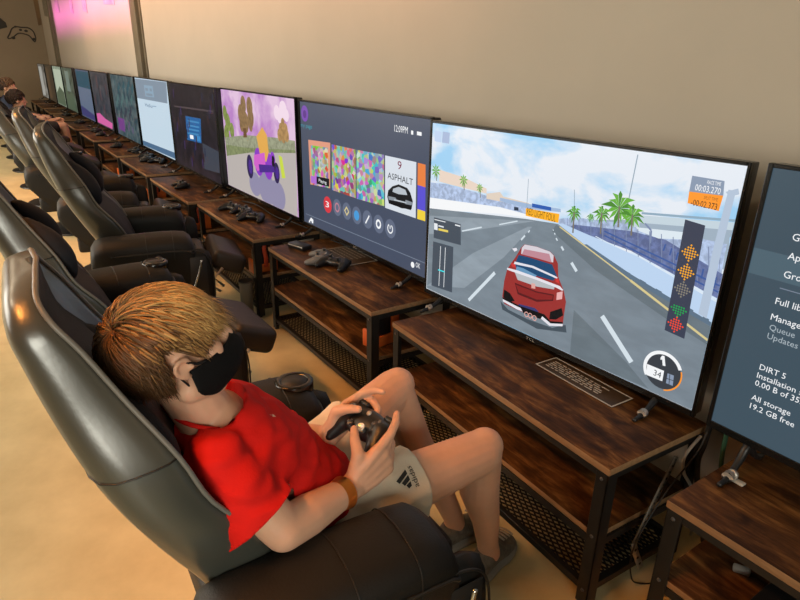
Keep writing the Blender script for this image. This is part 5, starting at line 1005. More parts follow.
SCREEN_TEXT = {'racing': [('RED LIGHT FOUL', 0.4951, 0.4173, 0.1139, 0.022, 'signtext'), ('RACE TIME', 1.0362, 0.6012, 0.0323, 0.0085, 'white'), ('00:03.270', 1.0098, 0.5815, 0.0616, 0.015, 'white'), ('SPLIT TIME', 1.0354, 0.5648, 0.0339, 0.008, 'orangetext'), ('-00:02.373', 1.007, 0.5448, 0.0638, 0.015, 'orangetext2'), ('34', 0.9979, 0.0733, 0.0215, 0.017, 'gauge'), ('TCL', 0.5344, -0.0043, 0.0344, 0.009, 'bezeltext')], 'menu': [('Playing', 0.1981, 0.2655, 0.083, 0.016, 'white'), ('ASPHALT', 0.8319, 0.3832, 0.1831, 0.026, 'ink'), ('9', 0.9044, 0.4327, 0.029, 0.034, 'ink2'), ('3', 0.2651, 0.1492, 0.0363, 0.03, 'white'), ('12:09PM', 0.8772, 0.5804, 0.0933, 0.026, 'white'), ('my page', 0.0148, 0.5216, 0.1262, 0.02, 'teal'), ('OK', 1.0515, 0.0488, 0.0303, 0.022, 'white')], 'white': [('Hello', 0.2869, 0.4037, 0.2613, 0.03, 'wtext')], 'library': [('Games', 0.0796, 0.4883, 0, 0.015, 'white'), ('Apps', 0.0805, 0.448, 0, 0.015, 'white'), ('Groups', 0.082, 0.4082, 0, 0.015, 'white'), ('Full library', 0.08, 0.3476, 0, 0.0142, 'white'), ('Manage', 0.0793, 0.3106, 0, 0.0142, 'white'), ('Queue', 0.0816, 0.2874, 0, 0.0133, 'dim'), ('Updates', 0.0822, 0.2669, 0, 0.0133, 'dim'), ('DIRT 5', 0.0836, 0.1911, 0, 0.0133, 'white'), ('Installation stopped', 0.0828, 0.1702, 0, 0.0133, 'white'), ('0.00 B of 35.80 GB', 0.0829, 0.1508, 0, 0.0133, 'white'), ('All storage', 0.0834, 0.1141, 0, 0.0133, 'white'), ('19.2 GB free', 0.085, 0.0922, 0, 0.0133, 'white')]}

TVS = {'racing': (-0.033, 0.02, 0.045, 0.482, 0.662, 1.123), 'menu': (-1.215, 0.06, 0.008, 0.492, 0.655, 1.125), 'kart': (-2.375, 0.043, 0.011, 0.5, 0.655, 1.125), 'dark': (-3.49, 0.0, 0, 0.5, 0.655, 1.125), 'white': (-4.72, 0.01, 0.01, 0.5, 0.655, 1.125), 'teal': (-5.87, 0.0, 0, 0.5, 0.655, 1.125), 'dim': (-7.19, 0, 0, 0.5, 0.655, 1.125), 'blue': (-8.42, 0, 0, 0.5, 0.655, 1.125), 'green': (-9.9, 0, 0, 0.5, 0.655, 1.125), 'pale': (-11.12, 0, 0, 0.5, 0.655, 1.125), 'brown': (-12.35, 0, 0, 0.5, 0.655, 1.125), 'grey': (-13.6, 0, 0, 0.5, 0.655, 1.125), 'library': (1.156, 0.0, -0.005, 0.523, 0.635, 1.125)}

# ------------------------------------------------------------------ media consoles (tables)
TABLE_H = 0.45
def edge_faces(bm):
    bm.normal_update()
    for f in bm.faces:
        if abs(f.normal.z) < 0.4: f.material_index = 1
def make_table():
    t = thing('media_console', '', 'tv stand', group='wood and steel consoles under the televisions')
    L, D = 1.0, 0.39
    bm = bmesh.new(); add_box(bm, 0, L, 0, D, TABLE_H - 0.02, TABLE_H, 0.0025, 2); edge_faces(bm); sharp(link_mesh('top_board', bm, [M['wood'], M['woodedge']], t))
    bm = bmesh.new(); add_box(bm, 0.012, L - 0.012, 0.008, D - 0.008, 0.225, 0.243, 0.002, 2); edge_faces(bm); sharp(link_mesh('shelf', bm, [M['wood'], M['woodedge']], t))
    # expanded steel bottom shelf
    bm = bmesh.new(); x0, x1, y0, y1, z = 0.03, L - 0.03, 0.02, D - 0.02, 0.062
    def strip(ax, ay, bx, by):
        d = Vector((bx - ax, by - ay, 0)); n = Vector((-d.y, d.x, 0)).normalized() * 0.0022
        a = Vector((ax, ay, z)); b = Vector((bx, by, z)); h = Vector((0, 0, 0.003))
        add_loft(bm, [[a - n, a + n, a + n + h, a - n + h], [b - n, b + n, b + n + h, b - n + h]])
    slope = 0.5; H = y1 - y0; k = x0 - H / slope
    while k < x1:
        ax, ay, bx, by = k, y0, k + H / slope, y1
        if ax < x0: ay += (x0 - ax) * slope; ax = x0
        if bx > x1: by -= (bx - x1) * slope; bx = x1
        if bx - ax > 0.01:
            strip(ax, ay, bx, by); strip(ax, y0 + y1 - ay, bx, y0 + y1 - by)
        k += 0.034
    for (a, b, c, d) in ((x0 - 0.02, x1 + 0.02, y0 - 0.012, y0 + 0.006), (x0 - 0.02, x1 + 0.02, y1 - 0.006, y1 + 0.012)):
        add_box(bm, a, b, c, d, z - 0.018, z + 0.004, 0.001, 1)
    for (a, b) in ((x0 - 0.02, x0), (x1, x1 + 0.02)): add_box(bm, a, b, y0, y1, z - 0.018, z + 0.004, 0.001, 1)
    sharp(link_mesh('mesh_shelf', bm, M['steel'], t))
    for sx in (0, 1):
        for sy in (0, 1):
            bm = bmesh.new(); x = 0.003 if sx == 0 else L - 0.003; y = 0.003 if sy == 0 else D - 0.003
            dx = 1 if sx == 0 else -1; dy = 1 if sy == 0 else -1
            xs = sorted((x, x + dx * 0.036)); ys = sorted((y, y + dy * 0.004)); add_box(bm, xs[0], xs[1], ys[0], ys[1], 0.008, TABLE_H - 0.021, 0.0008, 1)
            xs = sorted((x, x + dx * 0.004)); ys = sorted((y, y + dy * 0.036)); add_box(bm, xs[0], xs[1], ys[0], ys[1], 0.008, TABLE_H - 0.021, 0.0008, 1)
            leg = sharp(link_mesh('leg', bm, M['steel'], t))
            for zz in (TABLE_H - 0.04, 0.234, 0.055):
                if sy == 1: continue
                bm = bmesh.new(); add_lathe(bm, [(0.0001, 0), (0.005, 0.0), (0.0045, 0.0025), (0.0001, 0.0035)], 10)
                for v in bm.verts:
                    c = v.co.copy(); v.co = Vector((x + dx * 0.018 + c.x, y - dy * c.z, zz + c.y))
                link_mesh('bolt', bm, M['plastic2'], leg)
            bm = bmesh.new(); add_cyl(bm, (x + dx * 0.014, y + dy * 0.014, 0), (x + dx * 0.014, y + dy * 0.014, 0.02), 0.012, 0.010, 14); link_mesh('levelling_foot', bm, M['plastic'], leg)
    bm = bmesh.new()
    for zt in (TABLE_H - 0.02, 0.225):
        for yy in (0.006, D - 0.012): add_box(bm, 0.01, L - 0.01, yy, yy + 0.006, zt - 0.022, zt - 0.0005)
        for xx in (0.006, L - 0.012): add_box(bm, xx, xx + 0.006, 0.012, D - 0.012, zt - 0.022, zt - 0.0005)
    sharp(link_mesh('rail_frame', bm, M['steel'], t))
    return t
ORD = ['', 'second', 'third', 'fourth', 'fifth', 'sixth', 'seventh', 'eighth', 'ninth', 'tenth', 'eleventh', 'twelfth']
TABLES = [  # x of left end, y of front edge, yaw
    (0.088, -0.212, -0.045, 'rustic wood top console with black steel legs under the racing game television'),
    (-1.03, -0.227, -0.002, 'rustic wood console under the game menu television with a paper sign on it'),
    (-2.19, -0.232, -0.008, 'rustic wood console under the purple kart television'),
    (-3.25, -0.278, 0.005, 'rustic wood console with one black controller, under the dark television'),
    (-4.40, -0.273, 0.003, 'rustic wood console cluttered with controllers under the bright white television'),
    (-5.55, -0.27, 0.0, 'rustic wood console under the teal mottled television'),
    (-6.85, -0.27, 0.0, 'small distant wood console under the dim television with a pink stripe'),
    (-8.15, -0.27, 0.0, 'distant wood console under the blue grey television'),
    (-9.5, -0.27, 0.0, 'distant wood console under the dark green television, beside the pale one'),
    (-10.75, -0.27, 0.0, 'distant wood console under the pale green television'),
    (-12.0, -0.27, 0.0, 'distant wood console under the brown television near the end wall'),
    (-13.25, -0.27, 0.0, 'farthest wood console, against the end wall under the grey television'),
    (1.222, -0.236, 0.0, 'rustic wood console at right edge, under the television with the game library text'),
]
tab0 = make_table()
for i, (x, y, a, lab) in enumerate(TABLES):
    if i == 0:
        tab0.location = (x, y, 0); tab0.rotation_euler = (0, 0, a); tab0['label'] = lab
    else: dup(tab0, lab, (x, y, 0), a)

# ------------------------------------------------------------------ televisions
SC = {k: hexc(v) for k, v in dict(amber='ffb020', asphalt='d8dfe8', asphalt2='b8c0c8', avatar='5a2f86', b1='1e4a5c', b2='5c6a80', b3='3a3a6a', barrier='bcd4f0', barrierdark='5f7488', bezeltext='8a8a8a', black='0c0d12', bridge='c4d4de', bridge2='9fb0c0', carbadge='e0a8a0', cardark='5a1a1e', carpale='d8d0d8', carpink='e8b0b0', carplate='3a3a70', carred='9a3230', carred2='8a2626', cartrim='b8bcc0', carwhite='e6e4ec', column='b4c4d8', coverA='b88a60', coverB='c05070', coverC='70b0b0', coverE='5a50d0', coverEo='e88040', coverEy='f0d040', coverFy='b070d0', cyan='40e0e8', dark='14161c', dblue='1f5f9a', dim='a8b4bc', dimlamp='8a8478', dlight='3a86c0', dline='4a3f44', dnavy='1a2440', dpurple='3a2a5c', dred='3a2024', dshine='3c424e', dtext='3f86b8', fence='9aaac6', fencedark='5a668e', g1='4a5a48', g2='6a7a70', gantry='2c5cb0', gantrydark='303c50', gauge='3a3f46', glass='1f4a72', glasslight='6a98bc', greenlamp='20a850', grey='8a929a', house='e0d0c0', hud='46505c', hud2='a8b8d8', hudfaint='c0d4f0', hudgrey='8a99b0', hudtower='3c4254', hudwhite='e8ecf0', hudyellow='e8d060', icon='626c82', ink='14161a', ink2='7a2040', kcloud='f0d8e8', kgrass='8a9468', khill='a0a488', kpink='d060c8', kpurple='8a3cc0', kroad='b8b0ac', kseat='e0a850', kshade='8f8aa8', ktreebrown='93744e', ktreegreen='8a9a50', ktreeorange='b8905c', ktrunk='6a4a2c', kviolet='4a2a8a', kwheel='2f2350', kyellow='c8d84a', lane='d4e0e8', leaf='6ab040', leafdark='4a8a30', lhi='4e6470', line='7a8698', m1='3a4048', m2='2a3440', m3='4a3a40', magenta='d060a0', o1='4a3a2a', orange='ff9a30', orangetext='a06028', orangetext2='3a2a20', p1='a8b4a0', p2='9a9a94', pale='dce8f0', peach='e09a80', pinkglass='c08a96', pinkline='c08090', pole='8fa4b4', post='7c8aac', railblue='3a5a9c', railing='8faabe', railwhite='d8e8f8', red='d83a44', redlamp='ff4a2c', redlight='d03a38', road='76828c', roaddark='66727a', roadlight='8c98a2', roofblue='a0b8d8', sand='e8d4c4', shadow='46525c', sign='ffb428', signtext='7a5a1c', skyblue='4a9ad8', t1='20505c', t2='4a6a6a', t3='2a3040', t4='5a5070', t5='6a3a80', teal='3a9aa8', trunk='7a7468', violet='7a4ab0', wbadge='8aa4b8', wbottom='4a6a8a', white='f4f6f8', wline='8aa8c0', wtext='4a6a8a', wtop='8090a0', yellow='d8c890').items()}
BG = dict(racing='bcd8ee', menu='464f63', kart='c99cc8', dark='1b1a22', white='c2d6e4', teal='2c444c', dim='2a2e34', blue='4a5870', green='303c34', pale='7c8a7c', brown='2e2820', grey='5c5c58', library='40525e')
def emit_mat(name, col, col2=None, scale=6.0, strength=1.0, lo=0.4, hi=0.65, vor=False, stretch=(1, 1, 1)):
    m = bpy.data.materials.new(name); m.use_nodes = True; nt = m.node_tree; b = nt.nodes['Principled BSDF']
    b.inputs['Base Color'].default_value = (0.004, 0.004, 0.005, 1); b.inputs['Roughness'].default_value = 0.3
    b.inputs['Specular IOR Level'].default_value = 0.25
    b.inputs['Emission Color'].default_value = (*col, 1); b.inputs['Emission Strength'].default_value = strength
    if col2:
        tc = nt.nodes.new('ShaderNodeTexCoord'); mp = nt.nodes.new('ShaderNodeMapping'); mp.inputs['Scale'].default_value = stretch
        nt.links.new(tc.outputs['Object'], mp.inputs[0])
        if vor:
            n = nt.nodes.new('ShaderNodeTexVoronoi'); n.inputs['Scale'].default_value = scale
            nt.links.new(mp.outputs[0], n.inputs[0])
            h = nt.nodes.new('ShaderNodeHueSaturation'); h.inputs['Saturation'].default_value = 1.15; h.inputs['Value'].default_value = 0.85
            mx = nt.nodes.new('ShaderNodeMix'); mx.data_type = 'RGBA'; mx.inputs[0].default_value = 0.30
            mx.inputs[7].default_value = (*col, 1)
            nt.links.new(n.outputs['Color'], h.inputs['Color']); nt.links.new(h.outputs[0], mx.inputs[6]); nt.links.new(mx.outputs[2], b.inputs['Emission Color'])
        else:
            n = nt.nodes.new('ShaderNodeTexNoise'); n.inputs['Scale'].default_value = scale; n.inputs['Detail'].default_value = 5; n.inputs['Roughness'].default_value = 0.55
            n.inputs['Distortion'].default_value = 0.3
            nt.links.new(mp.outputs[0], n.inputs[0])
            r = nt.nodes.new('ShaderNodeValToRGB'); r.color_ramp.elements[0].position = lo; r.color_ramp.elements[1].position = hi
            r.color_ramp.elements[0].color = (*col, 1); r.color_ramp.elements[1].color = (*col2, 1)
            nt.links.new(n.outputs[0], r.inputs[0]); nt.links.new(r.outputs[0], b.inputs['Emission Color'])
    return m
EM = {}
def em(c):
    if c not in EM:
        if c in ('coverA', 'coverB', 'coverC'): EM[c] = emit_mat('screen_' + c, SC[c], SC[c], 42, vor=True)
        elif c in ('fencedark', 'fence'): EM[c] = emit_mat('screen_' + c, SC[c], tuple(min(1, x * 1.6) for x in SC[c]), 60)
        elif c in ('road', 'roaddark', 'roadlight'): EM[c] = emit_mat('screen_' + c, SC[c], tuple(x * 1.15 for x in SC[c]), 9, stretch=(1, 1, 3))
        elif c in ('ktreebrown', 'ktreegreen', 'ktreeorange', 'kgrass', 'khill'): EM[c] = emit_mat('screen_' + c, SC[c], tuple(x * 0.6 for x in SC[c]), 40)
        else: EM[c] = emit_mat('screen_' + c, SC[c])
    return EM[c]
BGM = {k: emit_mat('screen_back_' + k, hexc(v)) for k, v in BG.items()}
BGM['racing'] = emit_mat('screen_sky', hexc('9fd0f2'), hexc('e6ecf4'), 3.4, lo=0.38, hi=0.52, stretch=(1, 1, 1.9))
BGM['kart'] = emit_mat('screen_pink_sky', hexc('b880c4'), hexc('e0c0dc'), 5, lo=0.4, hi=0.6)
BGM['teal'] = emit_mat('screen_teal', hexc('24404a'), hexc('5a6a6c'), 12)
BGM['dim'] = emit_mat('screen_dim', hexc('262c34'), hexc('4c4c54'), 9)
BGM['green'] = emit_mat('screen_green', hexc('2c362e'), hexc('5c6a5c'), 8)
BGM['pale'] = emit_mat('screen_pale', hexc('6a7a6a'), hexc('98a490'), 8)
BGM['grey'] = emit_mat('screen_grey', hexc('403e38'), hexc('8c8c86'), 4)
BGM['dark'] = emit_mat('screen_dark', hexc('15141a'), hexc('28222c'), 10)

def make_tv(key, x, y, a, z0, H, W, label):
    t = thing('television', label, 'television', (x, y, 0), a, 'televisions in a row along the wall')
    bl, br, bt, bb = 0.010, 0.008, 0.009, 0.018
    # bezel frame
    bm = bmesh.new()
    for (x0, x1, za, zb) in ((0, bl, 0, H), (W - br, W, 0, H), (bl, W - br, H - bt, H), (bl, W - br, 0, bb)):
        add_box(bm, x0, x1, 0.0, 0.016, z0 + za, z0 + zb, 0.0015, 1)
    bez = sharp(link_mesh('bezel', bm, M['bezel'], t))
    # housing: thin panel with the thicker electronics hump low on the back
    bm = bmesh.new(); add_box(bm, 0.002, W - 0.002, 0.010, 0.048, z0 + 0.002, z0 + H - 0.002, 0.004, 2)
    add_box(bm, 0.08, W - 0.08, 0.03, 0.075, z0 + 0.03, z0 + H * 0.62, 0.015, 3)
    sharp(link_mesh('back_housing', bm, M['plastic'], t))
    # picture
    mats = [BGM[key]]; idx = {}
    bm = bmesh.new()
    add_quad(bm, [(bl - .001, 0.004, z0 + bb - .001), (W - br + .001, 0.004, z0 + bb - .001), (W - br + .001, 0.004, z0 + H - bt + .001), (bl - .001, 0.004, z0 + H - bt + .001)])
    lay = 0
    def mi_of(c):
        if c not in idx: idx[c] = len(mats); mats.append(em(c))
        return idx[c]
    for c, pts in SCREEN_SHAPES.get(key, []):
        lay += 1; yy = 0.004 - 0.00002 * lay
        q = []
        for p in pts:
            if not q or (abs(p[0] - q[-1][0]) + abs(p[1] - q[-1][1]) > 1e-5): q.append(p)
        if len(q) > 2 and abs(q[0][0] - q[-1][0]) + abs(q[0][1] - q[-1][1]) < 1e-5: q.pop()
        if len(q) < 3: continue
        if sum(q[i][0] * q[(i + 1) % len(q)][1] - q[(i + 1) % len(q)][0] * q[i][1] for i in range(len(q))) < 0: q.reverse()
        add_quad(bm, [(u, yy, z0 + v) for u, v in q], mi_of(c))
    def txt(lst):
        nonlocal lay
        for s, u, v, w, h, c in lst:
            lay += 1
            M4 = Matrix(((1, 0, 0, u), (0, 0, 1, 0.004 - 0.00002 * lay), (0, 1, 0, z0 + v), (0, 0, 0, 1)))
            vs = text_bm(bm, s, M4, w if w > 0.01 else None, h, mi_of(c))
            for vv in vs:
                if vv.co.x > W - br: vv.co.x = W - br
    txt([q for q in SCREEN_TEXT.get(key, []) if q[5] != 'bezeltext'])
    link_mesh('screen', bm, mats, t, smooth=False, recalc=False)
    # maker's mark on the lower bezel
    if key in ('racing', 'menu', 'kart', 'library'):
        bm = bmesh.new()
        text_bm(bm, 'TCL', Matrix(((1, 0, 0, W * 0.5 - 0.02), (0, 0, 1, -0.0006), (0, 1, 0, z0 + 0.0045), (0, 0, 0, 1))), 0.036, 0.009)
        link_mesh('logo', bm, M['silver'], bez, smooth=False, recalc=False)
    # splayed feet
    for fx in (0.10, W - 0.11):
        bm = bmesh.new()
        top = Vector((fx, 0.018, z0 + 0.012))
        add_tube(bm, [top, (fx, -0.005, (z0 + 0.45) / 2 + 0.01), (fx + 0.004, -0.055, 0.4602), (fx + 0.006, -0.10, 0.4568)], 0.010, 8, 0, 8, [1, 1, .8, .55])
        add_tube(bm, [top, (fx, 0.035, (z0 + 0.45) / 2 + 0.01), (fx, 0.08, 0.4602), (fx, 0.11, 0.4568)], 0.010, 8, 0, 8, [1, 1, .8, .55])
        ft = link_mesh('foot', bm, M['plastic'], t)
        bm = bmesh.new(); add_tube(bm, [(fx + .004, -0.05, 0.4632), (fx + .0048, -0.066, 0.4630)], 0.0125, 12); link_mesh('foot_clamp', bm, M['silver'], ft)
    return t
TVL = dict(racing='television showing a red car on a racing track, nearest whole one', menu='television showing a slate blue home menu with a row of game covers', kart='television showing a plain purple kart on a road under pink sky', dark='dark television with a small blue dialog box on screen', white='television with a bright white page on its screen', teal='teal mottled television left of the bright white one', dim='dim distant television with a magenta stripe along its bottom', blue='distant blue grey television left of the dim one', green='distant dark green television left of the blue grey one', pale='distant pale green television between the dark green and brown ones', brown='distant brown television, second from the end wall', grey='farthest television, grey, next to the end wall', library='television at right edge showing white game library text on slate')
for k, (x, y, a, z0, H, W) in TVS.items(): make_tv(k, x, y, a, z0, H, W, TVL[k])

# ------------------------------------------------------------------ recliner chairs
def make_chair(extended):
    t = thing('recliner_chair', '', 'chair', group='black recliner gaming chairs in a row')
    bm = bmesh.new(); add_lathe(bm, [(0.0001, 0), (0.25, 0), (0.255, 0.006), (0.25, 0.014), (0.10, 0.03), (0.04, 0.045), (0.035, 0.16), (0.09, 0.175), (0.09, 0.19), (0.0001, 0.19)], 40)
    sharp(link_mesh('swivel_base', bm, M['plastic'], t), 50)
    bm = bmesh.new(); add_box(bm, -0.20, 0.20, -0.22, 0.20, 0.19, 0.30, 0.02, 3); link_mesh('seat_box', bm, M['leather'], t)
    bm = bmesh.new(); add_box(bm, -0.192, 0.192, -0.18, 0.235, 0.29, 0.415, 0.045, 5)
    for v in bm.verts:
        if v.co.z > 0.38: v.co.z += 0.018 * (1 - (v.co.x / 0.19) ** 2) - 0.02 * (0.23 - v.co.y) / 0.4
    link_mesh('seat_cushion', bm, M['brownleather'], t)
    # ---- backrest shell
    S = [((-.412, 1.047), (-.395, 1.053), .03), ((-.430, 1.040), (-.398, 1.047), .085), ((-.440, 1.023), (-.400, 1.033), .13), ((-.443, .99), (-.388, 1.007), .158), ((-.435, .95), (-.361, .965), .171), ((-.415, .87), (-.318, .885), .192), ((-.385, .78), (-.265, .795), .225), ((-.35, .70), (-.228, .71), .238), ((-.30, .60), (-.160, .62), .235), ((-.25, .50), (-.11, .51), .21), ((-.20, .38), (-.075, .39), .195), ((-.17, .31), (-.06, .33), .186)]
    n = 44
    Rr = catmull([(0, a[0], a[1]) for a, b, w in S], n); Fr = catmull([(0, b[0], b[1]) for a, b, w in S], n); Ws = [v.x for v in catmull([(w, 0, 0) for a, b, w in S], n)]
    half0 = [(0, 0), (.35, .0), (.62, .012), (.80, .05), (.92, .14), (.985, .30), (1.0, .5), (1.0, .72), (.99, .88), (.965, .98), (.93, 1.0), (.89, .95), (.84, .84), (.70, .70), (.4, .62), (0, .6)]
    bm = bmesh.new(); rings = []
    for ri, (r, f, w) in enumerate(zip(Rr, Fr, Ws)):
        fade = max(0.0, min(1.0, (ri - 4) / 9)); half = half0[:11] + [(u, 1 - (1 - v) * fade) for u, v in half0[11:]]
        ring = [r.lerp(f, v) + Vector((u * w, 0, 0)) for u, v in half] + [r.lerp(f, v) + Vector((-u * w, 0, 0)) for u, v in half[-2:0:-1]]
        rings.append(ring)
    add_loft(bm, rings); link_mesh('backrest', bm, M['shell'], t)
    # piping along both edges, over the top
    bm = bmesh.new(); line = [Fr[i] + Vector((Ws[i] * .968, .002, 0)) for i in range(0, n - 6)]
    linel = [Vector((-p.x, p.y, p.z)) for p in line]
    add_tube(bm, linel[::-1] + [Fr[0] + Vector((0, 0.004, 0.002))] + line, 0.0042, 6); link_mesh('piping', bm, M['piping'], t)
    # horizontal seam across the shell
    bm = bmesh.new(); k = 24
    seam = [Rr[k].lerp(Fr[k], v) + Vector((u * Ws[k], 0, 0)) for u, v in half[:10]]
    seam = [p + (p - Rr[k].lerp(Fr[k], .5)).normalized() * .0006 for p in seam]
    add_tube(bm, [Vector((-p.x, p.y, p.z)) for p in seam[:0:-1]] + seam, 0.0018, 5); link_mesh('seam', bm, M['cable'], t)
    # ---- inner cushion with headrest and shoulder bolsters
    bm = bmesh.new(); rings = []
    for i in range(6, n + 1):
        r, f, w = Rr[i], Fr[i], Ws[i] * .90; d = (f - r).normalized(); tt = i / n
        bulge = -.004 + .022 * math.exp(-((tt - .22) / .09) ** 2) + .02 * math.exp(-((tt - .78) / .12) ** 2) - .010 * math.exp(-((tt - .40) / .05) ** 2)
        base = r.lerp(f, .66 if i > 12 else .66 + .30 * (13 - i) / 7)
        prof = [(-1, .0), (-.97, .75), (-.86, 1.0), (-.6, 1.12), (-.3, 1.16), (0, 1.17), (.3, 1.16), (.6, 1.12), (.86, 1.0), (.97, .75), (1, 0), (.5, -.2), (-.5, -.2)]
        dep = (f - base).length + bulge * min(1, (i - 4) / 9) - .012 * min(1, (i - 4) / 9)
        rings.append([base + Vector((u * w, 0, 0)) + d * (dep * v if v > 0 else .05 * v) for u, v in prof])
    add_loft(bm, rings); link_mesh('back_cushion', bm, M['fabric'], t)
    for s in (-1, 1):
        bm = bmesh.new()
        add_chain(bm, catmull([(s * .13, -.325, .89), (s * .155, -.275, .83), (s * .165, -.243, .77), (s * .15, -.225, .71)], 10), [.014, .022, .030, .036, .039, .040, .040, .037, .031, .024, .016], 16)
        if not extended:
            for v in bm.verts: v.co.y -= .045; v.co.x *= .95
        b2 = remeshed(bm, .008, 3); link_mesh('shoulder_bolster', b2, M['fabric'], t)
    # ---- arms
    for s in (-1, 1):
        xi, xo = .198, .372; rings = []
        ys = [-.285, -.28, -.262, -.22, -.1, .02, .08, .122, .145, .158, .163]
        zt = [.50, .53, .556, .568, .572, .574, .572, .566, .548, .515, .48]
        ins = [.03, .014, .004, 0, 0, 0, 0, 0, .004, .016, .034]
        bm = bmesh.new()
        for y, z, q in zip(ys, zt, ins):
            a, b = xi + q, xo - q; zb = .17 + q + max(0, -.06 - y) * 1.15; r = .055
            ring = [(a, zb), (b, zb), (b + .004, max(.30, zb + .02)), (b + .006, z - r * 1.3)]
            for k in range(1, 7):
                th = k / 7 * PI / 2; ring.append((b - r + (r + .006) * math.cos(th), z - r + r * math.sin(th)))
            ring += [(b - r * 1.1, z + .001), ((a + b) / 2, z + .005), (a + r * 1.0, z + .001)]
            for k in range(1, 7):
                th = PI / 2 + k / 7 * PI / 2; ring.append((a + r + (r + .004) * math.cos(th), z - r + r * math.sin(th)))
            ring += [(a - .004, z - r * 1.3), (a, max(.30, zb + .02))]
            rings.append([Vector((s * p[0], y, p[1])) for p in ring])
        add_loft(bm, rings); arm = link_mesh('armrest', bm, M['leather'], t)
        for yy, w in ((-.05, 0), (.065, 0)):      # stitched seams across the arm top, then piping around its front
            bm = bmesh.new(); add_tube(bm, [(s * (xo + .007), yy, .47), (s * (xo + .004), yy, .535), (s * (xo - .02), yy, .563), (s * .285, yy, .5795), (s * (xi + .02), yy, .563), (s * (xi - .003), yy, .535)], .0013, 5, 0, 20)
            link_mesh('stitching', bm, M['cable'], arm)
        bm = bmesh.new()
        add_tube(bm, [(s * (xo + .005), -.2, .505), (s * (xo + .007), 0, .508), (s * (xo + .006), .12, .504), (s * (xo - .004), .148, .49), (s * .285, .168, .50), (s * (xi + .0), .152, .49)], .004, 6, 0, 30)
        link_mesh('arm_piping', bm, M['cable'], arm)
        if s < 0:
            bm = bmesh.new(); add_lathe(bm, [(.031, .003), (.032, .006), (.036, .0075), (.042, .0065), (.045, .003), (.045, -.02), (.031, -.02)], 28)
            for v in bm.verts: v.co = Vector((-.283 + v.co.x, .105 + v.co.y * 1.1, .574 + v.co.z))
            link_mesh('cup_holder', bm, M['bezel'], arm)
            bm = bmesh.new(); add_lathe(bm, [(.0001, .0055), (.0305, .0055), (.0305, .003), (.0001, .003)], 24)
            for v in bm.verts: v.co = Vector((-.283 + v.co.x, .105 + v.co.y * 1.1, .574 + v.co.z))
            link_mesh('cup_well', bm, M['ink'], arm)
        else:
            bm = bmesh.new(); add_lathe(bm, [(.0001, .012), (.012, .011), (.019, .006), (.02, 0), (.0001, 0)], 24)
            for v in bm.verts: v.co = Vector((.376 + v.co.z, -.005 + v.co.x, .475 + v.co.y))
            link_mesh('recline_button', bm, M['plastic2'], arm)
        # side flap with the footrest lever inside
        bm = bmesh.new(); rings = []
        for y, q in ((.08, .0), (.14, .0), (.190, .0), (.218, .012), (.230, .04)):
            rings.append([Vector((s * x, y, z)) for x, z in ((.305 + q * .3, .16 + q), (.36 - q * .5, .15 + q), (.374 - q * .5, .25), (.374 - q * .5, .40), (.366 - q * .5, .475 - q), (.34, .50 - q * 1.3), (.315 + q * .3, .485 - q), (.305 + q * .3, .40))])
        add_loft(bm, rings); fl = link_mesh('side_flap', bm, M['leather'], t)
        bm = bmesh.new(); add_tube(bm, [(s * .372, .10, .505), (s * .372, .165, .50), (s * .368, .208, .465), (s * .366, .228, .40), (s * .366, .230, .30), (s * .366, .224, .20)], .0028, 6, 0, 24); link_mesh('flap_piping', bm, M['cable'], fl)
        bm = bmesh.new(); add_tube(bm, [(s * .379, .125, .30), (s * .381, .165, .40), (s * .379, .18, .455)], .006, 8, 0, 10); link_mesh('lever', bm, M['chrome'], fl)
        bm = bmesh.new(); add_box(bm, *sorted((s * .3735, s * .3765)), .10, .20, .27, .47, .0012, 1); link_mesh('lever_slot', bm, M['ink'], fl)
    # ---- footrest
    bm = bmesh.new()
    if extended:
        add_box(bm, -.185, .185, -.05, .05, -.17, .0, .028, 4, M4=Matrix.Translation((0, .25, .395)) @ Matrix.Rotation(math.radians(68), 4, 'X'))
    else: add_box(bm, -.185, .185, .235, .29, .12, .36, .025, 4)
    fr = link_mesh('footrest', bm, M['brownleather'], t)
    for s in (-1, 1):
        bars = (((.19, .36), (.29, .25)), ((.19, .24), (.29, .35)), ((.20, .29), (.27, .23))) if extended else (((.12, .17), (.25, .2)), ((.12, .25), (.25, .28)))
        for k, (a, b) in enumerate(bars):
            bm = bmesh.new(); x = s * (.20 + .008 * k if extended else .192); add_tube(bm, [(x, a[0], a[1]), (x, b[0], b[1])], .0075, 8)
            link_mesh('footrest_linkage', bm, M['silver'], fr)
    return t
chair_down = make_chair(False); chair_up = make_chair(True)
CHAIRS = [(0.79, -0.915, -3, 'black recliner chair in which the boy in red sits'),
    (-0.375, -0.957, 0, 'empty black recliner chair directly beside and behind the boy in red'),
    (-1.375, -0.685, -11, 'second empty black recliner chair behind the boy in red, turned slightly, near the kart television'),
    (-2.45, -0.70, -10, 'third empty black recliner chair behind the boy in red, near the dark television'),
    (-3.75, -0.80, -4, 'fourth empty black recliner chair behind the boy in red'),
    (-4.90, -0.80, -4, 'fifth empty black recliner chair behind the boy in red'),
    (-5.85, -0.80, -4, 'distant empty black recliner chair just before the child in slate'),
    (-7.0, -0.80, 0, 'distant black recliner chair holding the dark haired child in the slate top'),
    (-8.2, -0.80, 0, 'distant black recliner chair holding the child in the navy top'),
    (-9.5, -0.80, 0, 'distant empty black recliner chair facing the dark green television'),
    (-10.7, -0.80, 0, 'distant empty black recliner chair facing the pale green television'),
    (2.03, -0.92, 0, 'empty black recliner chair added out of view beside the camera to shade the floor, facing the rightmost console'),  # added chair outside the frame, blocks light to the floor by the nearest consoles
    (-12.0, -0.80, 0, 'farthest empty black recliner chair, near the end wall')]
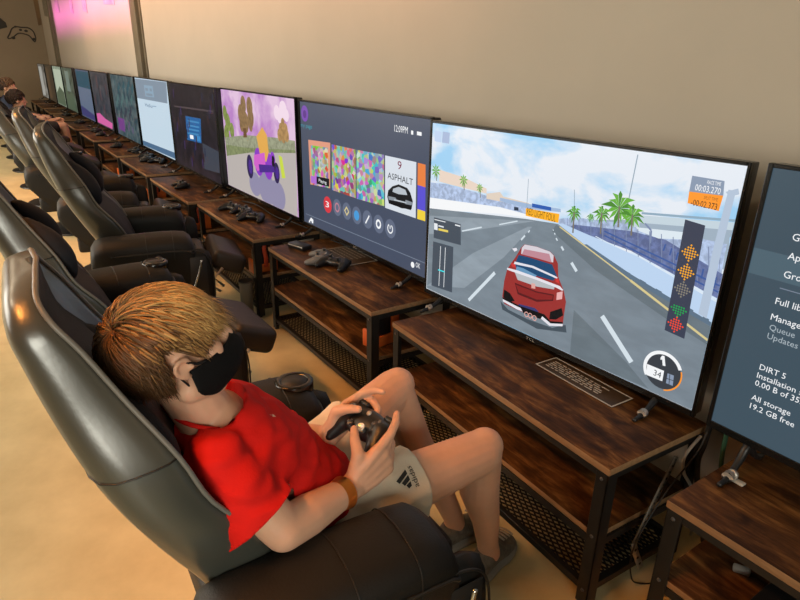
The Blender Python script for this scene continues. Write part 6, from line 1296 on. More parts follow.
for i, (x, y, a, lab) in enumerate(CHAIRS):
    if i == 0: o = chair_down; o.location = (x, y, 0); o.rotation_euler = (0, 0, math.radians(a)); o['label'] = lab
    elif i == 1: o = chair_up; o.location = (x, y, 0); o['label'] = lab
    else: dup(chair_up, lab, (x, y, 0), math.radians(a))

# ------------------------------------------------------------------ people
V = Vector
def hand(bm, w, f, n, lt, k=0.9, curls=None, thumb=None):
    """palm and five fingers as overlapping solids; w wrist, f towards the knuckles, n back of the hand, lt thumb side"""
    f = f.normalized(); n = (n - f * n.dot(f)).normalized(); lt = lt.normalized()
    L = (.078, .082, .078, .070); O = (.026, .009, -.008, -.023)
    ph = ((.038, .024, .020), (.043, .027, .021), (.039, .025, .020), (.031, .020, .018))
    curls = curls or ((20, 25, 20), (40, 50, 35), (45, 55, 35), (50, 55, 35))
    for i in range(4):
        kn = w + (f * L[i] + lt * O[i]) * k
        add_chain(bm, [w + lt * O[i] * .55 * k, w + (f * L[i] * .5 + lt * O[i] * .8) * k + n * .001, kn], [.0145 * k, .0140 * k, .0115 * k], 10)
        a = 0; p = kn; pts = [p]; rad = [.0098 * k]
        for j in range(3):
            a += math.radians(curls[i][j]); d = f * math.cos(a) - n * math.sin(a) + lt * (O[i] * 1.2)
            p = p + d.normalized() * ph[i][j] * k; pts.append(p.copy()); rad.append((.0090, .0082, .0070)[j] * k)
        add_chain(bm, pts, rad, 10)
    b = w + (f * .018 + lt * .016 - n * .004) * k
    t1, t2, t3 = thumb
    p1 = b + t1.normalized() * .040 * k; p2 = p1 + t2.normalized() * .032 * k; p3 = p2 + t3.normalized() * .024 * k
    add_chain(bm, [b, p1, p2, p3], [.0150 * k, .0125 * k, .0100 * k, .0080 * k], 10)
    return p3
def cut(bm, co, no, radius, centre=None):
    """open a garment: remove what lies beyond the plane, within radius of the opening"""
    c = centre or co
    fs = [f for f in bm.faces if (f.calc_center_median() - c).length < radius]
    g = set(fs); 
    for f in fs: g.update(f.edges); g.update(f.verts)
    bmesh.ops.bisect_plane(bm, geom=list(g), plane_co=co, plane_no=no, clear_outer=True)
def wrinkle(bm, amp, sc, seed=0):
    bm.normal_update()
    for v in bm.verts:
        q = V((v.co.x * sc[0] + seed, v.co.y * sc[1], v.co.z * sc[2]))
        v.co += v.normal * amp * noise.noise(q)
def seg_ellipse(c, ax, ay, a, b, n=24):
    return [c + ax * (a * math.cos(2 * PI * k / n)) + ay * (b * math.sin(2 * PI * k / n)) for k in range(n)]
def torso_rings(bm, secs, grow=0.0, n=24):
    rings = []; P = [V(s[0]) for s in secs]
    for i, s in enumerate(secs):
        d = (P[min(i + 1, len(P) - 1)] - P[max(i - 1, 0)]).normalized(); ax = V((1, 0, 0)); ay = d.cross(ax).normalized()
        rings.append(seg_ellipse(P[i], ax, ay, s[1] + grow, s[2] + grow, n))
    add_loft(bm, rings)

boy = thing('person', 'boy in a red jersey and black mask sitting in the nearest chair holding a controller', 'person', (0.80, -0.95, 0.0))
OFF = -V((0.80, -0.95, 0.0))
def kid(name, bm, m, parent=None, smooth=True):
    for v in bm.verts: v.co += OFF
    return link_mesh(name, bm, m, parent or boy, smooth)

HC = V((.838, -1.156, .905)); yaw = math.radians(6)
HF = V((-math.sin(yaw), math.cos(yaw), .24)).normalized(); HR = HF.cross(V((0, 0, 1))).normalized(); HU = HR.cross(HF).normalized()
HF, HR, HU = HF * .92, HR * .92, HU * .93      # a child's head, a little under the drawn size
def hp(r, f, u): return HC + HR * r + HF * f + HU * u
shR, elR, wrR = V((.940, -1.115, .718)), V((1.012, -1.045, .606)), V((.945, -.874, .573))
shL, elL, wrL = V((.710, -1.10, .715)), V((.650, -1.0, .575)), V((.795, -.848, .590))
hipR, knR, anR = V((.895, -.905, .475)), V((.918, -.520, .500)), V((.838, -.385, .10))
hipL, knL, anL = V((.745, -.905, .475)), V((.660, -.590, .560)), V((.705, -.40, .10))
SP = [((.82, -.905, .47), .120, .085), ((.82, -.925, .515), .122, .088), ((.82, -.965, .565), .120, .085), ((.825, -1.025, .645), .130, .084), ((.828, -1.072, .710), .132, .070), ((.83, -1.098, .748), .085, .05), ((.832, -1.11, .764), .05, .045)]
CC = V((.866, -.800, .640)); CX = V((1, .10, 0)).normalized(); CF = V((-.08, .86, .50)).normalized(); CU = CX.cross(CF).normalized(); CF = CU.cross(CX).normalized()

body = bmesh.new()
torso_rings(body, SP)
add_chain(body, [V((.832, -1.10, .745)), V((.834, -1.13, .81)), V((.837, -1.15, .86))], [.052, .047, .046])
# head: skull, face, jaw, nose, brow, ears
add_ell(body, hp(0, -.003, .016), HR * .069, HF * .083, HU * .074, 28, 18)
add_ell(body, hp(0, .028, -.042), HR * .056, HF * .064, HU * .070, 28, 18)
add_ell(body, hp(0, .052, -.092), HR * .034, HF * .030, HU * .026, 20, 12)
add_chain(body, [hp(.045, .0, -.075), hp(.03, .05, -.098)], [.024, .020]); add_chain(body, [hp(-.045, .0, -.075), hp(-.03, .05, -.098)], [.024, .020])
add_chain(body, [hp(0, .088, .0), hp(0, .099, -.020), hp(0, .108, -.036)], [.0085, .0095, .0115])
for s in (-1, 1):
    add_sph(body, hp(s * .009, .098, -.040), .0085); add_sph(body, hp(s * .036, .062, -.034), .020)
    add_chain(body, [hp(s * .012, .086, .016), hp(s * .034, .078, .018), hp(s * .05, .06, .012)], [.010, .010, .010])
    # ear: rim, bowl, lobe
    rim = [hp(s * .068, .010, -.018), hp(s * .075, .008, -.004), hp(s * .079, -.004, .002), hp(s * .082, -.016, -.002), hp(s * .081, -.019, -.014), hp(s * .077, -.013, -.027), hp(s * .072, -.002, -.037), hp(s * .068, .004, -.038)]
    add_chain(body, [q for q in catmull(rim, 14)], [.0045] * 15, 8)
    add_ell(body, hp(s * .071, -.006, -.018), HR * .006, HF * .014, HU * .019, 14, 8)
    add_sph(body, hp(s * .0745, .010, -.020), .0055)
for p, q, r in ((shR, elR, wrR), (shL, elL, wrL)):
    m1 = p.lerp(q, .45); m2 = q.lerp(r, .32); m3 = q.lerp(r, .75)
    add_chain(body, [p, m1, q, m2, m3, r], [.047, .042, .036, .037, .029, .0245], 16)
for a, b, c in ((hipR, knR, anR), (hipL, knL, anL)):
    side = V((0, -.012, 0))
    add_chain(body, [a, a.lerp(b, .35), a.lerp(b, .75), b, b.lerp(c, .12) + V((0, .0, 0)), b.lerp(c, .34) + side, b.lerp(c, .7), c, c + V((0, .01, -.04))], [.068, .066, .057, .052, .048, .050, .037, .030, .031], 18)
    add_sph(body, b + V((0, .014, .012)), .044)
fR = V((.012, .072, .052)); nR = V((1, -.12, .05))
ltR = nR.cross(fR)
hand(body, wrR, fR, nR, ltR, 1.06, ((12, 22, 20), (42, 62, 40), (50, 66, 42), (55, 66, 40)),
     (fR.normalized() * .62 + CU * .62 - CX * .10, fR.normalized() * .45 + CU * .20 - CX * .72, fR.normalized() * .45 - CU * .12 - CX * .70))
fL = V((-.004, .066, .046)); nL = V((-1, -.15, .10)); ltL = fL.cross(nL)
hand(body, wrL, fL, nL, ltL, 1.04, ((18, 28, 22), (42, 62, 40), (50, 66, 42), (55, 66, 40)),
     (fL.normalized() * .62 + CU * .62 + CX * .10, fL.normalized() * .45 + CU * .20 + CX * .72, fL.normalized() * .45 - CU * .12 + CX * .70))
body = remeshed(body, .0033, 3)
kid('body', body, M['skin'])

# eyes
for s in (-1, 1):
    b = bmesh.new(); add_sph(b, hp(s * .031, .0625, -.012), .0125, 16, 10); e = kid('eye', b, M['eyewhite'])
    b = bmesh.new(); add_ell(b, hp(s * .031, .0742, -.013), HR * .0055, HF * .0022, HU * .0055, 12, 8); kid('iris', b, M['iris'], e)

# mask
b = bmesh.new(); rows = []
for i in range(13):
    v = i / 12
    row = []
    for j in range(25):
        s = j / 24 * 2 - 1; a = s * math.radians(104)
        u = -.030 - v * .082 - (1 - abs(s)) * .006 * v
        u += abs(s) ** 2 * (.002 - (.0 if v < .5 else -.035 * (v - .5) * 2))
        rad_f = .077 + .044 * math.sin(PI * min(1, .18 + v * .80)) * (1 - abs(s) ** 1.3); rad_r = .0695 + .006 * math.sin(PI * v)
        if v > .8: rad_f -= (v - .8) * .12
        row.append(hp(rad_r * math.sin(a), .010 + rad_f * math.cos(a) * (1.0 if math.cos(a) > 0 else .3), u))
    rows.append(row)
add_loft(b, rows, closed=False)
bmesh.ops.solidify(b, geom=b.faces[:], thickness=.0015)
mask = kid('face_mask', b, M['maskcloth'])
for s in (-1, 1):
    b = bmesh.new()
    add_tube(b, [hp(s * .066, .006, -.034), hp(s * .072, .004, -.012), hp(s * .071, -.008, -.004), hp(s * .069, -.018, -.012), hp(s * .067, -.014, -.03), hp(s * .062, -.002, -.062)], .0017, 6, 0, 24)
    add_tube(b, [hp(s * .062, .040, -.030), hp(s * .070, .020, -.022), hp(s * .076, .004, -.006)], .0026, 6, 0, 12)
    kid('ear_loop', b, M['maskcloth'], mask)

# shirt
b = bmesh.new()
torso_rings(b, [((.82, -.885, .425), .128, .095)] + SP, .017)
for p, q in ((shR, elR), (shL, elL)):
    d = (q - p)
    add_chain(b, [p + V((0, .0, .0)) - (p - V((.825, p.y, p.z))) * .25, p, p + d * .4 + V((0, -.006, -.006)), p + d * .84 + V((0, -.014, -.014))], [.047, .053, .060, .070], 20)
b = remeshed(b, .006, 4)
for v in b.verts:     # folds: gathers towards the hem, pull lines from the armpits
    pass
wrinkle(b, .012, (9, 16, 30), 3.1); wrinkle(b, .005, (34, 26, 60), 8.7)
for p, q in ((shR, elR), (shL, elL)):
    d = (q - p); c = p + d * .70; cut(b, c, d.normalized(), .108, p + d * .98 + V((.052 if p.x > .8 else -.052, -.015, 0)))
ncen = V((.832, -1.10, .758)); cut(b, ncen + V((0, -.004, -.004)), V((0, .25, 1)).normalized(), .075)
cut(b, V((.82, -.895, .492)), V((0, .55, -.84)).normalized(), .20, V((.82, -.89, .44)))
NECK = seg_ellipse(V((.832, -1.100, .757)), V((1, 0, 0)), V((0, .95, -.31)).normalized(), .063, .064, 48)
for v in b.verts:
    if v.is_boundary and (v.co - ncen).length < .11:
        v.co = min(NECK, key=lambda q: (q - v.co).length).copy()
bmesh.ops.solidify(b, geom=b.faces[:], thickness=.0018)
shirt = kid('jersey', b, M['shirt'])
# collar ribbing
b = bmesh.new()
add_tube(b, NECK + NECK[:1], .0042, 8)
kid('collar', b, M['shirt'], shirt)

# shorts
b = bmesh.new()
add_ell(b, V((.82, -.925, .485)), V((.145, 0, 0)), V((0, .095, 0)), V((0, .02, .085)), 28, 16)
LEGS = []
for a, k in ((hipR, knR), (hipL, knL)):
    d = k - a; e = a + d * .62
    add_chain(b, [a, a + d * .3, e + V((0, 0, .002))], [.076, .076, .077], 22); LEGS.append((a + d * .53, d.normalized(), e))
add_chain(b, [V((.78, -.88, .50)), V((.86, -.88, .50))], [.066, .066], 18)
b = remeshed(b, .006, 4)
wrinkle(b, .010, (14, 20, 14), 1.3); wrinkle(b, .004, (40, 30, 40), 5.5)
for c, d, e in LEGS: cut(b, c, d, .125, e)
bv = BVHTree.FromBMesh(b)
bmesh.ops.solidify(b, geom=b.faces[:], thickness=.0018)
shorts = kid('shorts', b, M['shorts'])
# emblem printed on the right leg of the shorts: three slanted bars over the word
b = bmesh.new()
pc = hipR.lerp(knR, .44); up = -(knR - hipR).normalized(); outw = V((.62, 0, .78)); outw = (outw - up * outw.dot(up)).normalized(); rt = up.cross(outw).normalized()
def fl(u, v): return pc + outw * .16 + rt * u + up * v
bars = [((-.016, .004), (-.007, .004), (-.012, .0165), (-.019, .012)), ((-.004, .004), (.006, .004), (-.0045, .024), (-.0118, .0195)), ((.009, .004), (.0185, .004), (.003, .033), (-.0042, .0285))]
geo = []
for q in bars:
    N = 5
    for i in range(N):
        for j in range(N):
            def bl(s, t): 
                a0 = V((*q[0], 0)).lerp(V((*q[1], 0)), s); a1 = V((*q[3], 0)).lerp(V((*q[2], 0)), s); c = a0.lerp(a1, t); return fl(c.x, c.y)
            add_quad(b, [bl(i / N, j / N), bl((i + 1) / N, j / N), bl((i + 1) / N, (j + 1) / N), bl(i / N, (j + 1) / N)])
c0 = fl(-.0225, -.012)
text_bm(b, 'adidas', Matrix(((rt.x, up.x, outw.x, c0.x), (rt.y, up.y, outw.y, c0.y), (rt.z, up.z, outw.z, c0.z), (0, 0, 0, 1))), .045, .0125)
bmesh.ops.triangulate(b, faces=b.faces[:])
for v in b.verts:
    h = bv.ray_cast(v.co, -outw)
    if h[0] is not None: v.co = h[0] + outw * .0022
kid('emblem', b, M['ink'], shorts, smooth=False)
# small pale print on the jersey chest
b = bmesh.new()
bt = None
for i, (u, w) in enumerate(((-.022, .006), (-.014, .009), (-.006, .005), (.002, .010), (.010, .006), (.018, .008))):
    p = V((.880, -1.010, .735)) + V((-.10, .55, -.75)).normalized() * u
    add_quad(b, [p, p + V((0.0, .004, -.005)), p + V((w, .006, -.001)), p + V((w, .001, .004))])
sb = bmesh.new(); sb.from_mesh(shirt.data)
for v in sb.verts: v.co -= OFF
sbv = BVHTree.FromBMesh(sb); sb.free()
for v in b.verts:
    h = sbv.find_nearest(v.co)
    if h[0] is not None: v.co = h[0] + V((.002, .0, .002))
kid('chest_print', b, M['print'], shirt, smooth=False)

# wristband
b = bmesh.new(); wc = elR.lerp(wrR, .80); wd = (wrR - elR).normalized(); a, c = frame_of(wd)
add_loft(b, [[wc + wd * h + (a * math.cos(2 * PI * k / 32) + c * math.sin(2 * PI * k / 32)) * (.0305 + h * .16) for k in range(32)] for h in (-.011, .011)], cap=False)
bmesh.ops.solidify(b, geom=b.faces[:], thickness=.0012)
kid('wristband', b, M['wristband'])

# shoes
def shoe(heel, toe):
    f = (toe - heel); L = f.length; f.normalize(); r = f.cross(V((0, 0, 1))).normalized()
    prof = [(-.012, .012, .05), (0, .026, .066), (.03, .031, .082), (.065, .032, .088), (.10, .034, .074), (.14, .040, .058), (.18, .040, .046), (.21, .033, .038), (.228, .018, .030), (.234, .005, .022)]
    b = bmesh.new(); rings = []
    for y, w, h in prof:
        c = heel + f * (y * L / .22)
        ring = []
        for k in range(20):
            th = 2 * PI * k / 20; s_, c_ = math.sin(th), math.cos(th)
            ring.append(c + r * (w * math.copysign(abs(c_) ** .8, c_)) + V((0, 0, .012 + (h - .012) / 2 + (h - .012) / 2 * math.copysign(abs(s_) ** .8, s_))))
        rings.append(ring)
    add_loft(b, rings); up_ = kid('shoe', b, M['shoe'])
    b = bmesh.new(); rings = []
    for y, w, h in prof:
        c = heel + f * (y * L / .22)
        rings.append([c + r * (w + .003) + V((0, 0, .001)), c + r * (w + .004) + V((0, 0, .017)), c - r * (w + .004) + V((0, 0, .017)), c - r * (w + .003) + V((0, 0, .001))])
    add_loft(b, rings); kid('sole', b, M['sole'], up_)
    for i in range(4):
        b = bmesh.new(); p = heel + f * (.11 + i * .018); add_tube(b, [p + r * .022 + V((0, 0, .074 - i * .006)), p + V((0, 0, .080 - i * .006)), p - r * .022 + V((0, 0, .074 - i * .006))], .003, 6, 0, 6)
        kid('lace', b, M['sole'], up_)
shoe(V((.852, -.430, 0)), V((.795, -.258, 0)))
shoe(V((.708, -.44, 0)), V((.700, -.265, 0)))

# hair: a cap of many combed locks, long fringe swept over the brow
def hair_floor(y):     # how far down the hair hangs: brow, sideburn, over the ear, nape
    return -.022 if y > .05 else (-.036 if y > .022 else (.010 if y > -.022 else -.088))
def hair_mesh(o, F, R_, U, rads, nl, length, mats, seed, fringe=True, smallr=.0042):
    rn = random.Random(seed)
    bm = bmesh.new()
    def scalp(d):   # d unit direction in (r, f, u)
        return V((d.x * rads[0], d.y * rads[1], d.z * rads[2]))
    W = lambda q: o + R_ * q.x + F * q.y + U * q.z
    crown = V((.10, -.72, .68)).normalized()
    made = 0
    while made < nl:
        d = V((rn.gauss(0, 1), rn.gauss(0, 1), rn.gauss(0, 1))).normalized()
        lim = -.52 if d.y < -.25 else (.02 if d.y < .45 else .42)      # nape low, temples, brow line
        if d.y < .45 and d.y >= -.25: lim = -.10 + (d.y + .25) * .35
        if d.z < lim: continue
        made += 1
        p = scalp(d); n = d.copy()
        t = (d - crown); t = (t - n * t.dot(n))
        t = t.normalized() if t.length > 1e-3 else V((0, 1, 0))
        t = (t + V((.22, .30 if d.y > -.2 else -.05, -.10)) + V((rn.uniform(-.3, .3), rn.uniform(-.3, .3), rn.uniform(-.2, .2)))); t = (t - n * t.dot(n)).normalized()
        ln = length * rn.uniform(.75, 1.15)
        if d.z < 0: ln *= .75 if d.y < 0 else .7
        if fringe and d.y > .1 and d.z > .15: ln *= 1.4
        steps = 7; pts = [p.copy()]; q = p.copy(); lift = rn.uniform(.001, .012)
        for s in range(steps):
            q = q + t * ln / steps
            e = V((q.x / rads[0], q.y / rads[1], q.z / rads[2])); el = e.length; nn = V((e.x / rads[0], e.y / rads[1], e.z / rads[2])).normalized()
            want = 1 + (lift + .004 * math.sin(s * .9)) / .085
            if s >= 4 and fringe and d.y > .1 and e.y > .5: want += .018 * (s - 3)      # fringe stands off the brow
            if el < want or s < 5: q = V((e.x * rads[0], e.y * rads[1], e.z * rads[2])) * (want / el)
            t = (t + V((0, 0, -.16)) + V((rn.uniform(-.12, .12), rn.uniform(-.12, .12), rn.uniform(-.1, .1)))); t = (t - nn * min(0, t.dot(nn))); t.normalize()
            lo = hair_floor(q.y)
            if smallr < .005 and q.z < lo + rn.uniform(-.004, .010) and s >= 1: break
            pts.append(q.copy())
        if len(pts) < 3: continue
        n_ = len(pts) - 1
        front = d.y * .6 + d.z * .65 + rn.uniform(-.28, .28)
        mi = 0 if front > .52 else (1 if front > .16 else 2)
        r0 = smallr * rn.uniform(.7, 1.25)
        P = [W(x) for x in pts]; rings = []
        for i, x in enumerate(P):
            dd = (P[min(i + 1, n_)] - P[max(i - 1, 0)]); dd = dd.normalized() if dd.length > 1e-6 else V((0, 0, 1))
            out = (x - o).normalized(); sd = dd.cross(out); sd = sd.normalized() if sd.length > 1e-4 else R_; ou = sd.cross(dd)
            w = r0 * ((1.0, 1.15, 1.2, 1.1, .95, .75, .5, .12)[i] if i < n_ else .12)
            rings.append([x + sd * w, x + ou * w * .45, x - sd * w, x - ou * w * .45])
        add_loft(bm, rings, mi)
    # close scalp under the locks
    k0 = len(bm.faces)
    add_ell(bm, o, R_ * rads[0] * 1.005, F * rads[1] * 1.005, U * rads[2] * 1.005, 28, 18, 2)
    dead = []
    for f_ in bm.faces[k0:] if hasattr(bm.faces, '__getitem__') else []:
        c = f_.calc_center_median() - o; y = c.dot(F) / rads[1]; z = c.dot(U) / rads[2]
        if smallr < .004:
            if c.dot(U) < hair_floor(c.dot(F)) + (.022 if c.dot(F) < .05 else .06): dead.append(f_)
        elif z < (-.55 if y < -.25 else (-.10 + (y + .25) * .35 if y < .45 else .45)): dead.append(f_)
    bmesh.ops.delete(bm, geom=dead, context='FACES')
    return bm
def hair_safe(*a, **k):
    return hair_mesh(*a, **k)
_old = bmesh.new(); _old.free()
hb = hair_mesh(hp(0, -.003, .014), HF, HR, HU, (.0765, .0935, .0825), 6500, .105, None, 11, True, .0016)
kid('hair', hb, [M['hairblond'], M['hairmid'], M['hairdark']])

# two children farther down the row
def small_person(label, cx, cy, head, yaw_deg, cloth, hair, reach):
    t = thing('person', label, 'person', (cx, cy, 0))
    o = V((cx, cy, 0)); hd = V(head)
    ya = math.radians(yaw_deg); F = V((-math.sin(ya), math.cos(ya), 0)); R_ = F.cross(V((0, 0, 1)))
    U = V((0, 0, 1)); pel = o + V((0, .02, .50)); nb = hd + V((0, -.01, -.14)) - F * .02
    chest = pel.lerp(nb, .68)
    def part(n_, b_, m_, par=None):
        for v in b_.verts: v.co -= o
        return link_mesh(n_, b_, m_, par or t)
    b_ = bmesh.new()
    add_chain(b_, [nb, hd + V((0, 0, -.06))], [.045, .042])
    add_ell(b_, hd + U * .015, R_ * .070, F * .088, U * .085, 20, 14); add_ell(b_, hd + F * .028 - U * .045, R_ * .055, F * .062, U * .068, 20, 14)
    add_chain(b_, [hd + F * .088 - U * .005, hd + F * .104 - U * .034], [.009, .012])
    for s in (-1, 1): add_ell(b_, hd + R_ * .073 * s - F * .005 - U * .018, R_ * .008, F * .017, U * .026, 10, 6)
    sh = [chest + R_ * s * .135 + U * .05 for s in (-1, 1)]
    el = [chest + R_ * s * .17 + F * .10 - U * .14 for s in (-1, 1)]
    wr = [chest + R_ * s * (.06 if not reach else .03) + F * (.26 if not reach else .36) - U * (.13 if not reach else .05) for s in (-1, 1)]
    for s, a_, e_, w_ in zip((-1, 1), sh, el, wr):
        add_chain(b_, [a_, e_, e_.lerp(w_, .4), w_], [.042, .034, .033, .021])
        ff = (w_ - e_).normalized(); nn = V((0, 0, 1)) - ff * ff.z; nn.normalize(); ll = nn.cross(ff) * (1 if s > 0 else -1)
        hand(b_, w_, ff, nn, ll, .9, None, (ff + ll * .6, ff - ll * .1, ff - ll * .3))
    add_chain(b_, [pel, chest, nb], [.11, .12, .05])
    for s in (-1, 1):
        h_ = pel + R_ * s * .08; k_ = h_ + F * .36 + U * .01; a_ = k_ + F * .05 - U * .40
        add_chain(b_, [h_, k_, k_.lerp(a_, .35), a_, a_ + F * .12 - U * .04], [.075, .05, .046, .03, .032])
    part('body', remeshed(b_, .007, 2), M['skin'])
    b_ = bmesh.new(); add_chain(b_, [pel + U * .03, pel.lerp(chest, .5), chest, nb - U * .02], [.125, .13, .135, .07], 18)
    for a_, e_ in zip(sh, el): add_chain(b_, [chest.lerp(a_, .6), a_, a_.lerp(e_, .6)], [.075, .062, .056])
    b_ = remeshed(b_, .008, 3); wrinkle(b_, .010, (14, 14, 22), cx); part('shirt', b_, cloth)
    b_ = bmesh.new(); add_chain(b_, [pel - R_ * .08, pel + R_ * .08], [.10, .10])
    for s in (-1, 1): add_chain(b_, [pel + R_ * s * .08, pel + R_ * s * .08 + F * .25], [.09, .075])
    part('shorts', remeshed(b_, .009, 2), M['ink'])
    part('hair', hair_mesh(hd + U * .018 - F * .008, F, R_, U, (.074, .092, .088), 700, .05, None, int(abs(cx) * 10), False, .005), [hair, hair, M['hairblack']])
    for s in (-1, 1):
        a_ = pel + R_ * s * .08 + F * .41 - U * .39; b_ = bmesh.new()
        add_ell(b_, V((a_.x, a_.y, .045)) + F * .05, R_ * .04, F * .11, U * .042, 16, 10); part('shoe', b_, M['shoe'])
    return t
small_person('child with dark hair and a slate top leaning forward in a distant chair', -7.02, -.80, (-7.0, -.862, .83), 8, M['graycloth'], M['hairblack'], True)
small_person('child in a navy top farther back, face turned to the televisions', -8.2, -.85, (-8.16, -.868, .925), -25, M['navy'], M['hairdark'], False)

# ------------------------------------------------------------------ game controllers
def make_controller(shell):
    t = thing('game_controller', '', 'controller')
    b = bmesh.new()
    add_ell(b, (0, .005, .022), (.062, 0, 0), (0, .034, 0), (0, 0, .019), 24, 14)
    add_ell(b, (0, .018, .020), (.060, 0, 0), (0, .022, 0), (0, 0, .017), 24, 14)
    for s in (-1, 1):
        add_chain(b, [V((s * .046, .010, .022)), V((s * .058, -.020, .019)), V((s * .064, -.048, .013)), V((s * .063, -.058, .012))], [.024, .021, .015, .011], 16)
        add_ell(b, (s * .044, .030, .018), (.022, 0, 0), (0, .012, 0), (0, 0, .012), 14, 8)
    link_mesh('shell', remeshed(b, .0028, 3), shell, t)
    for (x, y) in ((-.036, .012), (.020, -.012)):
        b = bmesh.new(); add_lathe(b, [(.0001, 0), (.006, 0), (.0055, .010), (.0095, .011), (.0098, .0145), (.008, .0135), (.0001, .012)], 20, origin=(x, y, .038)); link_mesh('thumbstick', b, M['plastic2'], t)
    b = bmesh.new(); add_box(b, -.0275, -.0125, -.0165, -.0105, .036, .0435, .001, 1); add_box(b, -.023, -.017, -.021, -.006, .036, .0435, .001, 1); link_mesh('direction_pad', b, M['plastic2'], t)
    for (dx, dy) in ((0, .010), (0, -.010), (.010, 0), (-.010, 0)):
        b = bmesh.new(); add_lathe(b, [(.0001, .006), (.003, .0058), (.0045, .0045), (.0047, 0), (.0001, 0)], 14, origin=(.040 + dx, .012 + dy, .0375)); link_mesh('button', b, M['plastic2'], t)
    b = bmesh.new(); add_lathe(b, [(.0001, .004), (.005, .0035), (.006, .001), (.0001, 0)], 16, origin=(0, .024, .0375)); link_mesh('home_button', b, M['silver'], t)
    for s in (-1, 1):
        b = bmesh.new(); add_box(b, *sorted((s * .028, s * .058)), .034, .046, .010, .030, .004, 2); link_mesh('trigger', b, M['plastic'], t)
    return t
ctl = make_controller(M['plastic']); tag(ctl, 'black game controller held in both hands by the boy in red', 'controller')
held = ctl
held.matrix_world = Matrix(((CX.x, CF.x, CU.x, CC.x), (CX.y, CF.y, CU.y, CC.y), (CX.z, CF.z, CU.z, CC.z), (0, 0, 0, 1))) @ Matrix.Translation((0, .0, -.022))
for c in held.children:
    if c.name.startswith('thumbstick'): stick = c
stick.data = stick.data.copy(); stick.data.materials[0] = M['silver']; stick['label'] = 'silver topped thumbstick'
ctl = make_controller(M['plastic'])
CT = [(-.575, -.085, 25, 'black game controller beside the grey one, on the console with the paper sign'),
    (-1.865, -.105, 15, 'left black controller of the three on the console under the kart television'),
    (-1.735, -.075, -12, 'middle black controller of the three on the console under the kart television'),
    (-1.585, -.085, 40, 'right black controller of the three on the console under the kart television'),
    (-2.76, -.165, -5, 'single black controller at the front of the console under the dark television'),
    (-4.30, -.04, 20, 'leftmost black controller on the console under the white page television'),
    (-4.12, -.09, -15, 'black controller second from left on the console under the white page television'),
    (-3.96, -.03, 35, 'rightmost black controller on the console under the white page television'),
    (-4.72, -.06, 5, 'black controller at the back right of the console under the teal television'),
    (-5.18, -.14, -20, 'black controller at the front of the console under the teal television'),
    (-6.72, -.08, 10, 'small black controller on the console under the dim magenta striped television'),
    (-6.30, -.10, -10, 'small black controller right of its twin under the dim magenta striped television'),
    (-7.9, -.10, 15, 'tiny distant black controller on the console under the blue grey television'),
    (-9.2, -.10, 15, 'tiny distant black controller on the console under the dark green television')]
for i, (x, y, a, lab) in enumerate(CT):
    if i == 0: o = ctl; o.location = (x, y, TABLE_H + .001); o.rotation_euler = (0, 0, math.radians(a)); o['label'] = lab; o['group'] = 'controllers lying on the consoles'
    else: dup(ctl, lab, (x, y, TABLE_H + .001), math.radians(a))
g = make_controller(mat('grey_shell', (.16, .155, .15), .5)); g.location = (-.685, -.105, TABLE_H + .001); g.rotation_euler = (0, 0, math.radians(-35)); tag(g, 'grey game controller left of a black one on the console with the paper sign', 'controller')

# ------------------------------------------------------------------ printed notices lying on the consoles
def notice(name, label, x, y, w, d, a, z=TABLE_H + .001):
    t = thing(name, label, 'sign', (x, y, z), a)
    b = bmesh.new(); add_box(b, -w / 2, w / 2, -d / 2, d / 2, 0, .002, .0006, 1); e = .004
    for q in ((-w / 2, w / 2, -d / 2, -d / 2 + e), (-w / 2, w / 2, d / 2 - e, d / 2), (-w / 2, -w / 2 + e, -d / 2 + e, d / 2 - e), (w / 2 - e, w / 2, -d / 2 + e, d / 2 - e)):
        add_box(b, q[0], q[1], q[2], q[3], .0018, .0026, mi=1)
    rn = random.Random(int(abs(x * 100)))
    for k in range(5):
        yy = d / 2 - .024 - k * (d - .04) / 5; xx = -w / 2 + .02
        while xx < w / 2 - .05 - rn.random() * .06:
            ww = rn.uniform(.010, .028); add_box(b, xx, xx + ww, yy - .0022, yy + .0022, .0019, .0023, mi=1); xx += ww + .006
    link_mesh('sheet', b, [M['paper'], M['paperwhite']], t, smooth=False)
notice('notice_sheet', 'brown laminated notice with a white border on the console below the racing television', .762, .028, .30, .092, -.035)
notice('notice_sheet', 'brown laminated notice with a white border on the console below the home menu television', -.693, .052, .285, .155, -.01)

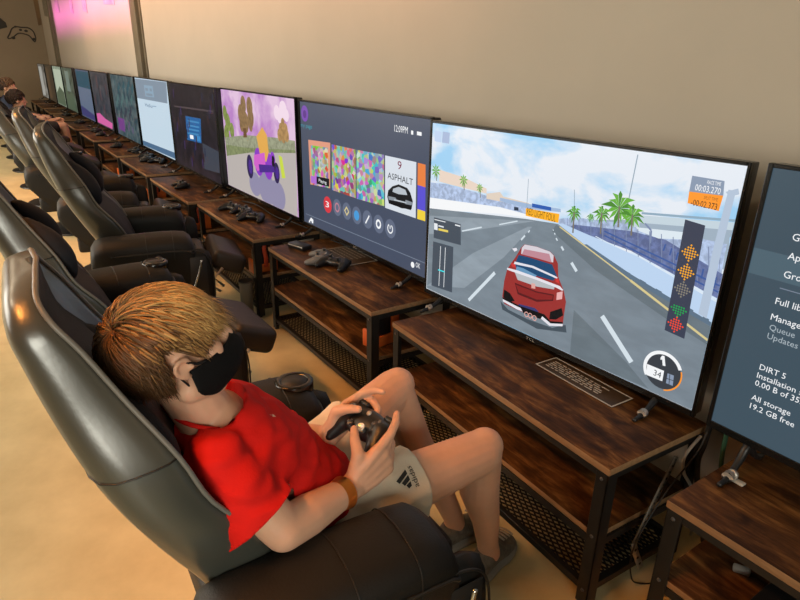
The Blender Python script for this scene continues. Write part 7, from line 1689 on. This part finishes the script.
# ------------------------------------------------------------------ small consoles and orange cases
def flat_console(label, x, y, a, z=TABLE_H):
    t = thing('game_console', label, 'game console', (x, y, z), a)
    b = bmesh.new(); add_box(b, -.06, .06, -.03, .03, 0.002, .026, .004, 2); link_mesh('case', b, M['plastic'], t)
    b = bmesh.new(); add_box(b, -.055, .055, -.0312, -.029, .016, .022, .0006, 1); link_mesh('front_strip', b, M['silver'], t)
    for sx in (-.045, .045):
        for sy in (-.02, .02): b = bmesh.new(); add_cyl(b, (sx, sy, 0), (sx, sy, .003), .005, n=10); link_mesh('rubber_foot', b, M['cable'], t)
    return t
flat_console('small black box console by the left foot of the home menu television', -.925, -.10, .25)
def orange_case():
    t = thing('game_console', '', 'game console', group='black consoles in orange cases on the console shelves')
    b = bmesh.new(); add_box(b, -.035, .035, -.07, .07, 0, .012, .003, 2)
    add_box(b, -.035, .035, -.075, -.062, 0, .075, .004, 2); add_box(b, .022, .035, -.07, .07, 0, .045, .003, 2); add_box(b, .022, .035, .03, .07, 0, .13, .003, 2); add_box(b, -.035, .035, .058, .07, 0, .13, .003, 2)
    link_mesh('case', b, M['orange'], t)
    b = bmesh.new(); add_box(b, -.030, .018, -.055, .055, .013, .125, .006, 3); link_mesh('console_body', b, M['plastic'], t)
    b = bmesh.new(); add_box(b, -.02, .008, -.0565, -.0545, .09, .094); link_mesh('port', b, M['plastic2'], t)
    return t
oc = orange_case()
OC = [(-.150, -.105, .2, 'black game console in an orange case on the shelf under the home menu television'),
    (-1.275, -.16, .0, 'orange cased console on the shelf under the kart television'),
    (-2.33, -.19, .0, 'orange cased console on the shelf under the dark television'),
    (-3.50, -.19, .0, 'orange cased console on the shelf under the white page television'),
    (-4.66, -.19, .0, 'orange cased console on the shelf under the teal television')]
for i, (x, y, a, lab) in enumerate(OC):
    if i == 0: o = oc; o.location = (x, y, .2435); o.rotation_euler = (0, 0, a); o['label'] = lab
    else: dup(oc, lab, (x, y, .2435), a)
# red orange straps hanging at the right end of the distant consoles
def strap_mesh():
    b = bmesh.new()
    add_loft(b, [[V((-.004, p[0] - .011, p[1])), V((.0, p[0] - .011, p[1])), V((.0, p[0] + .011, p[1])), V((-.004, p[0] + .011, p[1]))] for p in ((0, .0), (.002, .05), (-.006, .1), (.0, .15))])
    return link_mesh('strap', b, M['redorange'], None)
s0 = strap_mesh(); STR = [(-1.212, -.17, .281, 'red orange strap hanging at the right end of the console under the kart television'), (-2.272, -.2, .281, 'red orange strap hanging at the right end of the console under the dark television'), (-3.422, -.2, .281, 'red orange strap hanging at the right end of the console under the white page television')]
for i, (x, y, z, lab) in enumerate(STR):
    o = s0 if i == 0 else s0.copy()
    if i: COL.objects.link(o)
    o.location = (x, y, z); tag(o, lab, 'strap')
# grey bin standing under the kart television's console
t = thing('waste_bin', 'narrow grey bin standing on the floor below the console of the kart television', 'bin', (-1.262, -.275, 0))
b = bmesh.new(); add_lathe(b, [(.0001, 0), (.032, 0), (.036, .20), (.038, .205), (.034, .205), (.030, .008), (.0001, .008)], 24); link_mesh('bucket', b, mat('grey_bin', (.20, .195, .185), .6), t)
b = bmesh.new(); add_lathe(b, [(.034, .200), (.0395, .200), (.0395, .208), (.034, .208)], 24); link_mesh('rim', b, M['plastic2'], t)

# ------------------------------------------------------------------ straps and cables between the two nearest consoles
t = thing('metal_strap', 'perforated metal strap dangling in the gap between the two nearest consoles', 'strap', (1.105, -.05, 0))
path = [(-.002, .40), (-.047, .313), (-.085, .237), (-.118, .172)]
b = bmesh.new(); wv = .011
def ribbon(bm, pts, w):
    rings = []
    for i, (y, z) in enumerate(pts):
        a = V((0, *pts[max(i - 1, 0)])); c = V((0, *pts[min(i + 1, len(pts) - 1)])); d = (c - a).normalized(); s = V((0, -d.z, d.y))
        p = V((0, y + .05, z)); h = V((.0015, 0, 0)); rings.append([p - s * w - h, p + s * w - h, p + s * w + h, p - s * w + h])
    add_loft(bm, rings)
ribbon(b, path, wv); b3 = bmesh.new(); ribbon(b3, [(-.118, .176), (-.112, .150), (-.092, .115), (-.060, .058)], .010)
for k in range(14):
    u = k / 13; y = -.005 - .11 * u; z = .392 - .21 * u; add_cyl(b, (-.003, y + .05, z), (.003, y + .05, z), .0035, n=10, mi=1)
link_mesh('strap_band', b, [M['strapmetal'], M['ink']], t)
for y, z in ((-.108, .145), (-.09, .11), (-.072, .08)): add_cyl(b3, (-.003, y + .05, z), (.003, y + .05, z), .004, n=10, mi=1)
link_mesh('bracket', b3, [M['silver'], M['ink']], t)
def cable(name, label, pts, r, m, n=40):
    b = bmesh.new(); add_tube(b, pts, r, 8, 0, n); o = link_mesh(name, b, m); tag(o, label, 'cable'); return o
cable('power_cable', 'thin black cable looping down to the floor from the metal strap', [(1.112, .13, .52), (1.13, .06, .42), (1.112, -.03, .30), (1.109, -.122, .17), (1.109, -.108, .06), (1.112, -.06, .006), (1.15, .02, .005), (1.2, .20, .005)], .0022, M['cable'])
cable('power_cable', 'white cable hanging behind the right end of the racing television', [(1.106, .10, .425), (1.106, .04, .385), (1.108, .05, .33), (1.10, .14, .22), (1.09, .22, .02)], .0045, M['cablewhite'])
cable('power_cable', 'thick black cable hanging between the two nearest televisions', [(1.135, .09, .80), (1.14, .07, .58), (1.12, .10, .42), (1.11, .12, .30), (1.15, .20, .006)], .008, M['cable'])
cable('power_cable', 'green cable behind the gap between the two nearest televisions', [(1.16, .10, .70), (1.17, .09, .50), (1.165, .12, .36), (1.18, .16, .20), (1.19, .24, .006)], .006, M['cablegreen'])
cable('power_cable', 'black cable lying across the back of the home menu console', [(-.97, .10, .456), (-.8, .125, .454), (-.45, .14, .454), (-.2, .135, .454), (-.05, .145, .456)], .004, M['cable'])
cable('power_cable', 'thin black cable behind the kart console controllers', [(-2.1, .04, .454), (-1.95, .08, .454), (-1.6, .06, .454), (-1.4, .09, .454), (-1.24, .10, .455)], .004, M['cable'])
t = thing('plug_clip', 'small silver cable clip on the left corner of the rightmost console', 'clip', (1.262, -.05, TABLE_H))
b = bmesh.new(); add_lathe(b, [(.008, 0), (.012, 0), (.013, .005), (.012, .010), (.008, .010)], 20)
for v in b.verts: v.co = V((v.co.x, v.co.z, v.co.y + .0135))
link_mesh('ring', b, M['silver'], t); b = bmesh.new(); add_box(b, -.012, .03, -.004, .014, .0005, .005, .0015, 1); link_mesh('clip_base', b, M['paperwhite'], t)
b = bmesh.new(); add_box(b, -.018, .018, -.009, .009, 0, .014, .003, 2); o = link_mesh('power_adapter', b, M['cablewhite']); o.location = (1.34, -.06, .2435); o.rotation_euler = (0, 0, .5); tag(o, 'small white adapter on the shelf of the rightmost console', 'adapter')
t = thing('game_console', 'flat black console on the shelf of the rightmost console', 'game console', (1.56, -.08, .2435))
b = bmesh.new(); add_box(b, -.15, .15, -.12, .12, .003, .055, .006, 2); link_mesh('case', b, M['plastic'], t); b = bmesh.new(); add_box(b, -.145, .145, -.1215, -.119, .03, .034); link_mesh('front_strip', b, M['plastic2'], t)

# ------------------------------------------------------------------ drawings and flyers on the walls
XW = -14.296
def on_end(pts): return [V((XW, y, z)) for y, z in pts]
t = thing('wall_drawing', 'game controller outline drawn in dark ink on the end wall', 'drawing', (XW, -.12, 1.68))
def local(bm, o):
    for v in bm.verts: v.co -= V(o)
    return bm
b = bmesh.new()
add_tube(b, on_end([(-.36, 1.62), (-.28, 1.66), (-.17, 1.735), (.0, 1.70), (.07, 1.60), (.10, 1.58), (.125, 1.66), (.10, 1.78), (.02, 1.845), (-.1, 1.85), (-.2, 1.86), (-.28, 1.82), (-.34, 1.72), (-.39, 1.64), (-.36, 1.62)]), .012, 6, 0, 60)
link_mesh('outline', local(b, (XW, -.12, 1.68)), M['ink2'], t)
for y, z, r in ((-.13, 1.80, .03), (-.03, 1.785, .035), (-.21, 1.86, .025), (-.29, 1.64, .04), (.09, 1.63, .035)):
    b = bmesh.new(); add_ell(b, (XW, y, z), (.004, 0, 0), (0, r, 0), (0, 0, r * .7), 14, 8); link_mesh('ink_spot', local(b, (XW, -.12, 1.68)), M['ink2'], t)
b = bmesh.new(); add_loft(b, [[V((XW, y, z)) for y, z in ((-.60, 1.86), (-.50, 1.80), (-.36, 1.84), (-.37, 1.93), (-.47, 2.03), (-.60, 2.06))], [V((XW + .004, y, z)) for y, z in ((-.60, 1.86), (-.50, 1.80), (-.36, 1.84), (-.37, 1.93), (-.47, 2.03), (-.60, 2.06))]])
o = link_mesh('wall_drawing', b, M['ink2'], smooth=False); tag(o, 'dark blot shaped drawing at the left edge of the end wall', 'drawing')
def flyer(label, m, pts, ax):
    b = bmesh.new()
    d = V((.004, 0, 0)) if ax == 'x' else V((0, -.004, 0))
    P = [V(p) for p in pts]; add_loft(b, [P, [p + d for p in P]]); o = link_mesh('flyer', b, m, smooth=False); tag(o, label, 'poster')
flyer('narrow brown banner on the end wall above the controller drawing', M['posterbrown'], [(XW, .20, 2.75), (XW, .29, 2.75), (XW, .285, 1.92), (XW, .22, 1.90)], 'x')
XB = -12.62
flyer('grey poster on the wall just left of the far post', M['postergrey'], [(-13.6, .298, 2.7), (-13.1, .298, 2.7), (-13.1, .298, 2.03), (-13.6, .298, 2.06)], 'y')
for x0, x1, z0, lab in ((-11.75, -11.3, 2.02, 'pink lit poster just right of the far post'), (-10.05, -9.75, 1.93, 'narrow poster on the pink lit wall, second from the far post'), (-8.85, -8.5, 1.89, 'poster on the pink lit wall between the posts, third from the far post'), (-7.25, -6.6, 1.89, 'wide poster on the pink lit wall nearest the nearer post')):
    flyer(lab, M['posterpink'], [(x0, .298, 2.8), (x1, .298, 2.8), (x1, .298, z0), (x0, .298, z0 + .04)], 'y')
